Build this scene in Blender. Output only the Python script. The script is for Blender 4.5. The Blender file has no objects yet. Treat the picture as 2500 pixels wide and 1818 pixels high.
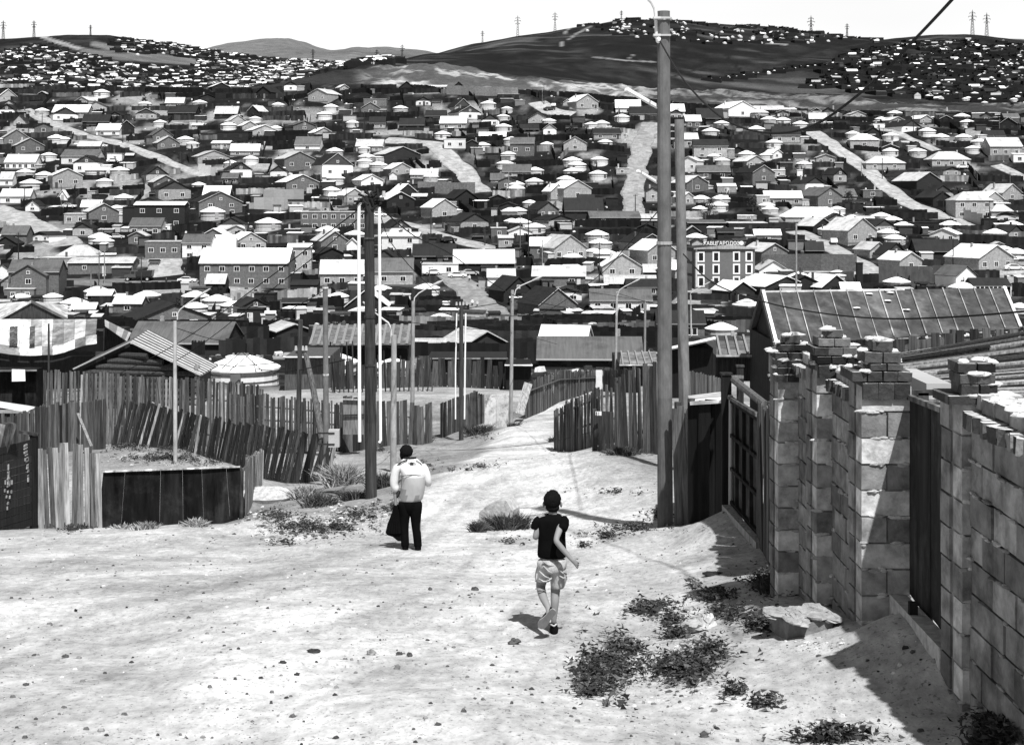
import bpy, math, random
import numpy as np
from mathutils import Vector, Matrix
R = math.radians
random.seed(7); rng = np.random.default_rng(7)
SC = bpy.context.scene; COL = SC.collection
# ------------------------------------------------------------------ camera, sky, sun, exposure
F, HY, CX = 3472.0, 480.0, 1250.0          # focal length in photo pixels, eye-level row, centre column
cam = bpy.data.cameras.new('camera'); co = bpy.data.objects.new('camera', cam); COL.objects.link(co)
cam.sensor_width = 36; cam.sensor_fit = 'HORIZONTAL'; cam.lens = 36 * F / 2500
cam.shift_y = -(909 - HY) / 2500; cam.clip_start = .1; cam.clip_end = 40000
co.location = (0, 0, 0); co.rotation_euler = (R(90), 0, 0); SC.camera = co
SUN_EL, SUN_AZ = R(58), R(161)             # azimuth clockwise from +Y (view direction): from the right, a little behind
w = bpy.data.worlds.new('World'); SC.world = w; w.use_nodes = True
nt = w.node_tree; N = nt.nodes; Lk = nt.links.new
bg = N['Background']
sky = N.new('ShaderNodeTexSky'); sky.sky_type = 'NISHITA'; sky.sun_disc = False
sky.sun_elevation = SUN_EL; sky.sun_rotation = SUN_AZ; sky.dust_density = 2
bw = N.new('ShaderNodeRGBToBW'); Lk(sky.outputs[0], bw.inputs[0])
tc = N.new('ShaderNodeTexCoord'); sx = N.new('ShaderNodeSeparateXYZ'); Lk(tc.outputs['Generated'], sx.inputs[0])
mr = N.new('ShaderNodeMapRange'); mr.inputs[1].default_value = .15; mr.inputs[2].default_value = .30
mr.inputs[3].default_value = 9; mr.inputs[4].default_value = 0.0; Lk(sx.outputs[2], mr.inputs[0])   # bright haze and thin cloud low in the sky
cl = N.new('ShaderNodeTexNoise'); cl.inputs['Scale'].default_value = 3; mp = N.new('ShaderNodeMapping'); mp.inputs['Scale'].default_value = (1, 1, 5)
Lk(tc.outputs['Generated'], mp.inputs[0]); Lk(mp.outputs[0], cl.inputs[0])
cm = N.new('ShaderNodeMath'); cm.operation = 'MULTIPLY_ADD'; cm.inputs[1].default_value = .5; cm.inputs[2].default_value = .75; Lk(cl.outputs[0], cm.inputs[0])
mx = N.new('ShaderNodeMath'); mx.operation = 'MULTIPLY'; Lk(mr.outputs[0], mx.inputs[0]); Lk(cm.outputs[0], mx.inputs[1])
ad = N.new('ShaderNodeMath'); ad.operation = 'ADD'; Lk(bw.outputs[0], ad.inputs[0]); Lk(mx.outputs[0], ad.inputs[1])
Lk(ad.outputs[0], bg.inputs[0]); bg.inputs[1].default_value = .056
sl = bpy.data.lights.new('sun', 'SUN'); sl.energy = 5.0; sl.angle = R(.8); sl.color = (1, 1, 1)
so = bpy.data.objects.new('sun', sl); COL.objects.link(so)
sd = Vector((math.sin(SUN_AZ) * math.cos(SUN_EL), math.cos(SUN_AZ) * math.cos(SUN_EL), math.sin(SUN_EL)))
so.rotation_euler = sd.to_track_quat('Z', 'Y').to_euler(); so.location = (10, -10, 30)
SC.view_settings.view_transform = 'Standard'; SC.view_settings.look = 'None'; SC.view_settings.exposure = .5; SC.view_settings.gamma = 1
SC.render.engine = 'CYCLES'; SC.cycles.max_bounces = 3; SC.cycles.diffuse_bounces = 2; SC.cycles.use_denoising = True
# ------------------------------------------------------------------ helpers
_mats = {}
def mat(name, v=.5, var=.3, scale=(3, 3, 3), rough=.9, bump=0., spec=.2, kind=None, k=None, blotch=0.):
    if name in _mats: return _mats[name]
    m = bpy.data.materials.new(name); m.use_nodes = True; t = m.node_tree; n = t.nodes; L = t.links.new
    b = n['Principled BSDF']; b.inputs['Roughness'].default_value = rough; b.inputs['Specular IOR Level'].default_value = spec
    at = n.new('ShaderNodeAttribute'); at.attribute_name = 'tone'
    g = n.new('ShaderNodeTexCoord'); mp = n.new('ShaderNodeMapping'); mp.inputs['Scale'].default_value = scale; L(g.outputs['Object'], mp.inputs[0])
    no = n.new('ShaderNodeTexNoise'); no.inputs['Scale'].default_value = 1; no.inputs['Detail'].default_value = 6; no.inputs['Roughness'].default_value = .65; L(mp.outputs[0], no.inputs[0])
    r = n.new('ShaderNodeMapRange'); r.inputs[1].default_value = .3; r.inputs[2].default_value = .7; r.inputs[3].default_value = 1 - var; r.inputs[4].default_value = 1 + var; r.clamp = False; L(no.outputs[0], r.inputs[0])
    a = n.new('ShaderNodeMath'); a.operation = 'MULTIPLY'; L(at.outputs['Fac'], a.inputs[0]); L(r.outputs[0], a.inputs[1])
    c = n.new('ShaderNodeMath'); c.operation = 'MULTIPLY'; c.use_clamp = True; L(a.outputs[0], c.inputs[0]); c.inputs[1].default_value = v
    last = c; h = no.outputs[0]
    if blotch:
        n2 = n.new('ShaderNodeTexNoise'); n2.inputs['Scale'].default_value = .9 if not k else k; n2.inputs['Detail'].default_value = 8; n2.inputs['Roughness'].default_value = .7; L(g.outputs['Object'], n2.inputs[0])
        r2 = n.new('ShaderNodeMapRange'); r2.inputs[1].default_value = .48; r2.inputs[2].default_value = .62; r2.inputs[3].default_value = 1; r2.inputs[4].default_value = 1 + blotch; L(n2.outputs[0], r2.inputs[0])
        m2 = n.new('ShaderNodeMath'); m2.operation = 'MULTIPLY'; m2.use_clamp = True; L(last.outputs[0], m2.inputs[0]); L(r2.outputs[0], m2.inputs[1]); last = m2
    if kind == 'brick':
        br = n.new('ShaderNodeTexBrick'); br.inputs['Scale'].default_value = 1; br.inputs['Brick Width'].default_value = .4; br.inputs['Row Height'].default_value = .2; br.inputs['Mortar Size'].default_value = .02
        br.inputs['Color1'].default_value = (1, 1, 1, 1); br.inputs['Color2'].default_value = (.75, .75, .75, 1); br.inputs['Mortar'].default_value = (.45, .45, .45, 1)
        s = n.new('ShaderNodeSeparateXYZ'); cc = n.new('ShaderNodeCombineXYZ'); aa = n.new('ShaderNodeMath'); aa.operation = 'ADD'
        L(g.outputs['Object'], s.inputs[0]); L(s.outputs[0], aa.inputs[0]); L(s.outputs[1], aa.inputs[1]); L(aa.outputs[0], cc.inputs[0]); L(s.outputs[2], cc.inputs[1]); L(cc.outputs[0], br.inputs[0])
        m3 = n.new('ShaderNodeMath'); m3.operation = 'MULTIPLY'; L(last.outputs[0], m3.inputs[0]); L(br.outputs[0], m3.inputs[1]); last = m3
    if kind == 'corr':
        wv = n.new('ShaderNodeTexWave'); wv.wave_type = 'BANDS'; wv.bands_direction = 'X'; wv.inputs['Scale'].default_value = k or 3; wv.inputs['Distortion'].default_value = .1; L(g.outputs['Object'], wv.inputs[0]); h = wv.outputs[1]
    L(last.outputs[0], b.inputs['Base Color'])
    if bump:
        bp = n.new('ShaderNodeBump'); bp.inputs['Strength'].default_value = bump; bp.inputs['Distance'].default_value = .02; L(h, bp.inputs['Height']); L(bp.outputs[0], b.inputs['Normal'])
    _mats[name] = m; return m
class MB:
    def __init__(s): s.v = []; s.f = []; s.t = []
    def poly(s, pts, tone=1.):
        i = len(s.v); s.v += [tuple(p) for p in pts]; s.f.append(tuple(range(i, i + len(pts)))); s.t.append(tone)
    def box(s, c, d, tone=1., M=None, top=None, taper=1.):
        hx, hy, hz = d[0] / 2, d[1] / 2, d[2] / 2; i = len(s.v)
        P = [(x * hx * (taper if z > 0 else 1), y * hy * (taper if z > 0 else 1), z * hz) for z in (-1, 1) for y in (-1, 1) for x in (-1, 1)]
        if M is not None: P = [tuple(M @ Vector(p)) for p in P]
        s.v += [(p[0] + c[0], p[1] + c[1], p[2] + c[2]) for p in P]
        s.f += [(i, i+2, i+3, i+1), (i+4, i+5, i+7, i+6), (i, i+1, i+5, i+4), (i+2, i+6, i+7, i+3), (i, i+4, i+6, i+2), (i+1, i+3, i+7, i+5)]
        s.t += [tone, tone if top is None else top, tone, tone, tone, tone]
    def bar(s, a, b, wd, th=None, tone=1., up=(0, 0, 1)):
        a = Vector(a); b = Vector(b); d = b - a; L = d.length
        if L < 1e-6: return
        z = d / L; u = Vector(up)
        if abs(z.dot(u)) > .95: u = Vector((0, 1, 0))
        x = u.cross(z).normalized(); y = z.cross(x); M = Matrix((x, y, z)).transposed()
        s.box((a + b) / 2, (wd, th or wd, L), tone, M)
    def tube(s, pts, r, n=8, tone=1., cap=True, tones=None):
        pts = [Vector(p) for p in pts]; m = len(pts); rr = r if isinstance(r, (list, tuple)) else [r] * m; base = len(s.v); px = None
        for k in range(m):
            d = (pts[min(k+1, m-1)] - pts[max(k-1, 0)]).normalized()
            if px is None:
                px = d.orthogonal().normalized()
                if abs(d.z) > .7: px = (Vector((1, 0, 0)) - d * d.x).normalized()
            x = (px - d * px.dot(d)).normalized(); px = x; y = d.cross(x)
            for j in range(n):
                a = 2 * math.pi * j / n; s.v.append(tuple(pts[k] + (x * math.cos(a) + y * math.sin(a)) * rr[k]))
        for k in range(m - 1):
            for j in range(n):
                a = base + k * n + j; b = base + k * n + (j + 1) % n; s.f.append((a, b, b + n, a + n)); s.t.append(tone if tones is None else tones[k])
        if cap:
            s.f.append(tuple(base + j for j in range(n))[::-1]); s.t.append(tone); s.f.append(tuple(base + (m-1) * n + j for j in range(n))); s.t.append(tone)
    def loft(s, rings, n=16, tone=1., wr=0., cap=True):       # rings of (x, y, z, rx, ry[, tiltx])
        base = len(s.v)
        for k, q in enumerate(rings):
            tl = q[5] if len(q) > 5 else 0
            for j in range(n):
                a = 2 * math.pi * j / n; f = 1 + wr * (random.random() - .5)
                s.v.append((q[0] + q[3] * f * math.cos(a), q[1] + q[4] * f * math.sin(a), q[2] + tl * math.cos(a)))
        for k in range(len(rings) - 1):
            for j in range(n):
                a = base + k * n + j; b = base + k * n + (j + 1) % n; s.f.append((a, b, b + n, a + n)); s.t.append(tone)
        if cap:
            s.f.append(tuple(base + j for j in range(n))[::-1]); s.t.append(tone); s.f.append(tuple(base + (len(rings)-1) * n + j for j in range(n))); s.t.append(tone)
    def prism(s, prof, a, b, axis='y', tone=1., end=None):     # closed 2-D profile pushed along an axis
        i = len(s.v); n = len(prof)
        for q in (a, b):
            for p in prof: s.v.append((p[0], q, p[1]) if axis == 'y' else (q, p[0], p[1]))
        for j in range(n):
            k = (j + 1) % n; s.f.append((i+j, i+k, i+n+k, i+n+j)); s.t.append(tone)
        e = tone if end is None else end
        s.f.append(tuple(range(i, i+n))[::-1]); s.t.append(e); s.f.append(tuple(range(i+n, i+2*n))); s.t.append(e)
    def sphere(s, c, r, n=10, m=7, tone=1., jit=0.):
        rx, ry, rz = r if isinstance(r, (list, tuple)) else (r, r, r); base = len(s.v)
        for k in range(m + 1):
            ph = math.pi * (k / m) ; zz = -math.cos(ph); q = max(math.sin(ph), .02)
            for j in range(n):
                a = 2 * math.pi * j / n; f = 1 + jit * (random.random() - .5)
                s.v.append((c[0] + rx * q * f * math.cos(a), c[1] + ry * q * f * math.sin(a), c[2] + rz * zz * f))
        for k in range(m):
            for j in range(n):
                a = base + k * n + j; b = base + k * n + (j + 1) % n; s.f.append((a, b, b + n, a + n)); s.t.append(tone)
    def build(s, name, m, parent=None, origin=(0, 0, 0), smooth=False, sub=0):
        me = bpy.data.meshes.new(name); v = np.array(s.v, dtype=float) - np.array(origin)
        me.from_pydata(v.tolist(), [], s.f)
        at = me.attributes.new('tone', 'FLOAT', 'FACE'); at.data.foreach_set('value', np.array(s.t, dtype=np.float32))
        me.materials.append(m)
        if smooth: me.polygons.foreach_set('use_smooth', [True] * len(me.polygons))
        me.update(); o = bpy.data.objects.new(name, me); COL.objects.link(o)
        if parent is not None: o.parent = parent
        if sub:
            md = o.modifiers.new('subdivision', 'SUBSURF'); md.levels = sub; md.render_levels = sub
        return o
def tag(o, label, cat, group=None, kind=None):
    if label: o['label'] = label
    if cat: o['category'] = cat
    if group: o['group'] = group
    if kind: o['kind'] = kind
    return o
def thing(name, label, cat, loc=(0, 0, 0), rz=0, group=None):
    o = bpy.data.objects.new(name, None); COL.objects.link(o); o.location = loc; o.rotation_euler = (0, 0, rz); o.empty_display_size = .3
    return tag(o, label, cat, group)
AUTO = []                                   # things whose label is finished once all stand
def auto(o, base, cat, px, py, group): tag(o, None, cat, group); AUTO.append((o, base, px, py)); return o
def copy_tree(o, parent=None):
    c = o.copy(); COL.objects.link(c); c.parent = parent
    for ch in o.children: copy_tree(ch, c)
    return c
def P3(px, py, D): return Vector(((px - CX) / F * D, D, -(py - HY) / F * D))
# ------------------------------------------------------------------ terrain
def vnoise(x, y, seed=0):
    xi = np.floor(x).astype(np.int64); yi = np.floor(y).astype(np.int64); fx = x - xi; fy = y - yi; fx = fx*fx*(3-2*fx); fy = fy*fy*(3-2*fy)
    def h(a, b):
        n = (a * 374761393 + b * 668265263 + seed * 1442695041) & 0xffffffff; n = ((n ^ (n >> 13)) * 1274126177) & 0xffffffff
        return ((n ^ (n >> 16)) & 0xffff) / 65535.
    return (h(xi, yi)*(1-fx) + h(xi+1, yi)*fx)*(1-fy) + (h(xi, yi+1)*(1-fx) + h(xi+1, yi+1)*fx)*fy
def fbm(x, y, s, seed=0, o=4):
    r = 0.; a = 1.; t = 0.
    for k in range(o): r = r + a * vnoise(x / s * 2**k, y / s * 2**k, seed + k); t += a; a *= .5
    return r / t
ZR = [(1.5, [(0, -2.13)]), (5, [(0, -2.71), (2400, -2.68)]), (9, [(1700, -3.37), (2100, -3.3), (2345, -3.22), (2500, -3.15)]), (11.3, [(1600, -3.76), (1900, -3.55), (2102, -3.37), (2400, -3.3)]),
 (13.4, [(1500, -4.1), (1700, -4.0), (1900, -3.73), (2300, -3.6)]), (16, [(1400, -4.54), (1700, -4.4), (1885, -4.2), (2200, -4.1)]), (18.6, [(1400, -4.97), (1650, -4.8), (1860, -4.48), (2100, -4.4)]),
 (21.3, [(1300, -5.42), (1640, -5.1), (1785, -4.65), (2000, -4.6)]), (23.5, [(1300, -5.78), (1625, -5.4), (1760, -5.28), (1900, -5.1)]), (28, [(0, -6.6), (900, -6.4), (1300, -6.3), (1600, -5.8), (1800, -5.7)]),
 (33, [(0, -7.75), (550, -7.6), (700, -7.2), (900, -7.0), (1250, -6.55), (1500, -6.2), (1700, -6.2)]), (36.5, [(0, -7.4), (550, -7.35), (640, -7.7), (700, -7.7), (900, -7.5), (1200, -6.85), (1450, -6.5), (1700, -6.4)]), (41, [(0, -7.5), (450, -7.6), (560, -7.9), (640, -8.3), (700, -8.5), (800, -8.3), (950, -8.1), (1200, -7.5), (1350, -7.5), (1500, -7.1), (1700, -6.9)]),
 (47, [(0, -8.3), (300, -8.2), (450, -8.4), (560, -8.8), (640, -9.1), (740, -9.2), (960, -9.0), (1200, -8.4), (1400, -8.3), (1700, -7.8)]), (58, [(0, -10.6), (300, -10.4), (600, -10.6), (1000, -10.1), (1130, -10.2), (1250, -9.5), (1500, -9.4), (1700, -9.0)]),
 (70, [(0, -12.2), (1000, -11.5), (1250, -11.2), (1700, -10.4)]), (85, [(0, -13), (1000, -12), (1430, -12), (1700, -11.5)]), (105, [(0, -14), (1250, -13.6)]), (150, [(0, -17.3)]), (200, [(0, -20)]), (250, [(0, -23)]), (295, [(0, -25.9), (2500, -24.5)])]
PR = [(320, [(0, 742), (1250, 735), (2500, 690)]), (350, [(0, 684), (1250, 670), (2500, 626)]), (380, [(0, 605), (1250, 605), (2500, 570)]), (410, [(0, 548)]), (440, [(0, 490)]), (470, [(0, 425)]), (500, [(0, 355)]), (540, [(0, 290), (2500, 300)]),
 (570, [(0, 232), (600, 240), (900, 228), (1250, 228), (1650, 262), (2000, 280), (2500, 288)]), (600, [(0, 212), (400, 212), (620, 215), (760, 200), (900, 200), (1138, 225), (1385, 232), (1650, 255), (2000, 276), (2500, 284)]),
 (720, [(0, 232), (600, 228), (760, 190), (925, 158), (1000, 155), (1138, 172), (1385, 205), (1500, 215), (1666, 232), (2000, 240), (2300, 255), (2500, 258)]),
 (1000, [(0, 236), (600, 225), (760, 188), (900, 148), (1138, 160), (1400, 185), (1666, 210), (2000, 226), (2300, 238), (2500, 248)]),
 (1300, [(0, 222), (400, 222), (700, 205), (850, 172), (900, 140), (1100, 128), (1400, 150), (1700, 185), (2000, 204), (2200, 208), (2500, 225)]),
 (1700, [(0, 180), (300, 180), (600, 188), (800, 172), (900, 150), (1036, 118), (1267, 95), (1500, 105), (1700, 135), (1900, 152), (2100, 145), (2500, 168)]),
 (2100, [(0, 130), (200, 125), (400, 148), (600, 165), (800, 158), (940, 142), (1036, 127), (1150, 96), (1267, 78), (1450, 72), (1650, 80), (1900, 95), (2200, 105), (2500, 125)]),
 (2500, [(-600, 95), (0, 88), (120, 80), (165, 76), (265, 76), (460, 109), (660, 137), (800, 145), (940, 142), (1036, 134), (1150, 98), (1267, 76), (1420, 56), (1550, 45), (1650, 45), (1870, 56), (2060, 75), (2200, 80), (2350, 78), (2500, 92), (3200, 120)]),
 (2900, [(0, 125), (165, 115), (460, 132), (660, 148), (940, 150), (1267, 120), (1500, 90), (1900, 95), (2500, 125)]), (4000, [(0, 150)]),
 (6000, [(0, 150), (500, 122), (550, 107), (600, 103), (690, 97), (740, 103), (800, 121), (833, 120), (870, 110), (893, 117), (907, 114), (955, 112), (1017, 116), (1046, 121), (1200, 140), (2300, 140), (2430, 86), (2600, 90), (3000, 130)]), (9000, [(0, 160)]), (14000, [(0, 168)])]
rows = [(D, [(p, -z / D * F) for p, z in r]) for D, r in ZR] + [(D, [(p, y - HY) for p, y in r]) for D, r in PR]
gu = np.concatenate([np.linspace(-2.2, -.5, 35)[:-1], np.linspace(-.5, .5, 401), np.linspace(.5, 2.2, 35)[1:]])
def seg(a, b, n): return np.linspace(math.log(a), math.log(b), n, endpoint=False)
gl = np.concatenate([seg(1.5, 7, 50), seg(7, 30, 240), seg(30, 100, 130), seg(100, 250, 50), seg(250, 620, 150), seg(620, 2600, 140), seg(2600, 14000, 60), [math.log(14000)]])
kl = np.array([math.log(D) for D, r in rows]); K = np.array([np.interp(gu * F + CX, [q[0] for q in r], [q[1] for q in r]) for D, r in rows])
for _ in range(2): K[:, 1:-1] = (K[:, :-2] + 2 * K[:, 1:-1] + K[:, 2:]) / 4
def pchip(x, y, q):
    h = np.diff(x)[:, None]; d = np.diff(y, axis=0) / h; m = np.zeros_like(y); m[0] = d[0]; m[-1] = d[-1]
    w1 = 2*h[1:] + h[:-1]; w2 = h[1:] + 2*h[:-1]
    with np.errstate(divide='ignore', invalid='ignore'): hm = (w1 + w2) / (w1 / d[:-1] + w2 / d[1:])
    m[1:-1] = np.where(d[:-1] * d[1:] > 0, hm, 0)
    i = np.clip(np.searchsorted(x, q, side='right') - 1, 0, len(x) - 2); t = ((q - x[i]) / h[i, 0])[:, None]; hh = h[i]
    return (2*t**3-3*t**2+1)*y[i] + (t**3-2*t**2+t)*hh*m[i] + (-2*t**3+3*t**2)*y[i+1] + (t**3-t**2)*hh*m[i+1]
T = pchip(kl, K, gl)
U, LD = np.meshgrid(gu, gl); DD = np.exp(LD); XX = U * DD; ZZ = -T * DD / F
def sm(a, b, x): t = np.clip((x - a) / (b - a), 0, 1); return t*t*(3-2*t)
def bumps(x, d):
    near = 1 - sm(50, 90, d); mid = sm(50, 90, d) * (1 - sm(560, 640, d)); far = sm(760, 1100, d)
    q = sm(585, 640, d) * (1 - sm(760, 1000, d))
    rut = -np.abs(fbm(x * .9 + d * .25, d * .25, 1.6, 5, 2) - .5) * .10
    return near * ((fbm(x, d, 2.2, 1, 4) - .5) * .22 + rut + (fbm(x, d, .25, 9, 2) - .5) * .02 + .17 * sm(2.4, 2.95, x) * (1 - sm(10.8, 11.25, d)) * sm(9.0, 9.6, d)) + mid * (fbm(x, d, 18, 3, 3) - .5) * 1.2 + q * ((fbm(x, d * .5, 30, 4, 5) - .5) * 9 - np.abs(fbm(x * 1.3, d * .3, 14, 14, 3) - .5) * 6) + far * ((fbm(x, d * .45, 260, 6, 5) - .5) * 26 - np.abs(fbm(x, d * .4, 420, 8, 3) - .5) * 30)
ZZ = ZZ + bumps(XX, DD) * np.where(DD > 4000, 2.2, 1)
def H(x, y):
    d = max(y, 1.6); l = math.log(d); u = x / d
    i = min(max(int(np.searchsorted(gl, l)) - 1, 0), len(gl) - 2); j = min(max(int(np.searchsorted(gu, u)) - 1, 0), len(gu) - 2)
    a = (l - gl[i]) / (gl[i+1] - gl[i]); b = min(max((u - gu[j]) / (gu[j+1] - gu[j]), 0), 1)
    return float((ZZ[i, j]*(1-b) + ZZ[i, j+1]*b)*(1-a) + (ZZ[i+1, j]*(1-b) + ZZ[i+1, j+1]*b)*a)
def gp(px, py, Dmin=3, Dmax=2600):          # where the sight line meets the ground
    u = (px - CX) / F; k = -(py - HY) / F; D = Dmin; pz = k * D - H(u * D, D); st = 1.006
    while D < Dmax:
        D2 = D * st; q = k * D2 - H(u * D2, D2)
        if q <= 0 and pz > 0:
            t = pz / (pz - q); D = D + (D2 - D) * t; return Vector((u * D, D, H(u * D, D)))
        D, pz = D2, q
    return Vector((u * Dmax, Dmax, H(u * Dmax, Dmax)))
def on(x, y): return Vector((x, y, H(x, y)))
PX = U * F + CX; PY = HY - ZZ / DD * F
def dline(pts):                              # distance of every vertex from a line of the plan, in photo pixels
    best = np.full(PX.shape, 1e9)
    for (x0, y0), (x1, y1) in zip(pts[:-1], pts[1:]):
        dx, dy = x1 - x0, y1 - y0; t = np.clip(((PX - x0)*dx + (PY - y0)*dy) / (dx*dx + dy*dy), 0, 1); best = np.minimum(best, np.hypot(PX - x0 - t*dx, PY - y0 - t*dy))
    return best
# albedo of the bare ground, yards, quarry bank and hills
n1 = fbm(XX, DD, 5, 11); n2 = fbm(XX, DD, 14, 12); n3 = fbm(XX, DD, 60, 13); n4 = fbm(XX, DD * .5, 9, 14)
near = .54 + (n1 - .5) * .36 + (n4 - .5) * .24 + (fbm(XX, DD * .7, .9, 61, 4) - .5) * .34
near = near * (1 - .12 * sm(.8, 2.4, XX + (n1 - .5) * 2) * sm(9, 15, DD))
rdx = np.interp(DD, [5, 13, 20, 26, 33, 40, 50, 60, 75, 95], [-1.5, -.5, -.2, -.1, .3, .2, .3, .6, 2.0, 3.6]); rdw = np.interp(DD, [5, 20, 30, 45, 95], [5, 3.2, 2.6, 1.3, 1.6])
onroad = 1 - sm(.75, 1.25, np.abs(XX - rdx + (n1 - .5)) / rdw)
flat = (1 - sm(27, 31, DD)) * (1 - sm(1.0, 3.0, XX - .02 * DD))
onroad = np.maximum(onroad, flat)
off = .30 + (n1 - .5) * .35
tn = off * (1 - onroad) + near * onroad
tn = np.where((DD > 78) & (DD < 100) & (PX < 1150) & (PX > 600), .30 + (n1 - .5) * .2, tn)
vil = .014 + np.clip((n2 - .60) * 2.6, 0, .24) + np.clip(n1 - .58, 0, 1) * .3
tn = tn * (1 - sm(95, 110, DD)) + vil * sm(95, 110, DD)
qn = .05 + sm(.42, .56, fbm(XX, DD * .6, 26, 21, 5)) * sm(.36, .52, fbm(XX * 1.5, DD * .5, 7, 22, 4)) * .32 + .035
qn = qn * (1 - .5 * sm(1450, 1650, PX)); quar = qn * sm(850, 960, PX) + .03 * (1 - sm(850, 960, PX))
tn = tn * (1 - sm(585, 600, DD)) + quar * sm(585, 600, DD)
hill = .016 + (fbm(XX, DD * .4, 150, 31, 5) - .5) * .045 + (fbm(XX, DD * .3, 14, 36, 4) - .5) * .04 + sm(.6, .75, fbm(XX * .6, DD, 60, 33, 3)) * .05
tn = tn * (1 - sm(760, 860, DD + (n3 - .5) * 160)) + hill * sm(760, 860, DD + (n3 - .5) * 160)
def track(pts, wpx, v, lo, hi):
    global tn
    m = (1 - sm(wpx * .5, wpx, dline(pts))) * ((DD > lo) & (DD < hi)); tn = tn * (1 - m) + v * m
track([(95, 86), (130, 100), (190, 118), (250, 132), (330, 145), (475, 151)], 5, .30, 1200, 2600)
track([(230, 108), (300, 122), (360, 135), (470, 149)], 9, .16, 1200, 2600)
track([(200, 125), (290, 138), (480, 153)], 10, .13, 1200, 2600)
track([(1392, 66), (1378, 82), (1375, 100), (1370, 112)], 3, .22, 1000, 2600)
track([(1440, 66), (1405, 84), (1390, 96)], 3, .18, 1000, 2600)
track([(1450, 140), (1530, 148), (1600, 152)], 2, .2, 1000, 2600); track([(1545, 135), (1530, 148)], 2, .2, 1000, 2600)
track([(1761, 120), (1790, 155), (1810, 175)], 5, .012, 800, 2600)
track([(1600, 200), (1720, 165), (1810, 182), (2030, 120), (2120, 105)], 2.5, .02, 800, 2600)
track([(1870, 105), (1925, 110)], 2, .25, 1000, 2600); track([(2110, 145), (2122, 130)], 5, .16, 1000, 2600); track([(2440, 215), (2495, 165)], 5, .2, 800, 2600)
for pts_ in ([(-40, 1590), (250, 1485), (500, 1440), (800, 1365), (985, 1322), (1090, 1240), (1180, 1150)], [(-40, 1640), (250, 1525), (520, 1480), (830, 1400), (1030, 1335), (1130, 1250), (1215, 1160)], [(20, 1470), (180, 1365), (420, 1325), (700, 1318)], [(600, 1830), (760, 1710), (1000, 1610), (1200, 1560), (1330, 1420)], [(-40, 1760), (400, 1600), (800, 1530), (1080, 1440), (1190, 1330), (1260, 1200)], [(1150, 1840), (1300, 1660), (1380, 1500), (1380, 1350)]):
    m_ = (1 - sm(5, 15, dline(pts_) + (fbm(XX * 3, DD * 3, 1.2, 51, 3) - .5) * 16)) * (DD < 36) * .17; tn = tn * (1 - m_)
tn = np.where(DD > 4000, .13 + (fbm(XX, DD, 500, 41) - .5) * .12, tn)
tn = np.clip(tn, .012, .62)
nr, nc = XX.shape
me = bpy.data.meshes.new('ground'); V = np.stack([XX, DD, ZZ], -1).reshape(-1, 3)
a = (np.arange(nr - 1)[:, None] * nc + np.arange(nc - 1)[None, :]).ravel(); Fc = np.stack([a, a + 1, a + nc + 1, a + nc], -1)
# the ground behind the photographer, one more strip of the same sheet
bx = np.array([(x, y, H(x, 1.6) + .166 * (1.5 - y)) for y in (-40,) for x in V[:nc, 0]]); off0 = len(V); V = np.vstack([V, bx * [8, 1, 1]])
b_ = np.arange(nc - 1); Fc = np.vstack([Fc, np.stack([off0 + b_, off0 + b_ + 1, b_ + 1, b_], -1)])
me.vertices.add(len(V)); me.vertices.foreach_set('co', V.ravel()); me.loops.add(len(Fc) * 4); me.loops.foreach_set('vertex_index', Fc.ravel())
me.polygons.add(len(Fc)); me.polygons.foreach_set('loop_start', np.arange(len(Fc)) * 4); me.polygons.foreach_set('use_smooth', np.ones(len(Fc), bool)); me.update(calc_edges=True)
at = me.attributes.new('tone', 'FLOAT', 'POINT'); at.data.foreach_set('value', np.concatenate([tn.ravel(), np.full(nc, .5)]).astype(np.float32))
gm = bpy.data.materials.new('ground'); gm.use_nodes = True; t_ = gm.node_tree; n_ = t_.nodes; L_ = t_.links.new; b = n_['Principled BSDF']; b.inputs['Roughness'].default_value = 1; b.inputs['Specular IOR Level'].default_value = .05
geo = n_.new('ShaderNodeNewGeometry'); at = n_.new('ShaderNodeAttribute'); at.attribute_name = 'tone'; cur = at.outputs['Fac']
def nmul(cur, scale, lo, hi, a0=.3, a1=.7, sc=(1, 1, 1), detail=5, rot=0):
    mp = n_.new('ShaderNodeMapping'); mp.inputs['Scale'].default_value = sc; mp.inputs['Rotation'].default_value = (0, 0, rot); L_(geo.outputs['Position'], mp.inputs[0]); no = n_.new('ShaderNodeTexNoise'); no.inputs['Scale'].default_value = scale; no.inputs['Detail'].default_value = detail; no.inputs['Roughness'].default_value = .7
    L_(mp.outputs[0], no.inputs[0]); r = n_.new('ShaderNodeMapRange'); r.inputs[1].default_value = a0; r.inputs[2].default_value = a1; r.inputs[3].default_value = lo; r.inputs[4].default_value = hi; L_(no.outputs[0], r.inputs[0])
    m = n_.new('ShaderNodeMath'); m.operation = 'MULTIPLY'; L_(cur, m.inputs[0]); L_(r.outputs[0], m.inputs[1]); return m.outputs[0], no.outputs[0]
cur, _ = nmul(cur, .25, .75, 1.2); cur, _ = nmul(cur, 1.0, .88, 1.08, sc=(.5, 2.4, 1), rot=-.35); cur, _ = nmul(cur, .6, .78, 1.1, .40, .62, sc=(1, 1, 1), detail=9); cur, _ = nmul(cur, 1.7, .8, 1.15, sc=(1, .35, 1)); cur, nf = nmul(cur, 9, .62, 1.24, sc=(1, .5, 1), detail=10); cur, _ = nmul(cur, .02, .7, 1.4)
cur, ns = nmul(cur, 26, .45, 1.0, .30, .42, sc=(1, .7, 1), detail=2)
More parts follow.
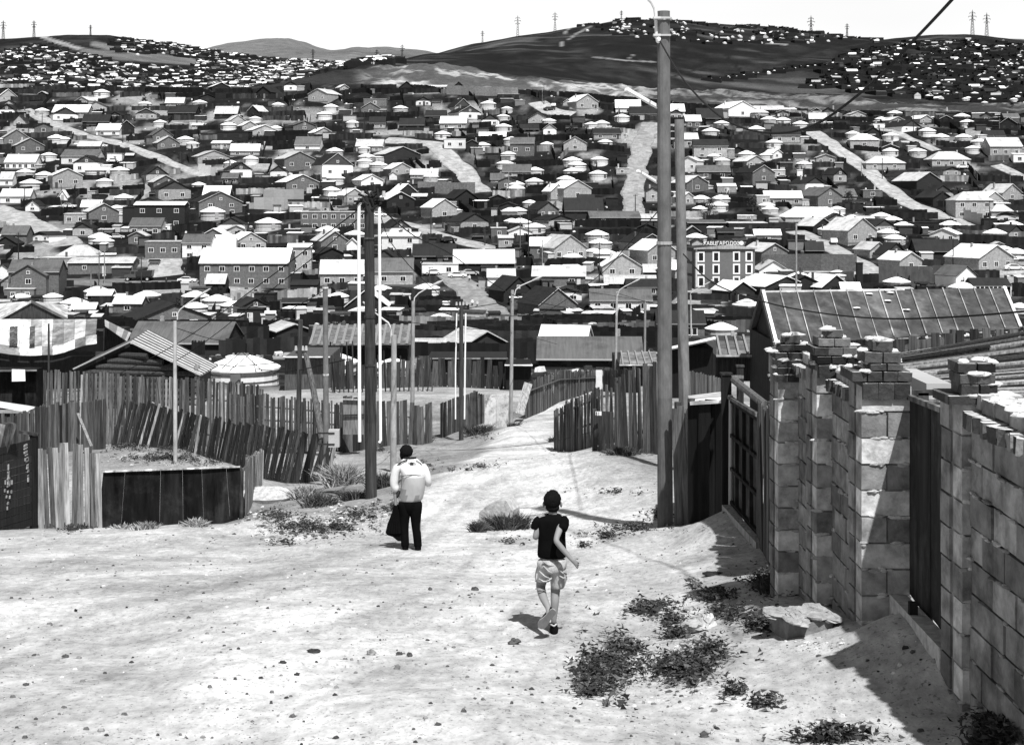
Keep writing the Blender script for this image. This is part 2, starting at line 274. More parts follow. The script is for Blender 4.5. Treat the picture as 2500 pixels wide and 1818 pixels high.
L_(cur, b.inputs['Base Color']); bp = n_.new('ShaderNodeBump'); bp.inputs['Strength'].default_value = .6; bp.inputs['Distance'].default_value = .03; L_(nf, bp.inputs['Height']); L_(bp.outputs[0], b.inputs['Normal'])
me.materials.append(gm); go = bpy.data.objects.new('ground', me); COL.objects.link(go); tag(go, 'pale dusty dirt slope running down to the village and up the dark hills', 'ground', kind='structure')
# ------------------------------------------------------------------ lanes
M_lane = mat('lane_dirt', .30, .3, (.5, .5, .5), bump=.3, blotch=-.25); LANES = []
def lane(name, pts, wd, label, tone=1., Dmin=250):
    P = [gp(x, y, Dmin) for x, y in pts]; Q = []
    for a, b in zip(P[:-1], P[1:]):
        n = max(2, int((b - a).length / 2.5)); Q += [a.lerp(b, k / n) for k in range(n)]
    Q.append(P[-1]); mb = MB(); nq = len(Q); A = []
    for k, q in enumerate(Q):
        d = Q[min(k+1, nq-1)] - Q[max(k-1, 0)]; n = Vector((-d.y, d.x, 0)).normalized(); row = []
        for j in range(7):
            s = (j / 3 - 1) * wd / 2 * (1 + .55 * (float(vnoise(np.array(k * .45), np.array(j * 9.), 5)) - .5)); p = q + n * s; row.append((p.x, p.y, H(p.x, p.y) + (.14 if 0 < j < 6 else -.3)))
        A.append(row); LANES.append((q.x, q.y, wd / 2 + .8))
    for k in range(nq - 1):
        for j in range(6): mb.poly((A[k][j], A[k][j+1], A[k+1][j+1], A[k+1][j]), tone * random.uniform(.85, 1.12) * (.8 if j in (0, 5) else 1))
    o = mb.build(name, M_lane, smooth=True); tag(o, label, 'lane', kind='structure'); return o
lane('dirt_lane', [(60, 268), (140, 305), (206, 331), (331, 364), (416, 397), (505, 431)], 5.5, 'pale dirt lane running diagonally down the left of the village')
lane('dirt_lane', [(-40, 510), (20, 526), (70, 548), (127, 570), (172, 600)], 13, 'broad pale bare lane at the left edge of the village')
lane('dirt_lane', [(940, 343), (1061, 353), (1098, 386), (1138, 423), (1171, 471)], 9.5, 'wide winding dirt lane in the middle of the village')
lane('dirt_lane', [(905, 524), (987, 549), (1071, 574), (1156, 597), (1215, 610)], 6.5, 'straight dirt lane right of the pole with white pipes')
lane('dirt_lane', [(1590, 300), (1572, 345), (1556, 405), (1546, 470), (1546, 535)], 9, 'broad dirt lane climbing the slope behind the tallest pole', tone=.8)
lane('dirt_lane', [(1980, 322), (2034, 357), (2107, 405), (2155, 449), (2225, 500), (2323, 532), (2400, 562)], 8, 'long straight dirt lane down the right side of the village', tone=1.05)
lane('dirt_lane', [(1940, 565), (2018, 597), (2080, 633), (2135, 664)], 7, 'short dirt lane between fences right of the dark three-storey block')
lane('dirt_lane', [(1310, 250), (1340, 270), (1396, 282)], 10, 'short pale lane at the top of the village below the quarry')
lane('dirt_lane', [(2089, 311), (2181, 320), (2254, 353), (2290, 368)], 5, 'narrow dirt lane at the top right of the village')
lane('dirt_lane', [(2431, 404), (2470, 420), (2540, 448)], 6, 'dirt lane leaving the photo at its right edge')
lane('asphalt_road', [(120, 690), (300, 690), (500, 693), (640, 694)], 9, 'grey asphalt road passing the dump truck', tone=.45)
lane('dirt_lane', [(398, 632), (405, 676)], 10, 'short dirt drive joining the asphalt road')
lane('dirt_lane', [(1090, 660), (1142, 704), (1179, 741), (1225, 776)], 9, 'dirt lane dropping through the lower middle of the village', tone=.7)
lane('dirt_lane', [(1960, 665), (2140, 666), (2300, 667), (2540, 668)], 6, 'level dirt road across the lower right of the village')
# ------------------------------------------------------------------ village buildings
RT = {'W': ('white painted sheet roof', .76), 'L': ('pale sheet roof', .46), 'M': ('mid grey sheet roof', .10), 'D': ('dark sheet roof', .02), 'K': ('black roof', .018)}
M_roof = mat('sheet_roof', 1, .22, (5, .35, .35), .7, spec=.15, blotch=-.35, k=.35)
M_wall = mat('plaster', 1, .12, (1, 1, 2)); M_brick = mat('brick_wall', 1, .3, (2, 2, 2), kind='brick'); M_log = mat('timber_wall', 1, .5, (.3, .3, 8))
M_glass = mat('window_glass', .012, .2, rough=.15, spec=.5); M_frame = mat('painted_frame', .75, .1); M_black = mat('soot_black', .015, .3)
M_felt = mat('felt_canvas', 1, .12, (2, 2, 2)); M_rope = mat('dark_belt', .1, .3)
WT = {'W': (M_wall, .66), 'L': (M_brick, .38), 'B': (M_brick, .15), 'D': (M_log, .02), 'K': (M_wall, .02)}
FOOT = []                                    # footprints, so that fences stop at buildings
WIN = {}
def window(parent, x, y, z, ww, wh, frame, axis='x', bars=True):
    key = (round(ww, 1), round(wh, 1), frame, axis)
    if key not in WIN:
        a = MB(); e = .09
        if axis == 'x':
            if frame:
                for q in ((0, wh/2, ww + 2*e, e), (0, -wh/2, ww + 2*e, e)): a.box((q[0], -.03, q[1]), (q[2], .08, q[3]))
                for s in (-1, 1): a.box((s*ww/2, -.03, 0), (e, .08, wh - e))
                if bars: a.box((0, -.02, 0), (.05, .05, wh - e))
            g = MB(); g.box((0, .01, 0), (ww, .03, wh))
        else:
            if frame:
                for q in ((0, wh/2, ww + 2*e, e), (0, -wh/2, ww + 2*e, e)): a.box((0, q[0], q[1]), (.08, q[2], q[3]))
                for s in (-1, 1): a.box((0, s*ww/2, 0), (.08, e, wh - e))
            g = MB(); g.box((0, 0, 0), (.03, ww, wh))
        wo = a.build('window', M_frame) if frame else g.build('window', M_glass)
        po = g.build('pane', M_glass, wo) if frame else None
        WIN[key] = (wo, po); first = True
    else:
        wo0, po0 = WIN[key]; wo = wo0.copy(); COL.objects.link(wo)
        if po0: po = po0.copy(); COL.objects.link(po); po.parent = wo
    wo.parent = parent; wo.location = (x, y, z); return wo
NH = [0]
def describe(typ, rt, wt, nw, fl, w):
    wd = {'W': 'white', 'L': 'pale brick', 'B': 'grey brick', 'D': 'dark timber', 'K': 'black'}[wt]; rn = {'W': 'white', 'L': 'pale', 'M': 'grey', 'D': 'dark', 'K': 'black'}[rt]
    st = 'two-storey ' if fl > 1 else ('small ' if w < 5 else ('long ' if w > 13 else ''))
    if typ == 'f': return f'{st}{wd} flat-roofed house'
    if typ == 'h': return f'{st}{wd} house with {rn} hipped roof'
    if typ == 'a': return f'{st}{wd} hut with steep {rn} gable'
    if typ[0] == 'g': return f'{st}{wd} house with {rn} gable'
    return f'{st}{wd} house under {rn} roof'
def house(px, py, wpx, hpx, rpx, typ, rt='L', wt='L', nw=0, fl=1, label=None, D=None, group='houses of the village', Dmin=250, hi=False, dep=None, name='house'):
    P = gp(px, py, Dmin) if D is None else on((px - CX) / F * D, D); s = P.y / F; NH[0] += 1
    th = {'gl': 27, 'gr': -27, 'rl': 14, 'rr': -14}.get(typ, random.uniform(-5, 5)); 
    if len(typ) > 1 and typ[1] == '0': typ2 = typ[0]
    else: typ2 = typ[0]
    w_ = max(wpx * s / math.cos(R(th)), 1.6); h = max(hpx * s, 1.0 if typ2 != 'a' else .3); rs = rpx * s
    d = dep or (min(max(5, w_ * 1.0), 11) if typ2 in 'ga' else min(max(3.5, w_ * .7), 8))
    if typ2 == 'f': d = min(d, 7)
    if w_ < 4: d = w_ * .9
    k = rpx * s
    o = .35 if typ2 != 'f' else .15; W = w_ / 2 - o * .6; t = .12
    ob = thing(name, label, 'house', P, R(th), group) if label else auto(thing(name, None, 'house', P, R(th), group), describe(typ2, rt, wt, nw, fl, w_), 'house', px, py, group)
    rv = RT[rt][1] * random.uniform(.85, 1.1); wm, wv = WT[wt]; wv *= random.uniform(.85, 1.15)
    trim = rv * (1.6 if rt in 'DM' and random.random() < .5 else 1) if rt not in 'K' else (.5 if random.random() < .4 else rv)
    wl = MB(); rf = MB(); B = -1.6
    if typ2 in 'ga':
        wl.prism([(-W, B), (W, B), (W, h), (0, h + rs * .97), (-W, h)], 0, d, 'y', wv)
        sl = rs / (w_ / 2); e = w_ / 2
        rf.prism([(-e, h - .05), (0, h + rs), (e, h - .05), (e, h - .05 + t), (0, h + rs + t * 1.3), (-e, h - .05 + t)], -o, d + o, 'y', rv, end=min(trim, .8))
        if wt in 'WL' and (rt in 'KD' or random.random() < .35) and w_ > 5:
            g = MB(); g.prism([(-W * .97, h + .05), (W * .97, h + .05), (0, h + rs * .95)], -.04, -.005, 'y', .05 if rt in 'KD' else .3); gb = g.build('gable_board', M_log, ob)
    elif typ2 == 'r':
        wl.prism([(0, B), (d, B), (d, h), (d / 2, h + rs * .95), (0, h)], -W, W, 'x', wv)
        e = w_ / 2
        rf.prism([(-o, h - .08), (d / 2, h + rs), (d + o, h - .08), (d + o, h - .08 + t), (d / 2, h + rs + t * 1.3), (-o, h - .08 + t)], -e, e, 'x', rv, end=min(rv * 1.3, .8))
        eb = MB(); eb.box((0, -o - .03, h - .03), (w_, .05, .16), min(.75, rv * 2 + .15)); eb.build('fascia', M_wall, ob)
    elif typ2 == 'h':
        wl.box((0, d / 2, (h + B) / 2), (2 * W, d, h - B), wv); e = w_ / 2; r = max(e - d / 2, .5)
        a = (-e, -o, h); b_ = (e, -o, h); c = (e, d + o, h); dd = (-e, d + o, h); p = (-r, d / 2, h + rs); q = (r, d / 2, h + rs)
        for f in ((a, b_, q, p), (b_, c, q), (c, dd, p, q), (dd, a, p)): rf.poly(f, rv)
        for f in ((a, b_), (b_, c), (c, dd), (dd, a)): rf.poly([f[0], (f[0][0], f[0][1], h - .12), (f[1][0], f[1][1], h - .12), f[1]], min(.8, rv * 1.3))
        rf.poly([(v[0], v[1], h - .12) for v in (a, dd, c, b_)], rv)
    else:
        wl.box((0, d / 2, (h + B) / 2), (2 * W, d, h - B), wv); zt = h + rs * .4
        rf.prism([(-o, h), (d + o, zt), (d + o, zt + t), (-o, h + t)], -w_ / 2, w_ / 2, 'x', rv, end=min(.8, rv * 1.2))
    if wt in 'WL' and typ2 != 'a' and w_ > 4 and h > 1.8:
        f = MB(); f.box((0, -.02, .18), (2 * W + .04, .05, .5), .08 + .1 * random.random()); f.build('plinth', M_wall, ob)
    wl.build('wall', wm, ob); rf.build('roof', M_roof, ob)
    # openings
    if nw and typ2 != 'a':
        for fi in range(fl):
            zc = (h / fl) * (fi + .52); wh = min(1.15, h / fl * .45); n = nw if fl == 1 else max(1, nw // fl); ww = min(1.25, W * 2 / n * .55)
            for i in range(n):
                x = -W + 2 * W * (i + .5) / n + (random.uniform(-.15, .15) if n > 1 else 0)
                window(ob, x, -.012, zc, ww, wh, wt != 'D' or hi)
        if typ2 == 'g' and rs > 1.6 and random.random() < .6: window(ob, 0, -.06, h + rs * .3, .7, .7, True)
    elif w_ > 4 and typ2 != 'a':
        n = 1 if w_ < 6 else 2
        for i in range(n): window(ob, -W + 2 * W * (i + .5) / n + random.uniform(-.3, .3), -.012, h * .55, .95, min(.95, h * .45), wt != 'D')
    if typ2 == 'a': g = MB(); g.box((0, -.03, (h + rs) * .3), (w_ * .22, .06, (h + rs) * .5), .3); g.build('door', M_wall, ob)
    elif random.random() < .45 and w_ > 5 and h > 2 and fl == 1:
        g = MB(); xd = random.choice([-1, 1]) * W * .75 if nw > 1 else W * .1; g.box((xd + (1.0 if nw > 1 else 0) * 0, -.03, .95), (.85, .06, 1.9), random.choice([.05, .2, .5])); g.build('door', M_wall, ob)
    if random.random() < .6 and w_ > 4:
        g = MB(); cx = random.uniform(-.3, .3) * w_; g.box((cx, d * .6, h + rs * .7 + .5), (.45, .45, 1.6), random.choice([.1, .3, .5])); g.build('chimney', M_brick, ob)
    if typ2 in 'gr' and w_ > 5 and h > 1.9 and not hi and random.random() < .45:
        sd_ = random.choice([-1, 1]); aw = random.uniform(1.6, 3.2); ah = h * random.uniform(.6, .85); ad = random.uniform(2, 4); xc = sd_ * (W + aw / 2 - .05); tv = random.choice([wv, .04, .3, .55]); a_ = MB(); y0_ = random.uniform(-.8, 1.5)
        a_.box((xc, y0_ + ad / 2, (ah + B) / 2), (aw, ad, ah - B), tv); an = a_.build('annex', wm, ob); a_ = MB(); a_.prism([(y0_ - .2, ah), (y0_ + ad + .2, ah + .35), (y0_ + ad + .2, ah + .45), (y0_ - .2, ah + .1)], xc - aw / 2 - .12, xc + aw / 2 + .12, 'x', random.choice([rv, .03, .5, .75])); a_.build('annex_roof', M_roof, an)
    if th: FOOT.append((P.x, P.y, R(th), w_ / 2 + .6, -1.2, d + .8))
    else: FOOT.append((P.x, P.y, 0, w_ / 2 + .6, -1.2, d + .8))
    return ob
GER = []
def make_ger(var):
    ob = thing('ger', None, 'ger'); n = 20
    a = MB(); a.loft([(0, 0, z, r, r) for z, r in ((-1.2, 3.05), (0, 3.05), (1.45, 3.0))], n, .62 - .1 * var); a.build('felt_wall', M_felt, ob)
    b = MB(); b.loft([(0, 0, z, r, r) for z, r in ((1.34, 3.2), (1.5, 3.22), (1.75, 2.7), (2.2, 1.55), (2.52, .55))], n, .82); b.build('roof_cover', M_felt, ob)
    c = MB()
    for z in (.45, 1.05): c.loft([(0, 0, z - .05, 3.09, 3.09), (0, 0, z + .05, 3.09, 3.09)], n, .7 + .4 * var)
    c.build('belt', M_rope, ob)
    d = MB(); d.loft([(0, 0, 2.5, .6, .6), (0, 0, 2.66, .5, .5)], 12, .25 if var else .12); d.build('crown_ring', M_wall, ob)
    e = MB(); ang = [-.5, .9, .2][var]; M = Matrix.Rotation(ang, 3, 'Z'); e.box(M @ Vector((0, -3.05, .75)), (.85, .14, 1.5), [.12, .06, .3][var], M); e.build('door', M_wall, ob)
    if var != 1: f = MB(); f.tube([(.3, 0, 2.4), (.3, 0, 3.5)], .08, 6, .3); f.build('stove_pipe', M_black, ob)
    return ob
def ger(px, py, wpx, D=None, Dmin=250, label=None, far=False):
    P = gp(px, py, Dmin) if D is None else on((px - CX) / F * D, D); s = min(max(wpx * P.y / F / 6.4, .75), 1.45)
    v = random.randrange(3)
    if len(GER) < 3: o = make_ger(len(GER)); GER.append(o)
    else: o = copy_tree(GER[v])
    o.location = P; o.scale = (s, s, s * random.uniform(.95, 1.1)); o.rotation_euler = (0, 0, random.uniform(-.5, .5))
    b = ['white felt ger with dark belts', 'white ger with dark door', 'pale felt ger with light door'][v if len(GER) >= 3 else 0]
    if label: tag(o, label, 'ger', 'gers of the village')
    else: auto(o, ('small ' if s < .9 else '') + ('white felt ger' if not far else 'tiny white hillside ger'), 'ger', px, py, 'gers of the village' if not far else 'gers on the far hillsides')
    FOOT.append((P.x, P.y, 0, 3.6 * s, -3.6 * s, 3.6 * s)); return o
TI = {'A': (0, 0, 2.7194), 'B': (833, 0, 2.7194), 'C': (1666, 0, 2.7194), 'D': (0, 450, 3.5438), 'E': (620, 450, 3.5438), 'F': (1240, 450, 3.5438), 'G': (1860, 450, 3.5438)}
HOUSES = {
'A': """55 668 110 25 50 gl W L;45 765 110 35 40 g0 D W 2;150 765 70 30 8 f W L;465 775 245 30 52 r0 W L;435 805 150 45 45 gl K W;635 840 180 32 50 r0 K D;715 905 165 40 45 r0 W W 2;545 690 115 20 28 gr L L;640 745 140 40 30 g0 M L;1158 706 128 22 38 r0 L L
1205 785 195 35 48 r0 K D;1500 790 158 35 50 r0 L D;1680 780 90 40 40 gr L D;970 795 145 40 35 g0 K L;765 790 90 25 22 g0 K L;840 895 100 50 45 gl K D;1080 945 130 45 50 gl M B;1120 985 140 35 45 gl L B;1580 835 110 30 40 gl L L;1660 860 100 25 30 gl W L
1760 905 160 40 35 gl W L;1545 932 210 55 8 f D D 2;1465 990 130 40 15 r0 W L;1625 1037 198 35 46 r0 W L 2;1420 1075 200 35 40 gl L L;1600 1187 140 60 50 gl K W 1;110 975 150 60 55 gl L B;200 1012 170 45 50 gl L B;590 1000 155 30 32 r0 L L;525 1097 250 60 45 r0 M W 2
133 1127 210 50 52 r0 W W 5;575 1152 185 70 50 g0 K W 2;450 1250 180 85 45 gl W L 2;40 1240 95 50 48 r0 L W;100 1358 205 55 48 r0 L W 2;415 1330 80 5 60 a W W;1045 1205 140 45 55 gl K L 1;1100 1260 150 50 45 gl L B;1160 1332 200 75 55 gl K L 2;1435 1330 185 35 60 r0 W D
1990 1130 195 75 48 gl L B 2;2040 1000 175 38 55 r0 M W 1;2150 912 125 30 35 gl W L;2242 1187 200 90 80 gl K W 2;2010 1270 210 60 50 gl W B 2;2110 680 145 55 35 gr L L;1930 607 95 40 25 g0 K W;1750 655 110 40 40 gr K D;1470 602 115 25 28 gl W D;760 1075 100 55 5 f L W
1000 640 70 20 14 gl D L;60 705 60 20 20 g0 K L;860 1050 60 15 12 r0 L D;280 640 60 15 15 g0 L D;1310 855 80 25 12 r0 L L;1870 860 90 20 6 f D D;1180 850 60 30 10 f W L;1850 1200 120 60 40 g0 D W;2230 1330 100 30 20 r0 W L""",
'B': """195 757 130 40 38 g0 L B 1;225 705 155 45 10 f L B 1;435 607 105 25 40 g0 K D;545 706 105 35 28 g0 K W;630 710 60 35 12 r0 D L;780 602 115 5 52 a K D;810 745 115 35 55 gl K L;855 797 150 50 45 gl K W 1;742 860 182 42 48 r0 W L 2;467 867 175 35 48 r0 D D
990 837 125 40 38 g0 K W 2;1305 817 135 30 38 g0 M L;1385 902 95 45 35 g0 L W;1635 727 155 50 50 gl W L 2;1905 754 172 38 55 r0 W W 1;2008 784 190 28 52 r0 D L 2;1768 927 190 40 35 r0 D L 2;1553 1007 160 55 45 g0 L L 1;1200 1037 168 85 40 r0 M B 2;755 994 145 70 5 f W W 2
1005 925 185 10 30 r0 W D;185 1012 185 42 45 r0 L L;405 1157 145 35 40 gl W L;410 1080 235 55 50 gl L D 2;550 1187 190 28 38 r0 L L;205 1247 145 50 38 gl W W 1;90 1347 155 50 45 gl W L;830 1350 165 30 60 gl K D;1165 1180 195 40 48 r0 M L 2;1570 1337 195 85 55 gl W L 1
1440 1332 105 60 50 gl W L;2230 770 110 30 50 r0 W W;1110 657 145 30 8 f L D;1250 877 130 10 35 r0 D D;1100 1262 125 60 25 g0 M B;870 1010 85 60 20 g0 M D;1035 1212 95 20 40 r0 M L;640 590 130 15 10 r0 W L;660 612 50 25 5 f W W;1500 700 60 20 20 gl K L
1870 1160 90 40 10 f L L;1530 880 80 30 14 r0 D D;490 1260 100 35 8 f D D;1650 1250 120 35 10 f M D;50 1160 60 25 10 f W L;20 600 60 18 20 gl W L;700 1215 70 25 12 r0 D L;345 1195 60 35 20 g0 L W;1865 1075 70 40 8 f K D;100 880 90 25 8 f D L""",
'C': """400 782 210 60 50 gl W W 1;580 745 200 15 28 r0 L L;185 812 180 25 70 r0 K D 2;692 952 190 55 58 r0 K L 2;190 1054 235 85 45 r0 D L 4 2;45 985 130 60 42 r0 L L 1;210 1190 225 50 42 r0 M B 2;540 1222 170 75 50 gl K B 1;490 1107 145 35 38 gl L L;40 1150 115 80 30 gr L W
100 1274 165 60 48 gl L B 1;1210 992 195 65 42 h W L 1;1350 1132 265 50 48 h L L;1785 1110 268 52 55 h L L 3;2150 1047 225 75 60 r0 L L 3 1;2240 1085 85 60 20 f W W 1;1640 1267 205 65 58 gl L D 1;1490 1202 125 30 40 gl D L 1;880 1280 150 60 45 gl D W 1;673 1364 255 50 45 r0 W L 3
1165 780 115 20 22 g0 L L;1430 832 135 30 25 gl L L 1;1520 872 155 30 45 gl D W;1620 815 105 25 25 gl W L;1750 815 95 25 22 g0 K D;2190 1332 165 50 60 gl L L 1;890 760 90 15 25 g0 K D;985 772 140 10 25 h L D;632 1052 72 35 25 gl W W;1305 857 78 35 3 f W W
2075 925 145 20 40 r0 K D;370 1020 90 22 24 g0 K D;690 1130 90 50 6 f L D;780 1170 40 40 4 f W W;1370 960 60 30 3 f L W;1480 965 60 30 3 f W W;1525 1010 60 40 8 f W L;1380 1015 120 35 22 g0 K D;1440 1090 80 20 5 f D L;650 745 180 15 8 r0 W L
1730 1330 150 50 50 g0 D L 1;1060 835 110 40 4 f D D;980 1180 20 20 4 f W W;345 1150 60 40 4 f K D;2220 800 70 20 5 f L W;640 1190 90 60 10 f W L""",
'D': """280 234 135 45 50 g0 D W 1;900 347 240 110 70 gl L B 1;650 352 195 95 12 f L L 2;715 457 185 75 50 g0 D L 1;1115 362 115 160 5 f K K;1255 447 290 85 68 r0 M L 3;1430 422 85 70 8 f W W 1;1910 264 350 110 90 gl K B 4 2;2000 427 245 75 65 g0 K W 1;2040 442 200 40 45 gl L L
120 522 235 90 70 r0 M B 1;350 502 185 60 30 gr D W;50 562 205 50 60 g0 D D;670 667 370 50 90 h L L;470 767 255 130 5 f L L 1;1410 647 315 150 6 f L B 3;1700 647 265 140 70 r0 M W 4 2;2170 567 255 70 80 gl W L 2;715 1142 225 50 60 r0 W D;165 1007 260 100 12 f L B
2160 1192 230 110 10 f D K;1230 600 70 60 10 f D D;2060 235 130 50 6 f L D;1345 130 120 50 12 r0 D D;790 110 70 50 5 f L L;1690 260 90 45 5 f W D;850 130 120 40 8 f D D;1330 710 90 40 15 r0 D L;20 820 120 90 40 g0 D W;1050 240 80 50 8 f L W""",
'E': """870 167 175 70 60 gl W L;1270 227 240 95 65 gl W D 2;1330 112 175 40 75 gl W D;1650 312 220 110 75 gl W L 1;1910 400 250 75 75 gl K L 1;700 602 235 110 85 gl L B 1;1265 607 335 160 25 r0 W W 4 2;395 767 215 225 25 r0 W L 4 2;765 892 395 120 110 r0 L L 3;1205 882 350 125 110 r0 M L 2
1990 752 540 70 110 r0 W D 3;1610 782 320 90 12 f L W 2;1560 662 385 40 100 r0 D K;85 1047 185 100 8 f D D 1;350 1112 225 90 30 r0 D D;2140 897 255 95 65 r0 L W 1;850 620 110 100 50 g0 W W;330 460 140 70 5 f L D;170 290 170 40 20 f W D;55 470 100 45 8 f W D
2110 160 150 40 30 g0 M D;2200 255 170 70 30 g0 D D;1720 180 70 20 5 f W L;1220 110 60 40 5 f W L;2120 470 140 90 12 f L B;1430 130 140 20 20 r0 L D;1310 1005 90 50 4 f W W;1210 1010 60 60 4 f L L;2180 560 140 100 15 r0 L L;520 735 70 60 10 f D D;1660 1110 60 90 5 f W W;350 880 110 110 8 f L K;1940 480 100 25 10 r0 D D""",
'F': """350 292 195 70 70 gl D B;540 662 300 110 110 gl L L 3;280 642 190 110 70 r0 W B;990 797 360 85 110 g0 W L 2;440 887 475 95 75 r0 L B 2;1060 917 460 60 60 r0 L D;430 1152 350 110 140 gl K B 2;980 1104 550 100 85 r0 M W 4;1330 702 265 130 90 gl W L 2;1600 472 145 60 50 g0 L D
1720 417 345 85 20 r0 M D;2080 412 340 75 20 f L D;2010 302 290 20 12 f W L;2030 992 245 70 80 gl W D;1230 797 125 40 60 r0 L D;90 1012 265 90 120 gl D D 1;930 332 450 45 50 r0 M B;1200 320 190 30 30 r0 L D;110 470 220 60 40 g0 L W;1250 160 120 100 30 g0 D L
1560 180 110 70 40 gl W L;1640 560 110 60 30 g0 D L;1200 430 180 50 40 g0 D D;1480 1080 150 80 60 g0 D L 1;900 180 110 60 8 f D D;2210 190 120 90 12 f W L;1010 1280 140 50 20 r0 D D;1920 410 120 30 8 f L D""",
'G': """590 202 245 100 75 gl M B 1;700 132 255 30 60 r0 M L;960 120 170 68 4 f L B 1;1840 302 345 165 75 h L L 6 2;2080 312 195 80 60 h L L 1;1560 177 195 60 55 gl D D;460 322 530 40 85 h W L;530 402 205 40 70 gl L D;650 362 225 50 60 g0 K B;870 512 300 110 110 gl L L 2
1060 422 205 60 60 gl D L;1400 402 270 70 8 f K D 2;1530 642 400 60 100 r0 D D;1010 627 185 60 65 gl L L;1160 642 245 30 100 gl D L;1290 747 240 90 70 gl W L 1;2030 747 380 110 110 gl W L 3;1770 902 225 110 85 gl M W;2200 462 165 50 60 gl D L;110 692 260 110 70 gl L B 1
100 802 265 60 80 g0 L W;1700 255 120 40 5 f L W;1330 630 120 50 10 f L L;2050 560 100 40 20 g0 L L;1980 380 120 80 10 f D D;980 240 160 40 8 f W D;1800 690 170 60 8 f W L;1630 620 100 50 6 f W D;2250 700 80 60 10 r0 W L;1600 450 70 60 4 f W W;80 330 90 40 10 f K D"""}
GERS = {
'A': '676 640 112;962 712 95;1847 718 92;2198 735 105;2155 785 112;1063 835 95;1694 808 90;1832 870 75;375 945 120;430 945 90;1231 950 118;1280 975 90;325 1055 110;1665 1080 105;1535 1110 105;795 1160 132;635 1165 142;205 1250 152;695 1230 120;823 1345 132;280 760 100;2200 1290 120;1320 1250 60',
'B': '75 838 92;975 715 112;1076 795 94;1078 868 118;1380 825 100;1660 848 100;1730 848 112;938 988 112;1110 1048 108;1365 982 95;1752 966 105;1535 1095 135;1566 1124 130;1537 1164 130;1287 1160 124;1282 1235 126;1160 1282 125;170 1068 120;155 1096 110;245 1122 125;155 1008 85;595 1198 110;1100 740 80',
'C': '513 778 122;575 822 120;665 824 112;188 902 124;490 888 122;425 1052 118;555 1053 90;265 1092 108;210 1060 80;807 1112 112;1320 812 90;1855 802 112;1625 898 118;1715 938 118;1865 938 116;1970 968 110;1925 1008 100;1130 912 100;125 1348 125;1380 1028 110',
'D': '865 508 205;895 534 190;1010 238 120;1840 293 225;1690 1024 240;1880 1058 262;1690 1114 226;2020 1096 240;180 1014 150;455 1014 140',
'E': '125 384 240;635 454 215;1100 944 190;730 1014 190;1615 1218 268;675 88 150;2220 260 150;2230 350 140',
'F': '85 268 168;105 374 205;235 413 190;560 670 178;770 484 210;800 555 210;740 614 130;840 644 212;1670 158 155;1660 243 135;2240 218 150;800 1200 222;735 1305 252;1845 1315 190;70 38 160;190 190 110',
'G': '70 248 150;1030 314 182;1130 348 172;1225 394 182;780 324 150;570 430 180;1150 514 190;650 248 150;2090 594 160;2230 1104 140'}
SEP = {}
for T_, s_ in HOUSES.items():
    ox, oy, k = TI[T_]
    for r in s_.replace('\n', ';').split(';'):
        q = r.split()
        if len(q) < 8: continue
        X, Y, W_, H_, R_ = [float(v) for v in q[:5]]
        house(ox + X / k, oy + Y / k, W_ / k, H_ / k, R_ / k, q[5], q[6], q[7], int(q[8]) if len(q) > 8 else 0, int(q[9]) if len(q) > 9 else 1, Dmin=105 if T_ in 'DEFG' else 250)
for T_, s_ in GERS.items():
    ox, oy, k = TI[T_]
    for r in s_.split(';'):
        X, Y, W_ = [float(v) for v in r.split()]; ger(ox + X / k, oy + Y / k, W_ / k, Dmin=105 if T_ in 'DEFG' else 250)
def free(x, y, r=3.5):
    for fx, fy, a, hw, y0, y1 in FOOT:
        if abs(fx - x) < hw + r and fy + y0 - r < y < fy + y1 + r: return False
    return all((x - lx)**2 + (y - ly)**2 > (q + r)**2 for lx, ly, q in LANES)
tries = 0; nb = 0
while nb < 52 and tries < 4000:
    tries += 1; D_ = random.uniform(300, 565); x_ = random.uniform(-.36, .36) * D_
    if not free(x_, D_, 4): continue
    nb += 1; px_ = CX + x_ / D_ * F; py_ = HY - H(x_, D_) / D_ * F; wq = random.uniform(4.5, 8.5) * F / D_
    house(px_, py_, wq, random.uniform(1.9, 2.6) * F / D_, random.uniform(1.0, 2.4) * F / D_, random.choice(['gl', 'gl', 'gr', 'g0', 'r0', 'r0', 'f0']), random.choice('WWLMDDKK'), random.choice('WLLBBDD'), random.choice([0, 1, 2]), 1, D=D_)
nb = tries = 0
while nb < 45 and tries < 4000:
    tries += 1; D_ = random.uniform(300, 565); x_ = random.uniform(-.36, .36) * D_
    if free(x_, D_, 2.5): nb += 1; ger(CX + x_ / D_ * F, HY - H(x_, D_) / D_ * F, 6.2 * F / D_, D=D_)
# --- the buildings one can single out
def lab(o, l, cat='building'): o['label'] = l; o['category'] = cat; return o
k = 3.5438
house(0 + 1380 / k, 450 + 392 / k, 440 / k, 215 / k, 24 / k, 'r0', 'W', 'K', 6, 2, label='black two-storey house with thin white roof edge, left of centre', name='black_house')
house(0 + 870 / k, 450 + 772 / k, 565 / k, 95 / k, 38 / k, 'r0', 'L', 'B', 0, 1, label='long low grey brick warehouse behind the dump truck', name='warehouse')
house(0 + 290 / k, 450 + 987 / k, 440 / k, 230 / k, 95 / k, 'r0', 'M', 'B', 3, 2, label='grey brick two-storey house with grey roof beside the asphalt road', name='brick_house')
house(0 + 245 / k, 450 + 995 / k, 325 / k, 205 / k, 92 / k, 'g0', 'M', 'B', 2, 2, label='front gabled wing of the two-storey brick house by the asphalt road', name='gabled_wing', dep=2.2, Dmin=250)
house(0 + 2110 / k, 450 + 890 / k, 790 / k, 208 / k, 122 / k, 'r0', 'W', 'B', 12, 2, label='long grey brick hall under a large white roof', name='brick_hall')
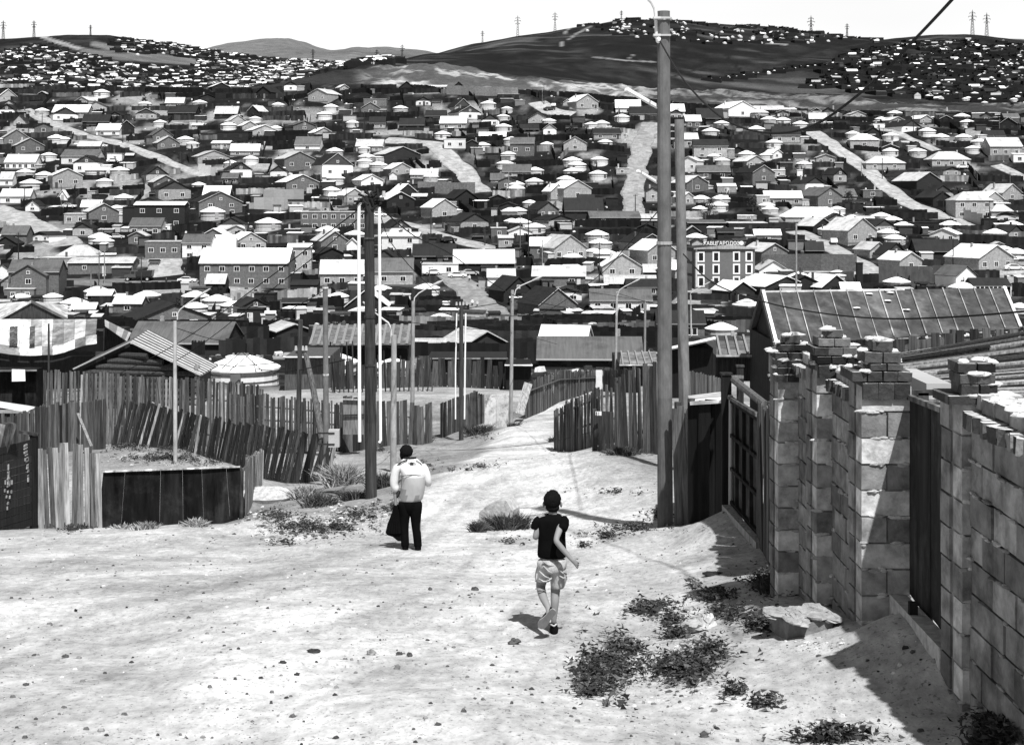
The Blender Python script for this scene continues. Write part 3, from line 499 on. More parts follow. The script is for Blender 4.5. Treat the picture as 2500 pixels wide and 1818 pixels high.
house(0 + 1860 / k, 450 + 640 / k, 345 / k, 70 / k, 125 / k, 'r0', 'W', 'W', 0, 1, label='white-roofed block rising right behind the long brick hall', name='hall_annex')
o = house(620 + 690 / k, 450 + 400 / k, 575 / k, 160 / k, 6 / k, 'f0', 'L', 'B', 14, 2, label='unfinished two-storey brick block with bare window openings', name='unfinished_block')
house(1240 + 660 / k, 450 + 302 / k, 345 / k, 70 / k, 112 / k, 'r0', 'K', 'D', 0, 1, label='dark house with steep black roof and small white dormer', name='black_roofed_house')
house(620 + 975 / k, 450 + 1120 / k, 390 / k, 60 / k, 150 / k, 'g0', 'W', 'D', 0, 1, label='dark hut with broad white bargeboards behind the pole with white pipes', name='bargeboard_hut', Dmin=105)
house(0 + 1510 / k, 450 + 1222 / k, 600 / k, 60 / k, 125 / k, 'gl', 'K', 'B', 2, 1, label='low brick house with black roof edged in white, near the left lamp pole', name='low_brick_house', Dmin=105)
house(0 + 1530 / k, 450 + 1482 / k, 880 / k, 110 / k, 150 / k, 'r0', 'M', 'D', 0, 1, label='timber shed under a wide grey board roof behind the left lamp pole', name='wide_timber_shed', Dmin=105)
house(620 + 350 / k, 450 + 1340 / k, 310 / k, 70 / k, 60 / k, 'gl', 'L', 'D', 0, 1, label='low timber hut with pale roof left of the pole with white pipes', name='timber_hut', Dmin=105)
house(620 + 1520 / k, 450 + 1487 / k, 290 / k, 115 / k, 20 / k, 'f0', 'L', 'B', 0, 1, label='windowless low grey brick shed right of the pole with white pipes', name='brick_shed', Dmin=105)
house(620 + 2010 / k, 450 + 1482 / k, 420 / k, 90 / k, 118 / k, 'gl', 'L', 'D', 0, 1, label='weathered timber barn with pale roof in front of the lower lane', name='timber_barn', Dmin=105)
house(1240 + 470 / k, 450 + 1440 / k, 430 / k, 70 / k, 130 / k, 'rr', 'W', 'L', 0, 1, label='shed under a broad white sheet roof left of the tallest pole', name='white_roofed_shed', Dmin=105)
house(1240 + 710 / k, 450 + 1600 / k, 930 / k, 60 / k, 150 / k, 'r0', 'M', 'D', 0, 1, label='long dark shed with a plain grey corrugated roof left of the tallest pole', name='corrugated_shed', Dmin=105)
house(1240 + 1500 / k, 450 + 1345 / k, 430 / k, 140 / k, 95 / k, 'r0', 'D', 'B', 2, 1, label='brick house with dark grey roof just right of the two near poles', name='dark_roofed_brick_house', Dmin=105)
house(1860 + 640 / k, 450 + 935 / k, 300 / k, 45 / k, 105 / k, 'gl', 'W', 'D', 0, 1, label='dark gabled hut left of the black chimney, its roof sheet pale', name='gabled_hut', Dmin=105)
house(1860 + 210 / k, 450 + 940 / k, 430 / k, 60 / k, 85 / k, 'gl', 'W', 'D', 0, 1, label='dark gabled hut with white roof above the rusty standing-seam roof', name='white_gabled_hut', Dmin=105)
o = house(1860 + 1990 / k, 450 + 965 / k, 340 / k, 85 / k, 60 / k, 'r0', 'D', 'D', 0, 1, label='dark veranda house with row of thin white posts, far right', name='veranda_house', Dmin=105)
mb = MB(); s = o.location.y / F
for i in range(9): mb.box(((-4 + i) * 38 / k * s, -.9, 1.0), (.16, .12, 2.2), .7)
mb.build('veranda_post', M_wall, o)
# dark three-storey block with roof lettering
P = gp(1770, 700, 250); s = P.y / F; Wd = 152 * s; Ht = 92 * s; dp = 9
bk = thing('office_block', 'dark three-storey block with white-framed windows and roof lettering', 'building', P, R(9), None); FOOT.append((P.x, P.y, 0, Wd/2 + 1, -2, 12))
mb = MB(); mb.box((0, dp/2, (Ht - 2) / 2), (Wd, dp, Ht + 2), .11); mb.build('wall', M_wall, bk)
mb = MB(); mb.prism([(-Wd/2 - .4, Ht), (Wd/2 + .4, Ht), (Wd/2 + .4, Ht + .25), (Wd * .05, Ht + 1.0), (-Wd/2 - .4, Ht + .25)], -.5, dp + .5, 'y', .03, end=.3); mb.build('roof', M_roof, bk)
for fl in range(3):
    for i, u in enumerate((-.40, -.15, .19, .40)):
        a = MB(); z = Ht * (.80 - fl * .33); x = u * Wd; a.box((x, -.05, z), (1.7, .1, 2.4), .9)
        wo = a.build('window', M_frame, bk); g = MB(); g.box((x, -.11, z), (1.0, .04, 1.75), 1); g.build('pane', M_glass, wo)
mb = MB(); mb.box((-Wd/2 + .35, -.04, Ht/2), (.35, .08, Ht), .6); mb.build('pilaster', M_frame, bk)
for i in range(3):
    a = MB(); a.box((-Wd/2 - .03, dp * .5, Ht * (.8 - i * .33)), (.06, 4.5, 2.2), .55); a.build('side_window', M_frame, bk)
cu = bpy.data.curves.new('roof_lettering', 'FONT'); cu.body = 'ХАВЦГАРОДОЗ'; cu.size = 1.15; cu.extrude = .06; cu.align_x = 'CENTER'
cu.materials.append(M_frame); to0 = bpy.data.objects.new('tmp', cu); COL.objects.link(to0); bpy.context.view_layer.update(); tm = bpy.data.meshes.new_from_object(to0); bpy.data.objects.remove(to0); at_ = tm.attributes.new('tone', 'FLOAT', 'FACE'); at_.data.foreach_set('value', [1.] * len(tm.polygons)); to = bpy.data.objects.new('roof_lettering', tm); COL.objects.link(to); to.parent = bk; to.location = (-.9, -.2, Ht + .95); to.rotation_euler = (R(90), 0, 0)
mb = MB(); mb.tube([(3.9, -.2, Ht + 1.35), (3.9, -.05, Ht + 1.35)], .5, 14, .85); mb.build('round_sign', M_frame, bk)
# black chimney by the level road
P = gp(2098, 712, 105, 400); o = thing('chimney_stack', 'square black steel chimney standing alone left of the fence gate', 'chimney', P); s = P.y / F
mb = MB(); mb.box((0, 0, 70 * s / 2 - 1), (14 * s, 14 * s, 70 * s + 2), 1); mb.build('shaft', M_black, o); mb = MB(); mb.box((0, 0, 70 * s), (16 * s, 16 * s, .25), 1.5); mb.build('cap', M_black, o)
# ------------------------------------------------------------------ yard fences of the village
M_fence = mat('fence_board', 1, .35, (1, 1, .5))
BIN = {}
for f in FOOT: BIN.setdefault((int(f[0] // 20), int(f[1] // 20)), []).append(f)
LBIN = {}
for f in LANES: LBIN.setdefault((int(f[0] // 20), int(f[1] // 20)), []).append(f)
def blocked(x, y):
    for i in (-1, 0, 1):
        for j in (-1, 0, 1):
            c = (int(x // 20) + i, int(y // 20) + j)
            for fx, fy, a, hw, y0, y1 in BIN.get(c, ()):
                dx, dy = x - fx, y - fy; lx = dx * math.cos(a) + dy * math.sin(a); ly = -dx * math.sin(a) + dy * math.cos(a)
                if -hw < lx < hw and y0 < ly < y1: return True
            for lx, ly, r in LBIN.get(c, ()):
                if (x - lx)**2 + (y - ly)**2 < r * r: return True
    return False
NF = 0
def yard(x0, y0, wd, dp, ang):
    global NF
    P = on(x0, y0); ca, sa = math.cos(ang), math.sin(ang)
    cor = [(-wd/2, 0), (wd/2, 0), (wd/2, dp), (-wd/2, dp)]; tn0 = random.choice([.004, .007, .011, .02]); hh = random.uniform(1.6, 2.1); runs = []
    for si, (a, b) in enumerate(zip(cor, cor[1:] + cor[:1])):
        if random.random() < .15: continue
        ln = math.hypot(b[0] - a[0], b[1] - a[1]); n = int(ln / .75); tone = tn0 * random.uniform(.6, 1.5)
        if random.random() < .1: tone = random.choice([.08, .14, .22])
        gap = random.randrange(n) if random.random() < .6 else -9; mb = MB()
        for k_ in range(n):
            t = (k_ + .5) / n; lx = a[0] + (b[0] - a[0]) * t; ly = a[1] + (b[1] - a[1]) * t; X = x0 + lx * ca - ly * sa; Y = y0 + lx * sa + ly * ca
            if abs(k_ - gap) < 2 or blocked(X, Y):
                if len(mb.f) > 20: runs.append(mb)
                mb = MB(); continue
            z = H(X, Y); h = hh + random.uniform(-.12, .12); an = ang + (0 if si % 2 == 0 else math.pi / 2)
            mb.box((X, Y, z + h / 2 - .4), (.78, .05, h + .8), tone * random.uniform(.5, 1.8), Matrix.Rotation(an, 3, 'Z'))
        if len(mb.f) > 20: runs.append(mb)
    if runs:
        NF += 1; px = CX + P.x / P.y * F; py = HY - P.z / P.y * F
        if len(runs) == 1: o = runs[0].build('yard_fence', M_fence, None, origin=P); o.location = P
        else:
            o = thing('yard_fence', None, 'fence', P)
            for r in runs: r.build('fence_run', M_fence, o, origin=P)
        auto(o, 'dark board fence around a yard', 'fence', px, py, 'board fences between the village yards')
y = 300
while y < 585:
    dp = random.uniform(13, 17); hw = y * .385; x = -hw + random.uniform(0, 10)
    while x < hw:
        wd = random.uniform(20, 29) if NF < 400 else 40; ang = R(-8) if x > 0 else R(12)
        yard(x + wd / 2, y + random.uniform(-4, 4), wd - .5, dp - random.uniform(0, 3), ang + random.uniform(-.22, .22)); x += wd
    y += dp
# closer yards between the road and the slope
for (px, py, wd, dp) in [(60, 1000, 18, 12), (700, 880, 20, 14), (980, 870, 18, 14), (1330, 880, 22, 15), (350, 860, 20, 14), (1140, 845, 20, 16), (1480, 850, 20, 14), (60, 870, 22, 16), (760, 830, 22, 20), (1000, 826, 24, 20), (1300, 830, 26, 22), (1560, 820, 24, 22), (450, 820, 30, 24), (150, 800, 30, 26), (900, 798, 26, 24), (1750, 810, 30, 24), (1150, 798, 26, 20), (1420, 798, 26, 20)]:
    p = gp(px, py, 100, 300); yard(p.x, p.y, wd, dp, random.uniform(-.15, .15))
# level fence walls along the lower right road
def wallrun(name, pts, h, tone, label, cat, m=None, th=.25, step=2.5, Dmin=105, cap=None):
    P = [gp(x, y, Dmin) for x, y in pts]; mb = MB(); O = P[0]
    for a, b in zip(P[:-1], P[1:]):
        n = max(1, int((b - a).length / step)); 
        for i in range(n):
            q = a.lerp(b, (i + .5) / n); d = (b - a); an = math.atan2(d.y, d.x); z = H(q.x, q.y)
            mb.box((q.x, q.y, z + h / 2 - .4), ((b - a).length / n - .02, th, h + .8), tone * random.uniform(.85, 1.15), Matrix.Rotation(an, 3, 'Z'))
    o = mb.build(name, m or M_wall, None, origin=O); o.location = O; tag(o, label, cat); return o
wallrun('brick_wall', [(1860, 664), (2092, 664)], 4.2, .11, 'long grey brick yard wall left of the black chimney', 'wall', M_brick)
wallrun('board_wall', [(2145, 690), (2310, 690)], 4.0, .07, 'tall grey board fence right of the black chimney', 'fence', M_fence)
wallrun('board_wall', [(1870, 690), (2085, 690)], 2.6, .04, 'dark board fence below the long grey brick yard wall', 'fence', M_fence)
wallrun('block_wall', [(1090, 231), (1160, 233), (1265, 238)], 3.6, .2, 'low pale block wall at the foot of the quarry bank', 'wall', M_brick)
wallrun('corrugated_wall', [(643, 498), (742, 498)], 4.5, .26, 'pale corrugated sheet fence right of the black two-storey house', 'fence')
wallrun('corrugated_wall', [(620, 510), (695, 512)], 3.6, .33, 'paler lower sheet fence in front of the corrugated one', 'fence')
wallrun('pale_wall', [(485, 420), (530, 432)], 3, .5, 'pale plastered wall at the lower end of the left diagonal lane', 'wall')
wallrun('road_wall', [(2318, 520), (2400, 550)], 3.2, .4, 'pale wall in front of the hip-roofed two-storey house', 'wall')
wallrun('road_wall', [(1020, 470), (1160, 472)], 3.5, .16, 'grey block wall behind the hut with white bargeboards', 'wall', M_brick)
# ------------------------------------------------------------------ vehicles
M_car = mat('car_paint', 1, .05, rough=.3, spec=.5); M_tyre = mat('tyre', .02, .2)
def wheels(o, xs, hw, r):
    for x in xs:
        for s in (-1, 1):
            t = MB(); t.tube([(x, s * hw - .1, r), (x, s * hw + .1, r)], r, 12, 1); wo = t.build('wheel', M_tyre, o); h = MB(); h.tube([(x, s * (hw + .05), r), (x, s * (hw + .115), r)], r * .55, 8, .6); h.build('hub', M_frame, wo)
def car(px, py, label, tone=.7, rz=0, prof=None, name='parked_car', cat='car', glass=True, Dmin=250):
    P = gp(px, py, Dmin); o = thing(name, label, cat, P + Vector((0, 0, .02)), rz, 'cars parked in the village')
    L = 4.5; pr = prof or [(-2.25, .35), (2.25, .35), (2.28, .75), (2.1, .9), (1.25, .98), (.55, 1.42), (-.95, 1.45), (-1.7, 1.02), (-2.2, .95), (-2.3, .6)]
    mb = MB(); mb.prism(pr, -.82, .82, 'y', tone); mb.build('body', M_car, o)
    g = MB(); g.prism([(1.1, .99), (.52, 1.34), (-.9, 1.37), (-1.5, 1.02)], -.835, .835, 'y', 1); g.build('side_window', M_glass, o)
    g = MB(); g.prism([(1.24, 1.0), (.6, 1.41), (.5, 1.38), (1.1, .99)], -.7, .7, 'y', 1); g.build('windscreen', M_glass, o)
    wheels(o, (-1.4, 1.4), .78, .33)
    for s in (-1, 1): g = MB(); g.box((2.25, s * .6, .72), (.08, .3, .16), .9); g.build('headlight', M_frame, o)
    return o
for a in [(247, 360, 'small white car in a yard beside the left diagonal lane', .7, .1), (277, 397, 'white car parked behind the two pale gabled houses, upper left', .7, .2), (697, 430, 'white car parked among fences left of the white gabled house', .7, 3.3),
          (400, 572, 'white hatchback parked beside the grey-roofed house below the black house', .75, 0), (285, 583, 'pale saloon parked left of the white hatchback', .5, .1), (168, 508, 'white car partly behind a fence, left edge', .7, 0),
          (457, 690, 'white saloon on the asphalt road near the brick hall', .75, 0), (1117, 678, 'white estate car by the small shop', .7, 0), (1147, 672, 'silver car behind the white estate car by the shop', .4, .2), (926, 529, 'white car at the top of the straight lane behind the white pipes', .75, 0),
          (1095, 590, 'dark car parked beside the straight lane', .03, .3), (1345, 554, 'white pickup parked beside the board fence, middle', .7, 0), (1910, 438, 'white off-road car in a yard left of the long right-hand lane', .75, 0), (1790, 466, 'white car in a yard right of the two near poles', .75, .1),
          (1771, 488, 'pale car seen end-on in a small yard', .5, 1.5), (2345, 355, 'white car parked beside the gers at upper right', .7, 0), (2350, 412, 'white car in front of the hipped-roof house, right', .75, 0), (2097, 499, 'dark car in the yard of the gabled house left of the long lane', .04, 0), (2257, 664, 'white saloon on the level road at lower right', .8, 0),
          (2035, 595, 'white car coming down the short lane, seen end-on', .8, 1.45), (2475, 660, 'white car behind a black fence at the right edge', .75, 0), (1352, 262, 'white van-like car on the pale lane below the quarry', .7, 1.5), (1938, 285, 'white car beside the top right gers', .7, 0), (1505, 585, 'white-edged dark car beside a ger, middle', .5, 0),
          (683, 587, 'pale car in the yard behind the brick hall', .6, .1), (1341, 270, 'dark car below the pale lane at the top of the village', .03, .5)]:
    car(*a)
car(1057, 671, 'white minibus with dark windows at the small shop', .75, math.pi, prof=[(-2.3, .35), (2.3, .35), (2.35, .8), (1.6, 1.1), (.9, 1.7), (-2.1, 1.75), (-2.32, 1.0)], name='minibus', cat='minibus')
P = gp(340, 686, 250); o = thing('dump_truck', 'old dump truck with dark cab and black tipper on the asphalt road', 'truck', P, math.pi, None)
mb = MB(); mb.prism([(3.4, .9), (3.4, 1.5), (2.0, 1.75), (1.9, 2.6), (.7, 2.65), (.6, .9)], -1.05, 1.05, 'y', .07); mb.build('cab', M_car, o)
mb = MB(); mb.prism([(.4, 1.1), (-3.2, 1.1), (-3.5, 2.7), (.45, 2.4)], -1.2, 1.2, 'y', .02); mb.build('tipper', M_car, o); mb = MB(); mb.box((0, 0, .9), (6.6, .9, .3), .03); mb.build('chassis', M_car, o)
mb = MB(); mb.prism([(1.8, 1.8), (1.75, 2.4), (.9, 2.4), (.9, 1.8)], -1.07, 1.07, 'y', 2); mb.build('side_window', M_glass, o)
wheels(o, (2.6, -2.2), 1.0, .52)
# small villagers
M_skin = mat('skin', 1, .08, rough=.6); M_cloth = mat('cloth', 1, .25, (6, 6, 6), bump=.2)
def villager(px, py, label, top, leg, Dmin=105):
    P = gp(px, py, Dmin); o = thing('person', label, 'person', P, 0, 'villagers in the distance')
    b = MB(); b.loft([(0, 0, .85, .15, .1), (0, 0, 1.1, .16, .11), (0, 0, 1.4, .2, .11), (0, 0, 1.48, .08, .07), (0, 0, 1.55, .09, .1), (0, 0, 1.65, .1, .11), (0, 0, 1.74, .05, .05)], 10, .2); b.build('body', M_skin, o, smooth=True)
    b = MB(); b.loft([(0, 0, .8, .19, .13), (0, 0, 1.15, .19, .14), (0, 0, 1.42, .22, .13), (0, 0, 1.47, .1, .09)], 10, top)
    for s in (-1, 1): b.tube([(s*.21, 0, 1.4), (s*.27, 0, 1.1), (s*.25, -.08, .85)], [.06, .055, .04], 6, top)
    b.build('jacket', M_cloth, o); b = MB()
    for s in (-1, 1): b.tube([(s*.09, 0, .85), (s*.1, .04*s, .45), (s*.11, -.03*s, 0)], [.1, .08, .06], 6, leg)
    b.build('trousers', M_cloth, o)
villager(406, 696, 'person in dark clothes standing on the road near the white saloon', .03, .02); villager(450, 671, 'dark figure beside the fence above the asphalt road', .05, .03); villager(1153, 748, 'person in white top walking on the lower middle lane', .75, .03)
villager(1165, 751, 'person in pale clothes walking behind another on the lower lane', .5, .1); villager(1146, 687, 'small group member in pale top near the shop', .6, .05); villager(241, 681, 'person standing beside the pylon legs at the asphalt road', .1, .05)
# ------------------------------------------------------------------ trees and yard clutter
M_leaf = mat('dark_leaves', .03, .6, (5, 5, 5)); M_wood = mat('bark', .06, .3); M_junk = mat('junk', 1, .4, (2, 2, 2))
def shrubtree(px, py, h, label, Dmin=250):
    P = gp(px, py, Dmin); o = thing('tree', label, 'tree', P, 0, 'dark trees among the yards'); mb = MB(); mb.tube([(0, 0, -.3), (.05, 0, h * .4), (.1, 0, h * .8)], [.16, .11, .03], 6, 1)
    for i in range(5): a = i * 1.3; mb.tube([(0, 0, h * .3), (math.cos(a) * h * .22, math.sin(a) * h * .22, h * (.55 + .08 * i))], [.07, .02], 5, 1)
    mb.build('trunk', M_wood, o); c = MB()
    for i in range(420):
        a = random.uniform(0, 6.3); e = random.uniform(-.6, 1.45); r = h * .33 * random.uniform(.45, 1) * (1 + .3 * math.sin(3 * a)); p = Vector((r * math.cos(a) * math.cos(e), r * math.sin(a) * math.cos(e), h * .55 + r * 1.15 * math.sin(e)))
        q = [Vector((random.gauss(0, .16), random.gauss(0, .16), random.gauss(0, .16))) for _ in range(3)]; c.poly([p + v for v in q], random.uniform(.5, 1.8))
    c.build('crown', M_leaf, o)
for px, py, h, l in [(1733, 533, 7, 'round dark tree right of the two near poles'), (1838, 517, 4.5, 'ragged dark tree beside the dark three-storey block'), (2072, 500, 4.5, 'dark bush-like tree before the gabled house left of the long lane'), (352, 258, 3.5, 'small round tree beside a ger at upper left'), (1395, 330, 3.5, 'small dark tree near a pale gabled house, upper middle'), (2470, 262, 3, 'low dark tree at upper right'), (440, 760, 3, 'dark bush before the brick hall'), (1790, 40, 3, 'x')][:-1]: shrubtree(px, py, h, l)
junk = MB()
for _ in range(9000):
    D = random.uniform(115, 575); u = random.uniform(-.375, .375); x = u * D
    if blocked(x, D): continue
    if vnoise(np.array(x / 7.), np.array(D / 7.), 77) < .42: continue
    s = random.uniform(.15, .7); z = H(x, D); junk.box((x, D, z + s * .3), (s * random.uniform(.7, 2.2), s, s * random.uniform(.4, 1)), random.choice([.01, .02, .03, .03, .08, .25, .6, .7]), Matrix.Rotation(random.uniform(0, 3), 3, 'Z') @ Matrix.Rotation(random.uniform(-.3, .3), 3, 'X'), taper=random.uniform(.6, 1))
o = junk.build('yard_clutter', M_junk); tag(o, 'scattered boards, sacks and scrap lying about the village yards', 'clutter', kind='stuff')
# small sheds
NS = 0; SHD = []
while NS < 230:
    D = random.uniform(265, 570); u = random.uniform(-.37, .37); x = u * D
    if blocked(x, D) or blocked(x + 2, D) or blocked(x - 2, D): continue
    if any((x - q[0])**2 + (D - q[1])**2 < 12 for q in SHD): continue
    SHD.append((x, D))
    P = on(x, D); o = thing('shed', None, 'shed', P, random.uniform(-.4, .4)); w_ = random.uniform(1.3, 5); h = random.uniform(1.6, 2.3); d = random.uniform(1.2, 3)
    b = MB(); b.box((0, d/2, h/2 - .5), (w_, d, h + 1), 1); m, v = random.choice([(M_log, .04), (M_log, .08), (M_wall, .4), (M_wall, .15)]); b.t = [v * 1.0] * 6; b.build('wall', m, o)
    r = MB(); r.prism([(-.2, h - .1), (d + .2, h + .2), (d + .2, h + .28), (-.2, h)], -w_/2 - .15, w_/2 + .15, 'x', random.choice([.02, .05, .4, .75, .75])); r.build('roof', M_roof, o)
    auto(o, 'small lean-to shed', 'shed', CX + u * F, HY - P.z / D * F, 'small sheds in the yards'); FOOT.append((x, D, 0, w_, -1, 3)); NS += 1
# ------------------------------------------------------------------ far hillsides
fj = MB(); hs = MB(); gs = MB()
def proj(x, y): z = H(x, y); return CX + x / y * F, HY - z / y * F
def scar(px, py): # the bare strips of the left hill
    return abs(py - np.interp(px, [60, 95, 190, 330, 475], [80, 92, 120, 148, 156])) < 13 and px < 480
cand = []
LH = 0
def distant(x, y, ger_, sc, n_fence=.7):
    px, py = proj(x, y); z = H(x, y)
    if random.random() < n_fence:
        t = random.choice([.012, .018, .03]); w_, d_ = random.uniform(16, 26), random.uniform(12, 20); a = random.uniform(-.3, .3)
        for sx_, sy_, ln, an in ((0, -d_/2, w_, a), (0, d_/2, w_, a), (w_/2, 0, d_, a + 1.57), (-w_/2, 0, d_, a + 1.57)):
            X = x + sx_ * math.cos(a) - sy_ * math.sin(a); Y = y + sx_ * math.sin(a) + sy_ * math.cos(a); fj.box((X, Y, H(X, Y) + .9), (ln, .3, 4.6), t * .5, Matrix.Rotation(an, 3, 'Z'))
    if ger_: cand.append((x, y, 'g', sc)); 
    else: cand.append((x, y, 'h', sc))
for _ in range(4600):
    D = 1080 + 1400 * random.random() ** 1.1; px = random.uniform(-150, 960); x = (px - CX) / F * D; qx, qy = proj(x, D)
    if qy > 232 or scar(qx, qy): continue
    if qx < 62 and qy < 118: continue
    top = np.interp(qx, [0, 60, 130, 250, 300, 480, 700, 900], [135, 112, 104, 88, 92, 112, 136, 148])
    if qy < top or (qx < 280 and 80 < qy < np.interp(qx, [60, 130, 200, 290], [105, 104, 120, 138])): continue
    if qx > 760 and qy > 178 - (qx - 760) * .12: continue
    if vnoise(np.array(x / 60.), np.array(D / 60.), 5) < .22: continue
    distant(x, D, random.random() < .3, random.uniform(.75, 1.15), .6)
nl = len(cand)
for _ in range(900):
    D = random.uniform(1000, 2300); px = random.uniform(1950, 2560); x = (px - CX) / F * D; qx, qy = proj(x, D)
    lim = np.interp(qx, [1960, 2000, 2110, 2300, 2500], [220, 170, 120, 92, 95]); lo = np.interp(qx, [1980, 2160, 2350, 2500], [222, 232, 255, 262])
    if qy < lim or qy > lo: continue
    if dist_ok := (abs(qy - np.interp(qx, [2060, 2140], [168, 120])) < 5 and qx < 2140): continue
    distant(x, D, random.random() < .72, random.uniform(.9, 1.25), .8)
for _ in range(420):
    D = random.uniform(1750, 2480); px = random.uniform(1420, 2150); x = (px - CX) / F * D; qx, qy = proj(x, D)
    if qy > np.interp(qx, [1420, 1700, 2100], [75, 112, 105]): continue
    if random.random() < .2: continue
    distant(x, D, random.random() < .8, 1.0, .45)
for k_ in range(16): # a string of gers along the lower track
    t = k_ / 15; px = 1735 + t * 300; py = 198 - t * 40 ; p = gp(px + random.uniform(-6, 6), py + random.uniform(-3, 3), 900)
    distant(p.x, p.y, True, 1.1, .9)
cand.sort(key=lambda c: c[1]); ng = sum(1 for a in AUTO if a[0].name.startswith('ger')) ; nh = NH[0]
for x, y, t, sc in cand:
    px, py = proj(x, y); z = H(x, y)
    if t == 'g' and ng < 298: ng += 1; o = ger(px, py, 6.6 * sc * F / y, D=y, far=True); o.location = (x, y, z); continue
    rv = random.choice([.75, .7, .3, .05, .02, .02]); wv = random.choice([.5, .2, .06, .02, .02])
    w_ = random.uniform(6, 11) * sc; d = 6; h = 2.6; rs = random.uniform(1.3, 2.6); a = random.uniform(-.4, .4)
    if t == 'h':
        tgt = hs
        if nh < 298: nh += 1; tgt = MB()
        M = Matrix.Rotation(a + random.choice([0, 1.57]), 3, 'Z'); O = Vector((x, y, z))
        q = [O + M @ Vector(p) for p in ((-w_/2, -d/2, h), (w_/2, -d/2, h), (w_/2, 0, h + rs), (-w_/2, 0, h + rs), (-w_/2, d/2, h), (w_/2, d/2, h))]
        tgt.box((x, y, z + h/2 - 1), (w_ * .95, d * .95, h + 2), wv, M)
        tgt.poly([q[0], q[1], q[2], q[3]], rv); tgt.poly([q[3], q[2], q[5], q[4]], rv); tgt.poly([q[0], q[3], q[4]], wv); tgt.poly([q[1], q[5], q[2]], wv)
        if tgt is not hs:
            o = tgt.build('distant_house', M_wall, None, origin=O); o.location = O; auto(o, 'tiny ' + ('white' if rv > .4 else 'dark') + '-roofed house on the far hill', 'house', px, py, 'houses on the far hillsides')
    else:
        gs.loft([(x, y, z - 1, 3*sc, 3*sc), (x, y, z + 1.5, 3*sc, 3*sc)], 8, .5, cap=False); gs.loft([(x, y, z + 1.45, 3.2*sc, 3.2*sc), (x, y, z + 2.6*sc, .5, .5)], 8, .8)
tag(hs.build('distant_houses', M_wall), 'hundreds of tiny far houses crowding the left hillside', 'houses', kind='stuff')
if gs.v: tag(gs.build('distant_gers', M_felt), 'hundreds of tiny far white gers on the hillsides', 'gers', kind='stuff')
tag(fj.build('distant_fences', M_fence), 'dark yard fences far off on the hillsides', 'fences', kind='stuff')
# electricity pylons on the skyline
def pylon(px, y0, y1, D, label):
    u = (px - CX) / F; P = on(u * D, D); h = (y1 - y0) / F * D; h = max(h, 18); o = thing('pylon', label, 'pylon', P, 0, 'pylons along the skyline'); mb = MB(); r = .42
    for sx_ in (-1, 1):
        for sy_ in (-1, 1): mb.bar((sx_ * h * .07, sy_ * h * .07, -2), (sx_ * .3, sy_ * .3, h * .97), r)
    n = 8
    for i in range(n):
        z0 = h * i / n; z1 = h * (i + 1) / n; a = h * .07 * (1 - i / n) + .3; b = h * .07 * (1 - (i + 1) / n) + .3
        for s in (-1, 1): mb.bar((-a, s * a, z0), (b, s * b, z1), r * .7); mb.bar((a, s * a, z0), (-b, s * b, z1), r * .7)
    mb.bar((0, 0, h * .93), (0, 0, h * 1.04), r); mb.build('lattice_mast', M_black, o)
    for f, l in ((.62, .12), (.76, .17), (.90, .12)):
        c = MB(); c.bar((-l * h, 0, h * f), (l * h, 0, h * f), r, r * 1.3)
        for s in (-1, 1): c.bar((s * l * h, 0, h * f), (0, 0, h * (f + .06)), r * .8); c.bar((s * l * h * .95, 0, h * f), (s * l * h * .95, 0, h * (f - .05)), r * .9)
        c.build('cross_arm', M_black, o)
for a in [(8, 42, 88, 2480, 'pylon at the far left edge of the skyline'), (83, 40, 80, 2500, 'second pylon from the left on the skyline'), (221, 55, 77, 2500, 'small pylon on the left hilltop'), (764, 105, 138, 2400, 'pylon standing before the low gap between hills'), (920, 112, 145, 2300, 'pylon left of the foot of the dark central hill'), (982, 97, 134, 2480, 'pylon at the foot of the dark central hill'),
          (1178, 63, 91, 2480, 'pylon on the left shoulder of the central hill'), (1264, 26, 75, 2500, 'tall pylon, left one of the pair on the central hill'), (1355, 20, 65, 2500, 'tall pylon, right one of the pair on the central hill'), (1517, 32, 50, 2500, 'small pylon left of the top of the tallest pole'), (1980, 56, 112, 2200, 'pylon standing on the slope right of centre'), (2068, 42, 74, 2500, 'pylon on the ridge right of centre'), (2374, 20, 79, 2500, 'tall pylon at right, left one of the pair'), (2409, 28, 84, 2500, 'tall pylon at right, right one of the pair')]: pylon(*a)
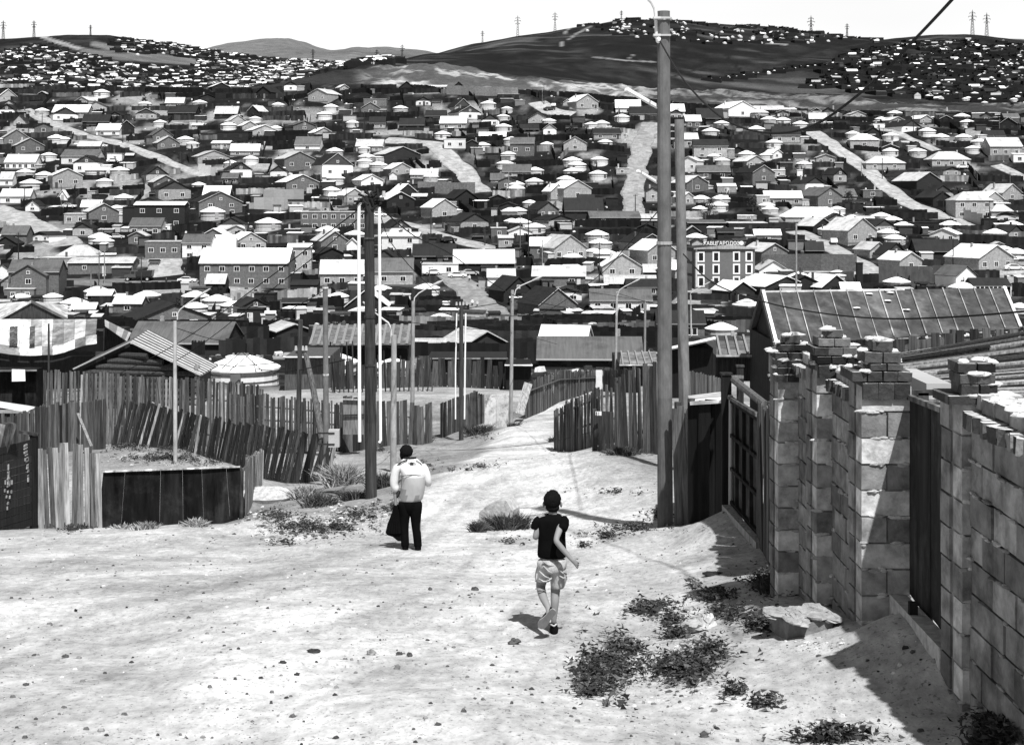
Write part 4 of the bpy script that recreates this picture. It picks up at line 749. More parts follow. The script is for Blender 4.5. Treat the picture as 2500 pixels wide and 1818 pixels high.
# ------------------------------------------------------------------ the near fences, walls, poles and sheds
M_nw = mat('weathered_wood', .72, .75, (22, 22, 1.3), bump=.5); M_conc = mat('concrete_pole', 1, .35, (6, 6, 2.5), bump=.35); M_block = mat('cinder_block', 1, .5, (5, 5, 5), bump=1, blotch=-.45, k=2.2)
M_steel = mat('black_sheet_steel', 1, .8, (5, 5, .8), rough=.85, spec=.06, blotch=1.2, k=1.5); M_white = mat('white_pipe', 1, .05); M_stone = mat('stone', 1, .4, (9, 9, 9), bump=.8); M_mort = mat('mortar', 1, .4, (12, 12, 12), bump=1)
M_sheet = mat('roofing_sheet', 1, .5, (1.6, 1.6, 1.6), rough=.8, bump=.2, blotch=.9, k=.7, spec=.1); M_corr = mat('corrugated_iron', 1, .25, (1, 1, 1), rough=.6, bump=1, kind='corr', k=9)
def bfence(name, label, pts, bw=.15, tone=(.05, .25), lean=0., jit=.06, gap=0., rails=(), rside=-1, posts=0, cat='fence', group=None, wob=.02, m=None, fan=0., pale=.0, rt=.12):
    """pts: (px, base row, distance, top row)"""
    bw *= .66 if bw < .19 and name not in ('black_board_fence', 'board_row', 'pale_board_fence', 'leaning_boards', 'palisade') else 1
    B = [P3(a, b, D) for a, b, D, t in pts]; T_ = [P3(a, t, D) for a, b, D, t in pts]; O = B[len(B) // 2].copy(); o = thing(name, label, cat, O, 0, group); mb = MB()
    for i in range(len(B) - 1):
        d = B[i+1] - B[i]; d.z = 0; L = d.length; d.normalize(); nrm = Vector((d.y, -d.x, 0)); n = max(1, int(L / (bw + gap)))
        for k_ in range(n):
            t = (k_ + .5) / n; b = B[i].lerp(B[i+1], t); tp = T_[i].lerp(T_[i+1], t); h = tp.z - b.z + random.gauss(0, jit); g = min(b.z, H(b.x, b.y)) - .12
            ln = lean + random.gauss(0, wob) + fan * (t - .5); a = Vector((b.x - d.x * ln * h * .5 * 0, b.y, g)); e = Vector((b.x + d.x * ln * h, b.y + d.y * ln * h, b.z + h))
            e += nrm * random.gauss(0, .02); tv = random.uniform(*tone) * random.choice([.45, .8, 1, 1.25]); 
            if random.random() < pale: tv = random.uniform(.35, .5)
            mb.bar(a, e, bw * random.uniform(.9, 1.12), .028, tv, nrm)
        for f in rails:
            r = MB(); zz = [B[j].lerp(Vector((T_[j].x, T_[j].y, T_[j].z)), f) + nrm * .06 * rside + d * lean * f * (T_[j].z - B[j].z) for j in (i, i + 1)]
            r.bar(zz[0], zz[1], .09, .05, rt, (0, 0, 1)); r.build('rail', m or M_nw, o, origin=O)
        for q in range(posts + (1 if i == len(B) - 2 else 0)):
            t = q / max(posts, 1); b = B[i].lerp(B[i+1], t) - nrm * -.08 * rside; tp = T_[i].lerp(T_[i+1], t); r = MB(); r.tube([(b.x, b.y, H(b.x, b.y) - .3), (b.x, b.y, tp.z + .05)], .06, 6, .08); r.build('post', M_nw, o, origin=O)
    mb.build('board_panel', m or M_nw, o, origin=O); return o
def slab(mb, a, b, c, d, t, tone):           # a thick sheet through four corners
    n = (Vector(b) - Vector(a)).cross(Vector(d) - Vector(a)).normalized() * t; lo = [Vector(p) - n for p in (a, b, c, d)]; hi = [Vector(p) for p in (a, b, c, d)]
    mb.poly(hi, tone); mb.poly(lo[::-1], tone)
    for i in range(4): j = (i + 1) % 4; mb.poly([lo[i], lo[j], hi[j], hi[i]], tone)
# --- block pillars and walls at the right
JO = (1860, 680, 3.2984)
def JX(X): return JO[0] + X / JO[2]
def JY(Y): return JO[1] + Y / JO[2]
def block_row(mb, p0, dx, L, z0, h, thick, nrm, off, lo=.11, hi=.27, bl=.4):
    """a course of blocks from p0 along dx; nrm points out of the wall"""
    s = -off * bl
    while s < L - .03:
        a = max(s, 0); b = min(s + bl, L); s += bl
        if b - a < .05: continue
        c = Vector(p0) + Vector(dx) * ((a + b) / 2) - Vector(nrm) * (thick / 2) + Vector(nrm) * random.uniform(-.004, .012)
        M = Matrix((Vector(dx), Vector(nrm), Vector((0, 0, 1)))).transposed() @ Matrix.Rotation(random.gauss(0, .008), 3, 'Y')
        mb.box((c.x, c.y, z0 + h / 2), (b - a - .014, thick, h - .016), random.uniform(lo, hi), M, taper=random.uniform(.985, 1))
def pillar(x0, x1, D0, D1, ztop, tiers, label):
    zb = min(H(x0, D0), H(x1, D1)) - .15; o = thing('block_pillar', label, 'pillar', ((x0 + x1) / 2, (D0 + D1) / 2, zb), 0, 'cinder block gate pillars'); O = o.location.copy()
    mb = MB(); mb.box(((x0 + x1) / 2, (D0 + D1) / 2, (zb + ztop) / 2), (x1 - x0 - .03, D1 - D0 - .03, ztop - zb), .2); n = max(1, round((ztop - zb) / .205)); h = (ztop - zb) / n
    for i in range(n):
        z = zb + i * h
        if i % 2: block_row(mb, (x0, D0, 0), (1, 0, 0), x1 - x0, z, h, .18, (0, -1, 0), 0, .3, .55, bl=x1 - x0 + .01); block_row(mb, (x0, D1, 0), (0, -1, 0), D1 - D0 - .19, z, h, .18, (-1, 0, 0), .5)  # front courses paler than the sides: sunlit brightness put into the block tone
        else: block_row(mb, (x0 + .0, D0, 0), (1, 0, 0), x1 - x0, z, h, .18, (0, -1, 0), 0, .16, .36, bl=(x1 - x0) / 2 + .005); block_row(mb, (x0, D1, 0), (0, -1, 0), D1 - D0 - .19, z, h, .18, (-1, 0, 0), 0, bl=(D1 - D0) / 2)
        block_row(mb, (x1, D1, 0), (0, -1, 0), D1 - D0 - .2, z, h, .05, (1, 0, 0), .3)
    for i in range(n): # squeezed-out mortar
        for q in range(6): c = random.uniform(x0, x1); mb.sphere((c, D0 - .003, zb + i * h + random.gauss(0, .006)), (random.uniform(.02, .06), .012, random.uniform(.008, .018)), 6, 4, random.uniform(.25, .5), .4)
    mb.build('block_shaft', M_block, o, origin=O); cp = MB()
    for (X0, X1, Y0, Y1, t) in tiers:
        a = P3(JX(X0), JY(Y1), D0); b = P3(JX(X1), JY(Y0), D0); w_ = b.x - a.x; dep = max(.2, w_ * .9); nb = max(1, round(w_ / .125))
        for k_ in range(nb):
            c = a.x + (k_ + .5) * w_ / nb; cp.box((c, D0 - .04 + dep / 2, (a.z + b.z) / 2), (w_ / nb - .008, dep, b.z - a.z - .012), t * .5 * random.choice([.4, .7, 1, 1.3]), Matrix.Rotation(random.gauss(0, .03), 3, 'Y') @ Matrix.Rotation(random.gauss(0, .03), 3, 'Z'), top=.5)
        cp.box(((a.x + b.x) / 2, D0 - .02 + dep / 2, (a.z + b.z) / 2), (w_ * .97, dep * .95, b.z - a.z - .006), .08)
        for q in range(5): cp.sphere((random.uniform(a.x, b.x), D0 - .03 + random.uniform(0, dep), b.z), (random.uniform(.03, .08), .05, .018), 7, 4, .55, .5)
    cp.build('brick_cap', M_mort, o, origin=O); return o
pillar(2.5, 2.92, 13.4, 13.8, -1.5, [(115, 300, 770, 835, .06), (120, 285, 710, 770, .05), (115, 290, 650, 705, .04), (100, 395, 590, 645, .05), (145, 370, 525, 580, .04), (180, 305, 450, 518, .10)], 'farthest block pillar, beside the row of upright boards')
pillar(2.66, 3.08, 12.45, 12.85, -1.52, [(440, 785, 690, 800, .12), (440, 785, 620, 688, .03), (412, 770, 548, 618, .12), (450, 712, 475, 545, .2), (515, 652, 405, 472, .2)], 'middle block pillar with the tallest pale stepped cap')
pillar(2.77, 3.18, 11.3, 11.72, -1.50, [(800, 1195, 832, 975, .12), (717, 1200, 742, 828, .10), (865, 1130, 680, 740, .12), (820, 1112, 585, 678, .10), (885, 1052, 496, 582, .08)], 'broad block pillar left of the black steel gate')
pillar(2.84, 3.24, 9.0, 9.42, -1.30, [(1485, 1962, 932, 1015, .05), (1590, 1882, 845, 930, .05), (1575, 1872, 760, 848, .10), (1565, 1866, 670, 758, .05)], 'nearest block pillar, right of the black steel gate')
def bwall(name, x, Da, Db, ztop, label, x_far=None, coping=True):
    xf = x if x_far is None else x_far; A = Vector((x, Da, 0)); Bv = Vector((xf, Db, 0)); d = (Bv - A); L = d.length; d.normalize(); nrm = Vector((-d.y, d.x, 0))
    zb = min(H(x, Da), H(xf, Db)) - .3; O = Vector((x, (Da + Db) / 2, zb)); o = thing(name, label, 'wall', O, 0, 'cinder block walls along the road'); mb = MB(); n = round((ztop - zb) / .205); h = (ztop - zb) / n
    for i in range(n): block_row(mb, A, d, L, zb + i * h, h, .19, nrm, (.5 if i % 2 else 0) + random.uniform(0, .1))
    M = Matrix((d, nrm, Vector((0, 0, 1)))).transposed(); c = (A + Bv) / 2 - nrm * .11; mb.box((c.x, c.y, (zb + ztop) / 2), (L, .17, ztop - zb - .01), .2, M); 
    for q_ in range(int(L * n * 5)):
        q = A + d * random.uniform(0, L) + nrm * .006; mb.sphere((q.x, q.y, zb + h * random.randrange(1, n) + random.gauss(0, .006)), (random.uniform(.01, .03), random.uniform(.03, .08), random.uniform(.006, .014)), 6, 4, random.uniform(.2, .42), .5)
    mb.build('block_courses', M_block, o, origin=O)
    if coping:
        b = MB(); s = .03
        while s < L - .03:
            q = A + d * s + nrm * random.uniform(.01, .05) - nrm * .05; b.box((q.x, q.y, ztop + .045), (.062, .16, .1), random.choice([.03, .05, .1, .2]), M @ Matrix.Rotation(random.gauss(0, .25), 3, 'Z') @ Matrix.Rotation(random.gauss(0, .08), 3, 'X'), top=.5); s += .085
        b.build('dentil_course', M_mort, o, origin=O); e = MB(); c = (A + Bv) / 2 - nrm * .15
        k_ = 0; s = 0
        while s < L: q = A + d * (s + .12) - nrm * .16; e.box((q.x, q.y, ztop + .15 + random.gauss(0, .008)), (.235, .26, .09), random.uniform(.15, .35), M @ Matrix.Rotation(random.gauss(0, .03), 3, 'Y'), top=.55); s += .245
        for q_ in range(int(L * 26)): q = A + d * random.uniform(0, L) - nrm * random.uniform(0, .28); e.sphere((q.x, q.y, ztop + .195), (random.uniform(.03, .08), random.uniform(.03, .06), .02), 6, 4, .5, .6)
        e.build('coping', M_mort, o, origin=O)
    return o
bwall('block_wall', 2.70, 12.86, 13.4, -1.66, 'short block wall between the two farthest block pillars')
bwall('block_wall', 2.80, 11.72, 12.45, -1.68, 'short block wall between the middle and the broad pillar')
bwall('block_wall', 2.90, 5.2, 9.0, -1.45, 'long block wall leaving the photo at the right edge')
# black steel gate between the pillars, its concrete sill
def plate(mb, pa, pb, za0, za1, zb0, zb1, t, tone):
    d = Vector((pb[0] - pa[0], pb[1] - pa[1], 0)).normalized(); n = Vector((-d.y, d.x, 0)) * t / 2; a = [(pa[0], pa[1]), (pb[0], pb[1])]; f = []
    q = [Vector((pa[0], pa[1], za0)), Vector((pb[0], pb[1], zb0)), Vector((pb[0], pb[1], zb1)), Vector((pa[0], pa[1], za1))]; u = [p + n for p in q]; v = [p - n for p in q]; mb.poly(u, tone); mb.poly(v[::-1], tone)
    for i in range(4): j = (i + 1) % 4; mb.poly([v[i], v[j], u[j], u[i]], tone)
g = thing('steel_gate', 'black sheet steel gate between the broad and the nearest block pillar', 'gate', (2.95, 10.4, -3.2)); O = g.location.copy()
GX = lambda y_: 2.99 + (y_ - 9.42) * .095
for a, b in ((9.43, 10.45), (10.47, 11.32)):
    mb = MB(); za, zb_ = -1.46 - (a - 9.4) * .07, -1.46 - (b - 9.4) * .07; plate(mb, (GX(a), a), (GX(b), b), -3.05 - (a - 9.4) * .08, za, -3.0 - (b - 9.4) * .08, zb_, .02, .02); mb.bar((GX(a) - .01, a, za), (GX(b) - .01, b, zb_), .04, .04, .1); mb.build('leaf', M_steel, g, origin=O)
mb = MB(); mb.box((2.96, 10.5, -3.06), (.06, .05, .14), .02); mb.build('latch', M_steel, g, origin=O)
g = thing('gate_sill', 'pale concrete sill under the black steel gate', 'sill', (2.9, 10.3, -3.2)); mb = MB(); plate(mb, (2.90, 9.42), (3.06, 11.28), -3.3, -2.99, -3.5, -3.15, .13, .4); mb.build('strip', M_mort, g, origin=g.location.copy())
g = thing('yard_shed', 'pale plastered shed wall seen over the black steel gate', 'shed', P3(2280, 1000, 14)); O = g.location.copy(); mb = MB(); a = P3(2262, 1150, 14); b = P3(2322, 936, 14); mb.box(((a.x + b.x) / 2, 14.6, (a.z + b.z) / 2 - .3), (b.x - a.x, 1.2, b.z - a.z + .6), .33); mb.build('wall', M_wall, g, origin=O); mb = MB(); c = P3(2245, 958, 13.6); mb.box((c.x, c.y, c.z), (.34, .06, .05), .04); mb.box((c.x + .03, c.y, c.z - .3), (.1, .06, .6), .04); mb.build('steel_bracket', M_steel, g, origin=O)
# plank roof and its boards behind the wall
g = thing('plank_roof', 'low shed roof loosely covered with long weathered planks', 'roof', P3(2250, 930, 18)); O = g.location.copy(); mb = MB()
for k_ in range(74):
    t = (k_ + random.uniform(-.3, .3)) / 73; L0 = P3(1965 - 90 * t, 985 - 65 * t, 15 + 9 * t); R0 = P3(2570, 985 - 180 * t, 13 + 9 * t); s0 = random.choice([0, 0, 0, .1, .25, .45]); s1 = random.choice([1, 1, .6, .8, .45]) if s0 == 0 else 1
    a = L0.lerp(R0, s0); b = L0.lerp(R0, s1) + Vector((0, random.gauss(0, .12), random.uniform(0, .04))); a.z += random.uniform(0, .05); mb.bar(a, b, random.uniform(.1, .22), .03, random.choice([.02, .03, .06, .12, .25, .4, .45]), (0, 0, 1))
mb.build('loose_plank', M_nw, g, origin=O)
mb = MB(); DN = Vector((0, 0, -.10)); slab(mb, P3(1975, 998, 15.1) + DN, P3(2570, 1000, 13.1) + DN, P3(2570, 815, 22.2) + DN, P3(1880, 932, 24.2) + DN, .05, .04)
mb.build('deck', M_nw, g, origin=O); mb = MB(); a = P3(1975, 1000, 15.2); b = P3(2570, 1000, 13.2); mb.poly([a, b, (b.x, b.y, b.z - 2.4), (a.x, a.y, a.z - 2.4)], .03); q = [Vector((p.x, p.y + .06, p.z)) for p in (a, b)]; mb.poly([q[0], (q[0].x, q[0].y, q[0].z - 2.4), (q[1].x, q[1].y, q[1].z - 2.4), q[1]], .03); mb.build('shed_front', M_nw, g, origin=O)
bfence('board_row', 'row of separate dark round-topped boards below the rusty standing-seam roof', [(2185, 905, 24.6, 826), (2330, 885, 24.6, 812), (2520, 860, 24.6, 796)], .135, (.04, .13), 0, .03, .07, rails=(.55,), cat='fence')
# --- big standing-seam roof
g = thing('seam_roofed_house', 'large rusty grey standing-seam roof above the block pillars', 'house', P3(2180, 800, 54)); O = g.location.copy(); mb = MB()
EL, ER, RL, RR = P3(1897, 845, 52), P3(2492, 800, 55), P3(1863, 712, 55), P3(2452, 703, 58); BL = P3(1836, 806, 58.5)
n = 15; zen = (EL - RL).length
for i in range(n):
    a, b = i / n, (i + 1) / n; A, B_, C_, D_ = EL.lerp(ER, a), EL.lerp(ER, b), RL.lerp(RR, b), RL.lerp(RR, a); sg = Vector((0, 0, -.02 * math.sin(i))); slab(mb, A + sg, B_ + sg, C_, D_, .04, random.uniform(.04, .065))
    w0 = random.uniform(-.02, .02); mb.bar(A + Vector((0, 0, .04)), D_ + Vector((0, 0, .04)), .05 if i % 2 else .03, .05, .24 if i % 2 == 0 else .16)
mb.bar(EL + Vector((0, 0, .05)), RL + Vector((0, 0, .05)), .12, .06, .5); mb.bar(ER + Vector((0, 0, .05)), RR + Vector((0, 0, .05)), .12, .06, .45); mb.bar(RL, RL.lerp(RR, .57), .14, .06, .45)
slab(mb, RL, RR, ER + Vector((-.3, 6.3, 0)), BL, .04, .1); mb.build('sheet_roof', M_sheet, g, origin=O)
mb = MB()
for px, py in ((2158, 714), (2166, 720), (2160, 742), (2083, 758), (2204, 768), (2115, 722)):
    t = (py - 708) / 125; p = RL.lerp(EL, t); q = RR.lerp(ER, t); u = (px - (CX + p.x / p.y * F)) / ((CX + q.x / q.y * F) - (CX + p.x / p.y * F)); c = p.lerp(q, u) + Vector((0, 0, .06)); mb.sphere(c, (.16, .1, .03), 8, 4, .7, .5)
mb.build('patch', M_mort, g, origin=O)
mb = MB(); mb.poly([EL + Vector((.12, .1, -.1)), Vector((BL.x + .12, BL.y, BL.z)), RL + Vector((.12, 0, -.1))], .03); mb.box((EL.x + 5.3, 53.9, -7.2), (10.4, .25, 3.6), .1); mb.box((EL.x + .2, 55.3, -7.2), (.25, 6.2, 3.6), .04); mb.build('wall', M_nw, g, origin=O)
mb = MB(); mb.bar(EL + Vector((-.05, -.1, -.2)), RL + Vector((-.05, -.1, -.2)), .12, .25, .08); mb.bar(BL, RL, .2, .25, .10); mb.build('bargeboard', M_nw, g, origin=O)
# --- black boarded doorway, posts and grid gate right of the tallest pole
bfence('black_board_fence', 'tall black tarred board screen right of the leaning boards', [(1683, 1268, 22.3, 982), (1774, 1255, 22.0, 974)], .2, (.006, .012), 0, .01, -.05, cat='fence')
g = thing('lean_to_roof', 'pale sheet roof just above the black board screen', 'roof', P3(1720, 970, 23)); mb = MB(); slab(mb, P3(1684, 981, 22.2), P3(1776, 975, 21.9), P3(1768, 955, 25), P3(1680, 966, 25.3), .05, .35); mb.build('sheet', M_sheet, g, origin=g.location.copy())
def post(px, y0, y1, D, r, tone, label, name='gate_post', m=None, sq=False):
    a = P3(px, y0, D); b = P3(px, y1, D); g = H(a.x, a.y); o = thing(name, label, 'post', (a.x, a.y, g)); mb = MB()
    if sq: mb.box((a.x, a.y, (g - .2 + b.z) / 2), (2 * r, 2 * r, b.z - g + .2), tone); mb.box((a.x, a.y, b.z), (2.5 * r, 2.5 * r, .03), tone * 2)
    else: mb.tube([(a.x, a.y, g - .2), (a.x, a.y, b.z)], [r * 1.1, r * .9], 8, tone); mb.tube([(a.x, a.y, b.z - .02), (a.x, a.y, b.z + .02)], r * 1.05, 8, tone * 1.3)
    mb.build('shaft', m or M_nw, o, origin=o.location.copy()); return o
post(1773, 1255, 912, 21.4, .07, .012, 'black square post at the hinge side of the grid gate', sq=True); post(1807, 1200, 893, 22.6, .05, .03, 'dark post rising behind the grid gate', sq=True); post(1784, 1232, 968, 21.2, .032, .3, 'thin pale pipe post beside the grid gate', m=M_white)
g = thing('timber_brace', 'pale round timber sloping down above the grid gate', 'brace', P3(1830, 958, 20)); mb = MB(); mb.tube([P3(1790, 926, 21.4), P3(1868, 988, 18.7)], .055, 8, .13); mb.bar(P3(1766, 920, 21.4), P3(1812, 920, 22.4), .05, .05, .3); mb.build('pole', M_nw, g, origin=g.location.copy())
g = thing('grid_gate', 'dark steel gate with square framed panels, right of the black screen', 'gate', (3.27, 20, -4.5)); O = g.location.copy(); mb = MB(); plate(mb, (3.30, 21.3), (3.27, 18.65), -4.55, -3.03, -4.42, -2.90, .01, .035); mb.build('sheet', M_steel, g, origin=O); mb = MB()
for f in (0, .33, .66, 1): a = Vector((3.27, 21.3, -4.55 + 1.5 * f)); b = Vector((3.24, 18.65, -4.42 + 1.5 * f)); mb.bar(a, b, .05, .05, .012)
for f in (0, .25, .5, .75, 1): y_ = 21.3 - 2.65 * f; x_ = 3.27 - .03 * f; mb.bar((x_, y_, -4.55 + .13 * f), (x_, y_, -3.03 + .13 * f), .05, .05, .012)
mb.bar((3.25, 21.3, -3.0), (3.22, 18.65, -2.86), .05, .05, .09); mb.build('frame', M_steel, g, origin=O)
g = thing('gate_kerb', 'pale timber sill along the foot of the grid gate', 'sill', (3.2, 20, -4.6)); mb = MB(); mb.bar((3.18, 21.2, H(3.18, 21.2) + .02), (3.14, 18.0, H(3.14, 18.0) + .02), .1, .1, .35); mb.build('beam', M_nw, g, origin=g.location.copy())
bfence('upright_boards', 'upright grey boards between the grid gate and the farthest block pillar', [(1849, 1310, 18.6, 998), (1868, 1345, 17.3, 990), (1900, 1430, 15, 985)], .2, (.06, .16), 0, .03, .01, rails=(.5,), wob=.01)
bfence('leaning_boards', 'bundle of long boards leaning beside the foot of the tallest pole', [(1653, 1277, 23.1, 990), (1706, 1272, 23.0, 1000)], .12, (.07, .2), -.07, .05, -.05, wob=.02, pale=.1)
# --- right side of the road beyond the pole
bfence('rough_board_fence', 'tall uneven board fence left of the tallest pole', [(1500, 1086, 36, 930), (1545, 1080, 35.5, 905), (1570, 1082, 35, 893), (1625, 1075, 34.5, 892)], .16, (.05, .16), -.05, .05, .01, wob=.05, pale=.04)
bfence('low_board_gate', 'low board gate carrying the small house number plate', [(1449, 1096, 36.2, 1004), (1500, 1090, 36, 1004)], .14, (.07, .13), 0, .01, .004)
g = thing('number_plate', 'small white number plate on the low board gate', 'sign', P3(1461, 1009, 36)); c = P3(1461, 1009, 35.95); mb = MB(); mb.box(c, (.155, .02, .10), .8); mb.build('plate', M_frame, g, origin=g.location.copy())
def text(name, body, size, loc, parent, origin, ex=.004, m=None, w_=1.0):
    cu = bpy.data.curves.new(name, 'FONT'); cu.body = body; cu.size = size; cu.extrude = ex; cu.align_x = 'CENTER'; t0 = bpy.data.objects.new('tmp', cu); COL.objects.link(t0); bpy.context.view_layer.update(); tm = bpy.data.meshes.new_from_object(t0); bpy.data.objects.remove(t0)
    a_ = tm.attributes.new('tone', 'FLOAT', 'FACE'); a_.data.foreach_set('value', [1.] * len(tm.polygons)); tm.materials.clear(); tm.materials.append(m or M_black); to = bpy.data.objects.new(name, tm); COL.objects.link(to); to.parent = parent; to.location = Vector(loc) - Vector(origin); to.rotation_euler = (R(90), 0, 0); to.scale = (w_, 1, 1); return to
text('lettering', '51', .115, (c.x - .02, c.y - .015, c.z - .04), g, g.location, .006)
bfence('stick_fence', 'short stick and board fence with wavy pale rails beside the road', [(1353, 1070, 47, 1003), (1375, 1075, 45, 992), (1405, 1068, 43, 975), (1450, 1058, 41, 952), (1505, 1045, 40, 943)], .13, (.05, .17), .02, .07, .03, rails=(.25, .82), rt=.45, posts=1, wob=.06)
bfence('back_board_fence', 'long grey board fence behind the stick fence, right of the road', [(1283, 1006, 72, 935), (1330, 995, 76, 915), (1365, 975, 82, 905), (1410, 968, 86, 905), (1453, 965, 90, 903)], .2, (.06, .16), 0, .05, .01, wob=.03, rails=(.7,), rside=1)
bfence('side_board_fence', 'dark board fence with one pale sheet, right of the long grey fence', [(1472, 965, 88, 903), (1560, 965, 84, 899)], .3, (.04, .08), 0, .03, .01)
g = thing('pale_sheet', 'narrow upright pale sheet between two dark fences', 'sheet', P3(1462, 945, 85)); mb = MB(); a = P3(1455, 965, 84); b = P3(1470, 903, 84); mb.box(((a.x + b.x)/2, 84, (a.z + b.z)/2), (b.x - a.x, .05, b.z - a.z), .55); mb.build('panel', M_wall, g, origin=g.location.copy())
g = thing('pale_board', 'broad pale board leaning at the near end of the long grey fence', 'board', P3(1275, 1008, 71)); mb = MB(); mb.bar(P3(1268, 1010, 70.5), P3(1290, 935, 71), .42, .04, .4, (0, -1, 0)); mb.build('board', M_nw, g, origin=g.location.copy())
bfence('yard_fence', 'grey board fence running off behind the two near poles', [(1684, 970, 40, 905), (1765, 950, 44, 925)], .16, (.09, .17), 0, .02, .01, rails=(.5,))
g = thing('concrete_fence', 'pale stained concrete panel closing the fence by the road bend', 'fence', P3(1212, 1030, 66)); mb = MB()
for a_, b_ in ((1183, 1211), (1212, 1241)): a = P3(a_, 1042, 66); b = P3(b_, 964, 66); mb.box(((a.x + b.x)/2, 66, (a.z + b.z)/2 - .2), (b.x - a.x, .12, b.z - a.z + .4), .5 * random.uniform(.9, 1.1))
mb.build('panel', mat('stained_concrete', 1, .3, (2, 2, 2), blotch=-.7, k=1.6), g, origin=g.location.copy())
bfence('plank_fence', 'weathered plank fence left of the pale concrete panel', [(1075, 1064, 64, 985), (1108, 1062, 66, 972), (1162, 1050, 70, 956), (1183, 1045, 71, 965)], .22, (.05, .15), 0, .02, .01)
bfence('broken_fence', 'broken-topped board fence behind the two slim lamp poles', [(836, 1076, 56, 965), (925, 1082, 58, 978), (995, 1080, 59, 975), (1008, 1078, 59, 990), (1056, 1072, 60, 985)], .2, (.05, .14), 0, .05, .01, rails=(.6,), wob=.03)
g = thing('yard_door', 'pale patched plywood door in the fence behind the white pipes', 'door', P3(860, 1020, 55)); mb = MB(); a = P3(838, 1060, 55); b = P3(888, 975, 55); mb.box(((a.x + b.x)/2, 55, (a.z + b.z)/2), (b.x - a.x, .05, b.z - a.z), .2); mb.build('leaf', M_nw, g, origin=g.location.copy()); mb = MB(); mb.bar(P3(836, 974, 54.9), P3(890, 976, 54.9), .08, .05, .4); mb.bar(P3(837, 1014, 54.9), P3(889, 1012, 54.9), .06, .05, .02); mb.build('crossbar', M_nw, g, origin=g.location.copy())
bfence('long_back_fence', 'long dark fence across the pale terrace beyond the poles', [(808, 945, 94, 885), (900, 950, 94, 885), (1010, 952, 95, 873), (1140, 955, 95, 878), (1240, 960, 95, 885)], .28, (.03, .10), 0, .12, .02, wob=.04, rails=(.55,))
bfence('palisade', 'palisade of thin uneven sticks left of the long dark fence', [(812, 935, 91, 868), (1060, 938, 91, 874)], .09, (.03, .10), 0, .5, .2, wob=.08)
# --- left side
g = thing('carved_gate', 'dark plank gate with pale ornaments at the left edge', 'gate', P3(40, 1290, 31)); O = g.location.copy(); mb = MB()
pa, pb = P3(-60, 1325, 28.6), P3(75, 1283, 32); za, zb2 = -5.15, -5.45
for i in range(11):
    t0 = i / 11; t1 = (i + .93) / 11; plate(mb, (pa.x, pa.y), (pb.x, pb.y), pa.z + (za - pa.z) * t0, pa.z + (za - pa.z) * t1, pb.z + (zb2 - pb.z) * t0, pb.z + (zb2 - pb.z) * t1, .04, random.uniform(.028, .045))
mb.build('plank_panel', M_nw, g, origin=O); dn = (Vector((pb.x, pb.y, 0)) - Vector((pa.x, pa.y, 0))).normalized(); nn = Vector((dn.y, -dn.x, 0))
def gpos(px, py): 
    t = 0; 
    for k_ in range(200):
        q = pa.lerp(pb, k_ / 199.); 
        if CX + q.x / q.y * F >= px: break
    return Vector((q.x, q.y, -(py - HY) / F * q.y)) + nn * .03
or_ = MB(); MG = Matrix((dn, nn, Vector((0, 0, 1)))).transposed()
for (px, py, w_, h_) in [(59, 1087, .20, .045), (59, 1094, .20, .03), (59, 1103, .19, .05), (60, 1110, .18, .025), (61, 1117, .16, .02), (58, 1121, .05, .07), (65, 1121, .04, .07), (61, 1126, .16, .03), (63, 1135, .11, .035), (63, 1141, .1, .05), (64, 1149, .09, .06), (65, 1160, .06, .03), (65, 1170, .05, .10), (17, 1140, .035, .12), (17, 1152, .09, .03), (17, 1160, .05, .12), (17, 1168, .14, .03), (9, 1177, .03, .09), (25, 1177, .03, .09), (15, 1177, .03, .1), (20, 1177, .03, .1), (17, 1186, .16, .03), (8, 1197, .05, .06), (15, 1200, .05, .05), (24, 1200, .05, .06), (12, 1212, .05, .05), (20, 1213, .05, .06), (15, 1228, .07, .05), (14, 1240, .03, .07)]:
    p = gpos(px, py); or_.box(p, (w_, .03, h_), random.uniform(.22, .5), MG)
or_.build('ornament', M_frame, g, origin=O)
g = thing('leaning_sheets', 'dark rolled sheets leaning on the carved gate', 'sheets', P3(5, 1100, 30)); mb = MB()
for i in range(4): mb.tube([P3(-26 + 6 * i, 1170 - 8 * i, 30 + .1 * i), P3(2 + 10 * i, 1035 - i, 30.3 + .1 * i)], .10, 7, random.uniform(.03, .12))
mb.build('roll', M_steel, g, origin=g.location.copy())
post(83, 1284, 1062, 32.2, .07, .012, 'black steel post at the hinge side of the carved gate', sq=True)
g = thing('gate_lintel', 'dark lintel bar above the carved gate', 'bar', P3(70, 1055, 32)); mb = MB(); mb.bar(P3(46, 1054, 32), P3(92, 1060, 32.2), .09, .06, .04); mb.build('bar', M_steel, g, origin=g.location.copy())
bfence('pale_board_fence', 'pale weathered board fence left of the black sheet fence', [(94, 1284, 32.4, 1094), (138, 1287, 32.5, 1098), (142, 1288, 32.5, 1080), (190, 1290, 32.6, 1083), (222, 1292, 32.8, 1096), (250, 1292, 33, 1108)], .115, (.11, .33), -.02, .025, -.005, wob=.015, pale=.12)
g = thing('black_sheet_fence', 'low black sheet metal fence with a straight pale top edge', 'fence', P3(420, 1285, 33)); O = g.location.copy(); mb = MB(); xs = [0, .16, .42, .58, .72, .9, 1]
for a_, b_ in zip(xs[:-1], xs[1:]):
    q = lambda u, top: P3((237 + 363 * u) if not top else (252 + 334 * u), (1296 - 8 * u) if not top else (1152 - 12 * u), 33 + random.uniform(-.015, .015) + .25 * u)
    A, B_, C_, D_ = q(a_, 0), q(b_ - .002, 0), q(b_ - .002, 1), q(a_, 1); slab(mb, A, B_, C_, D_, .02, random.uniform(.006, .014))
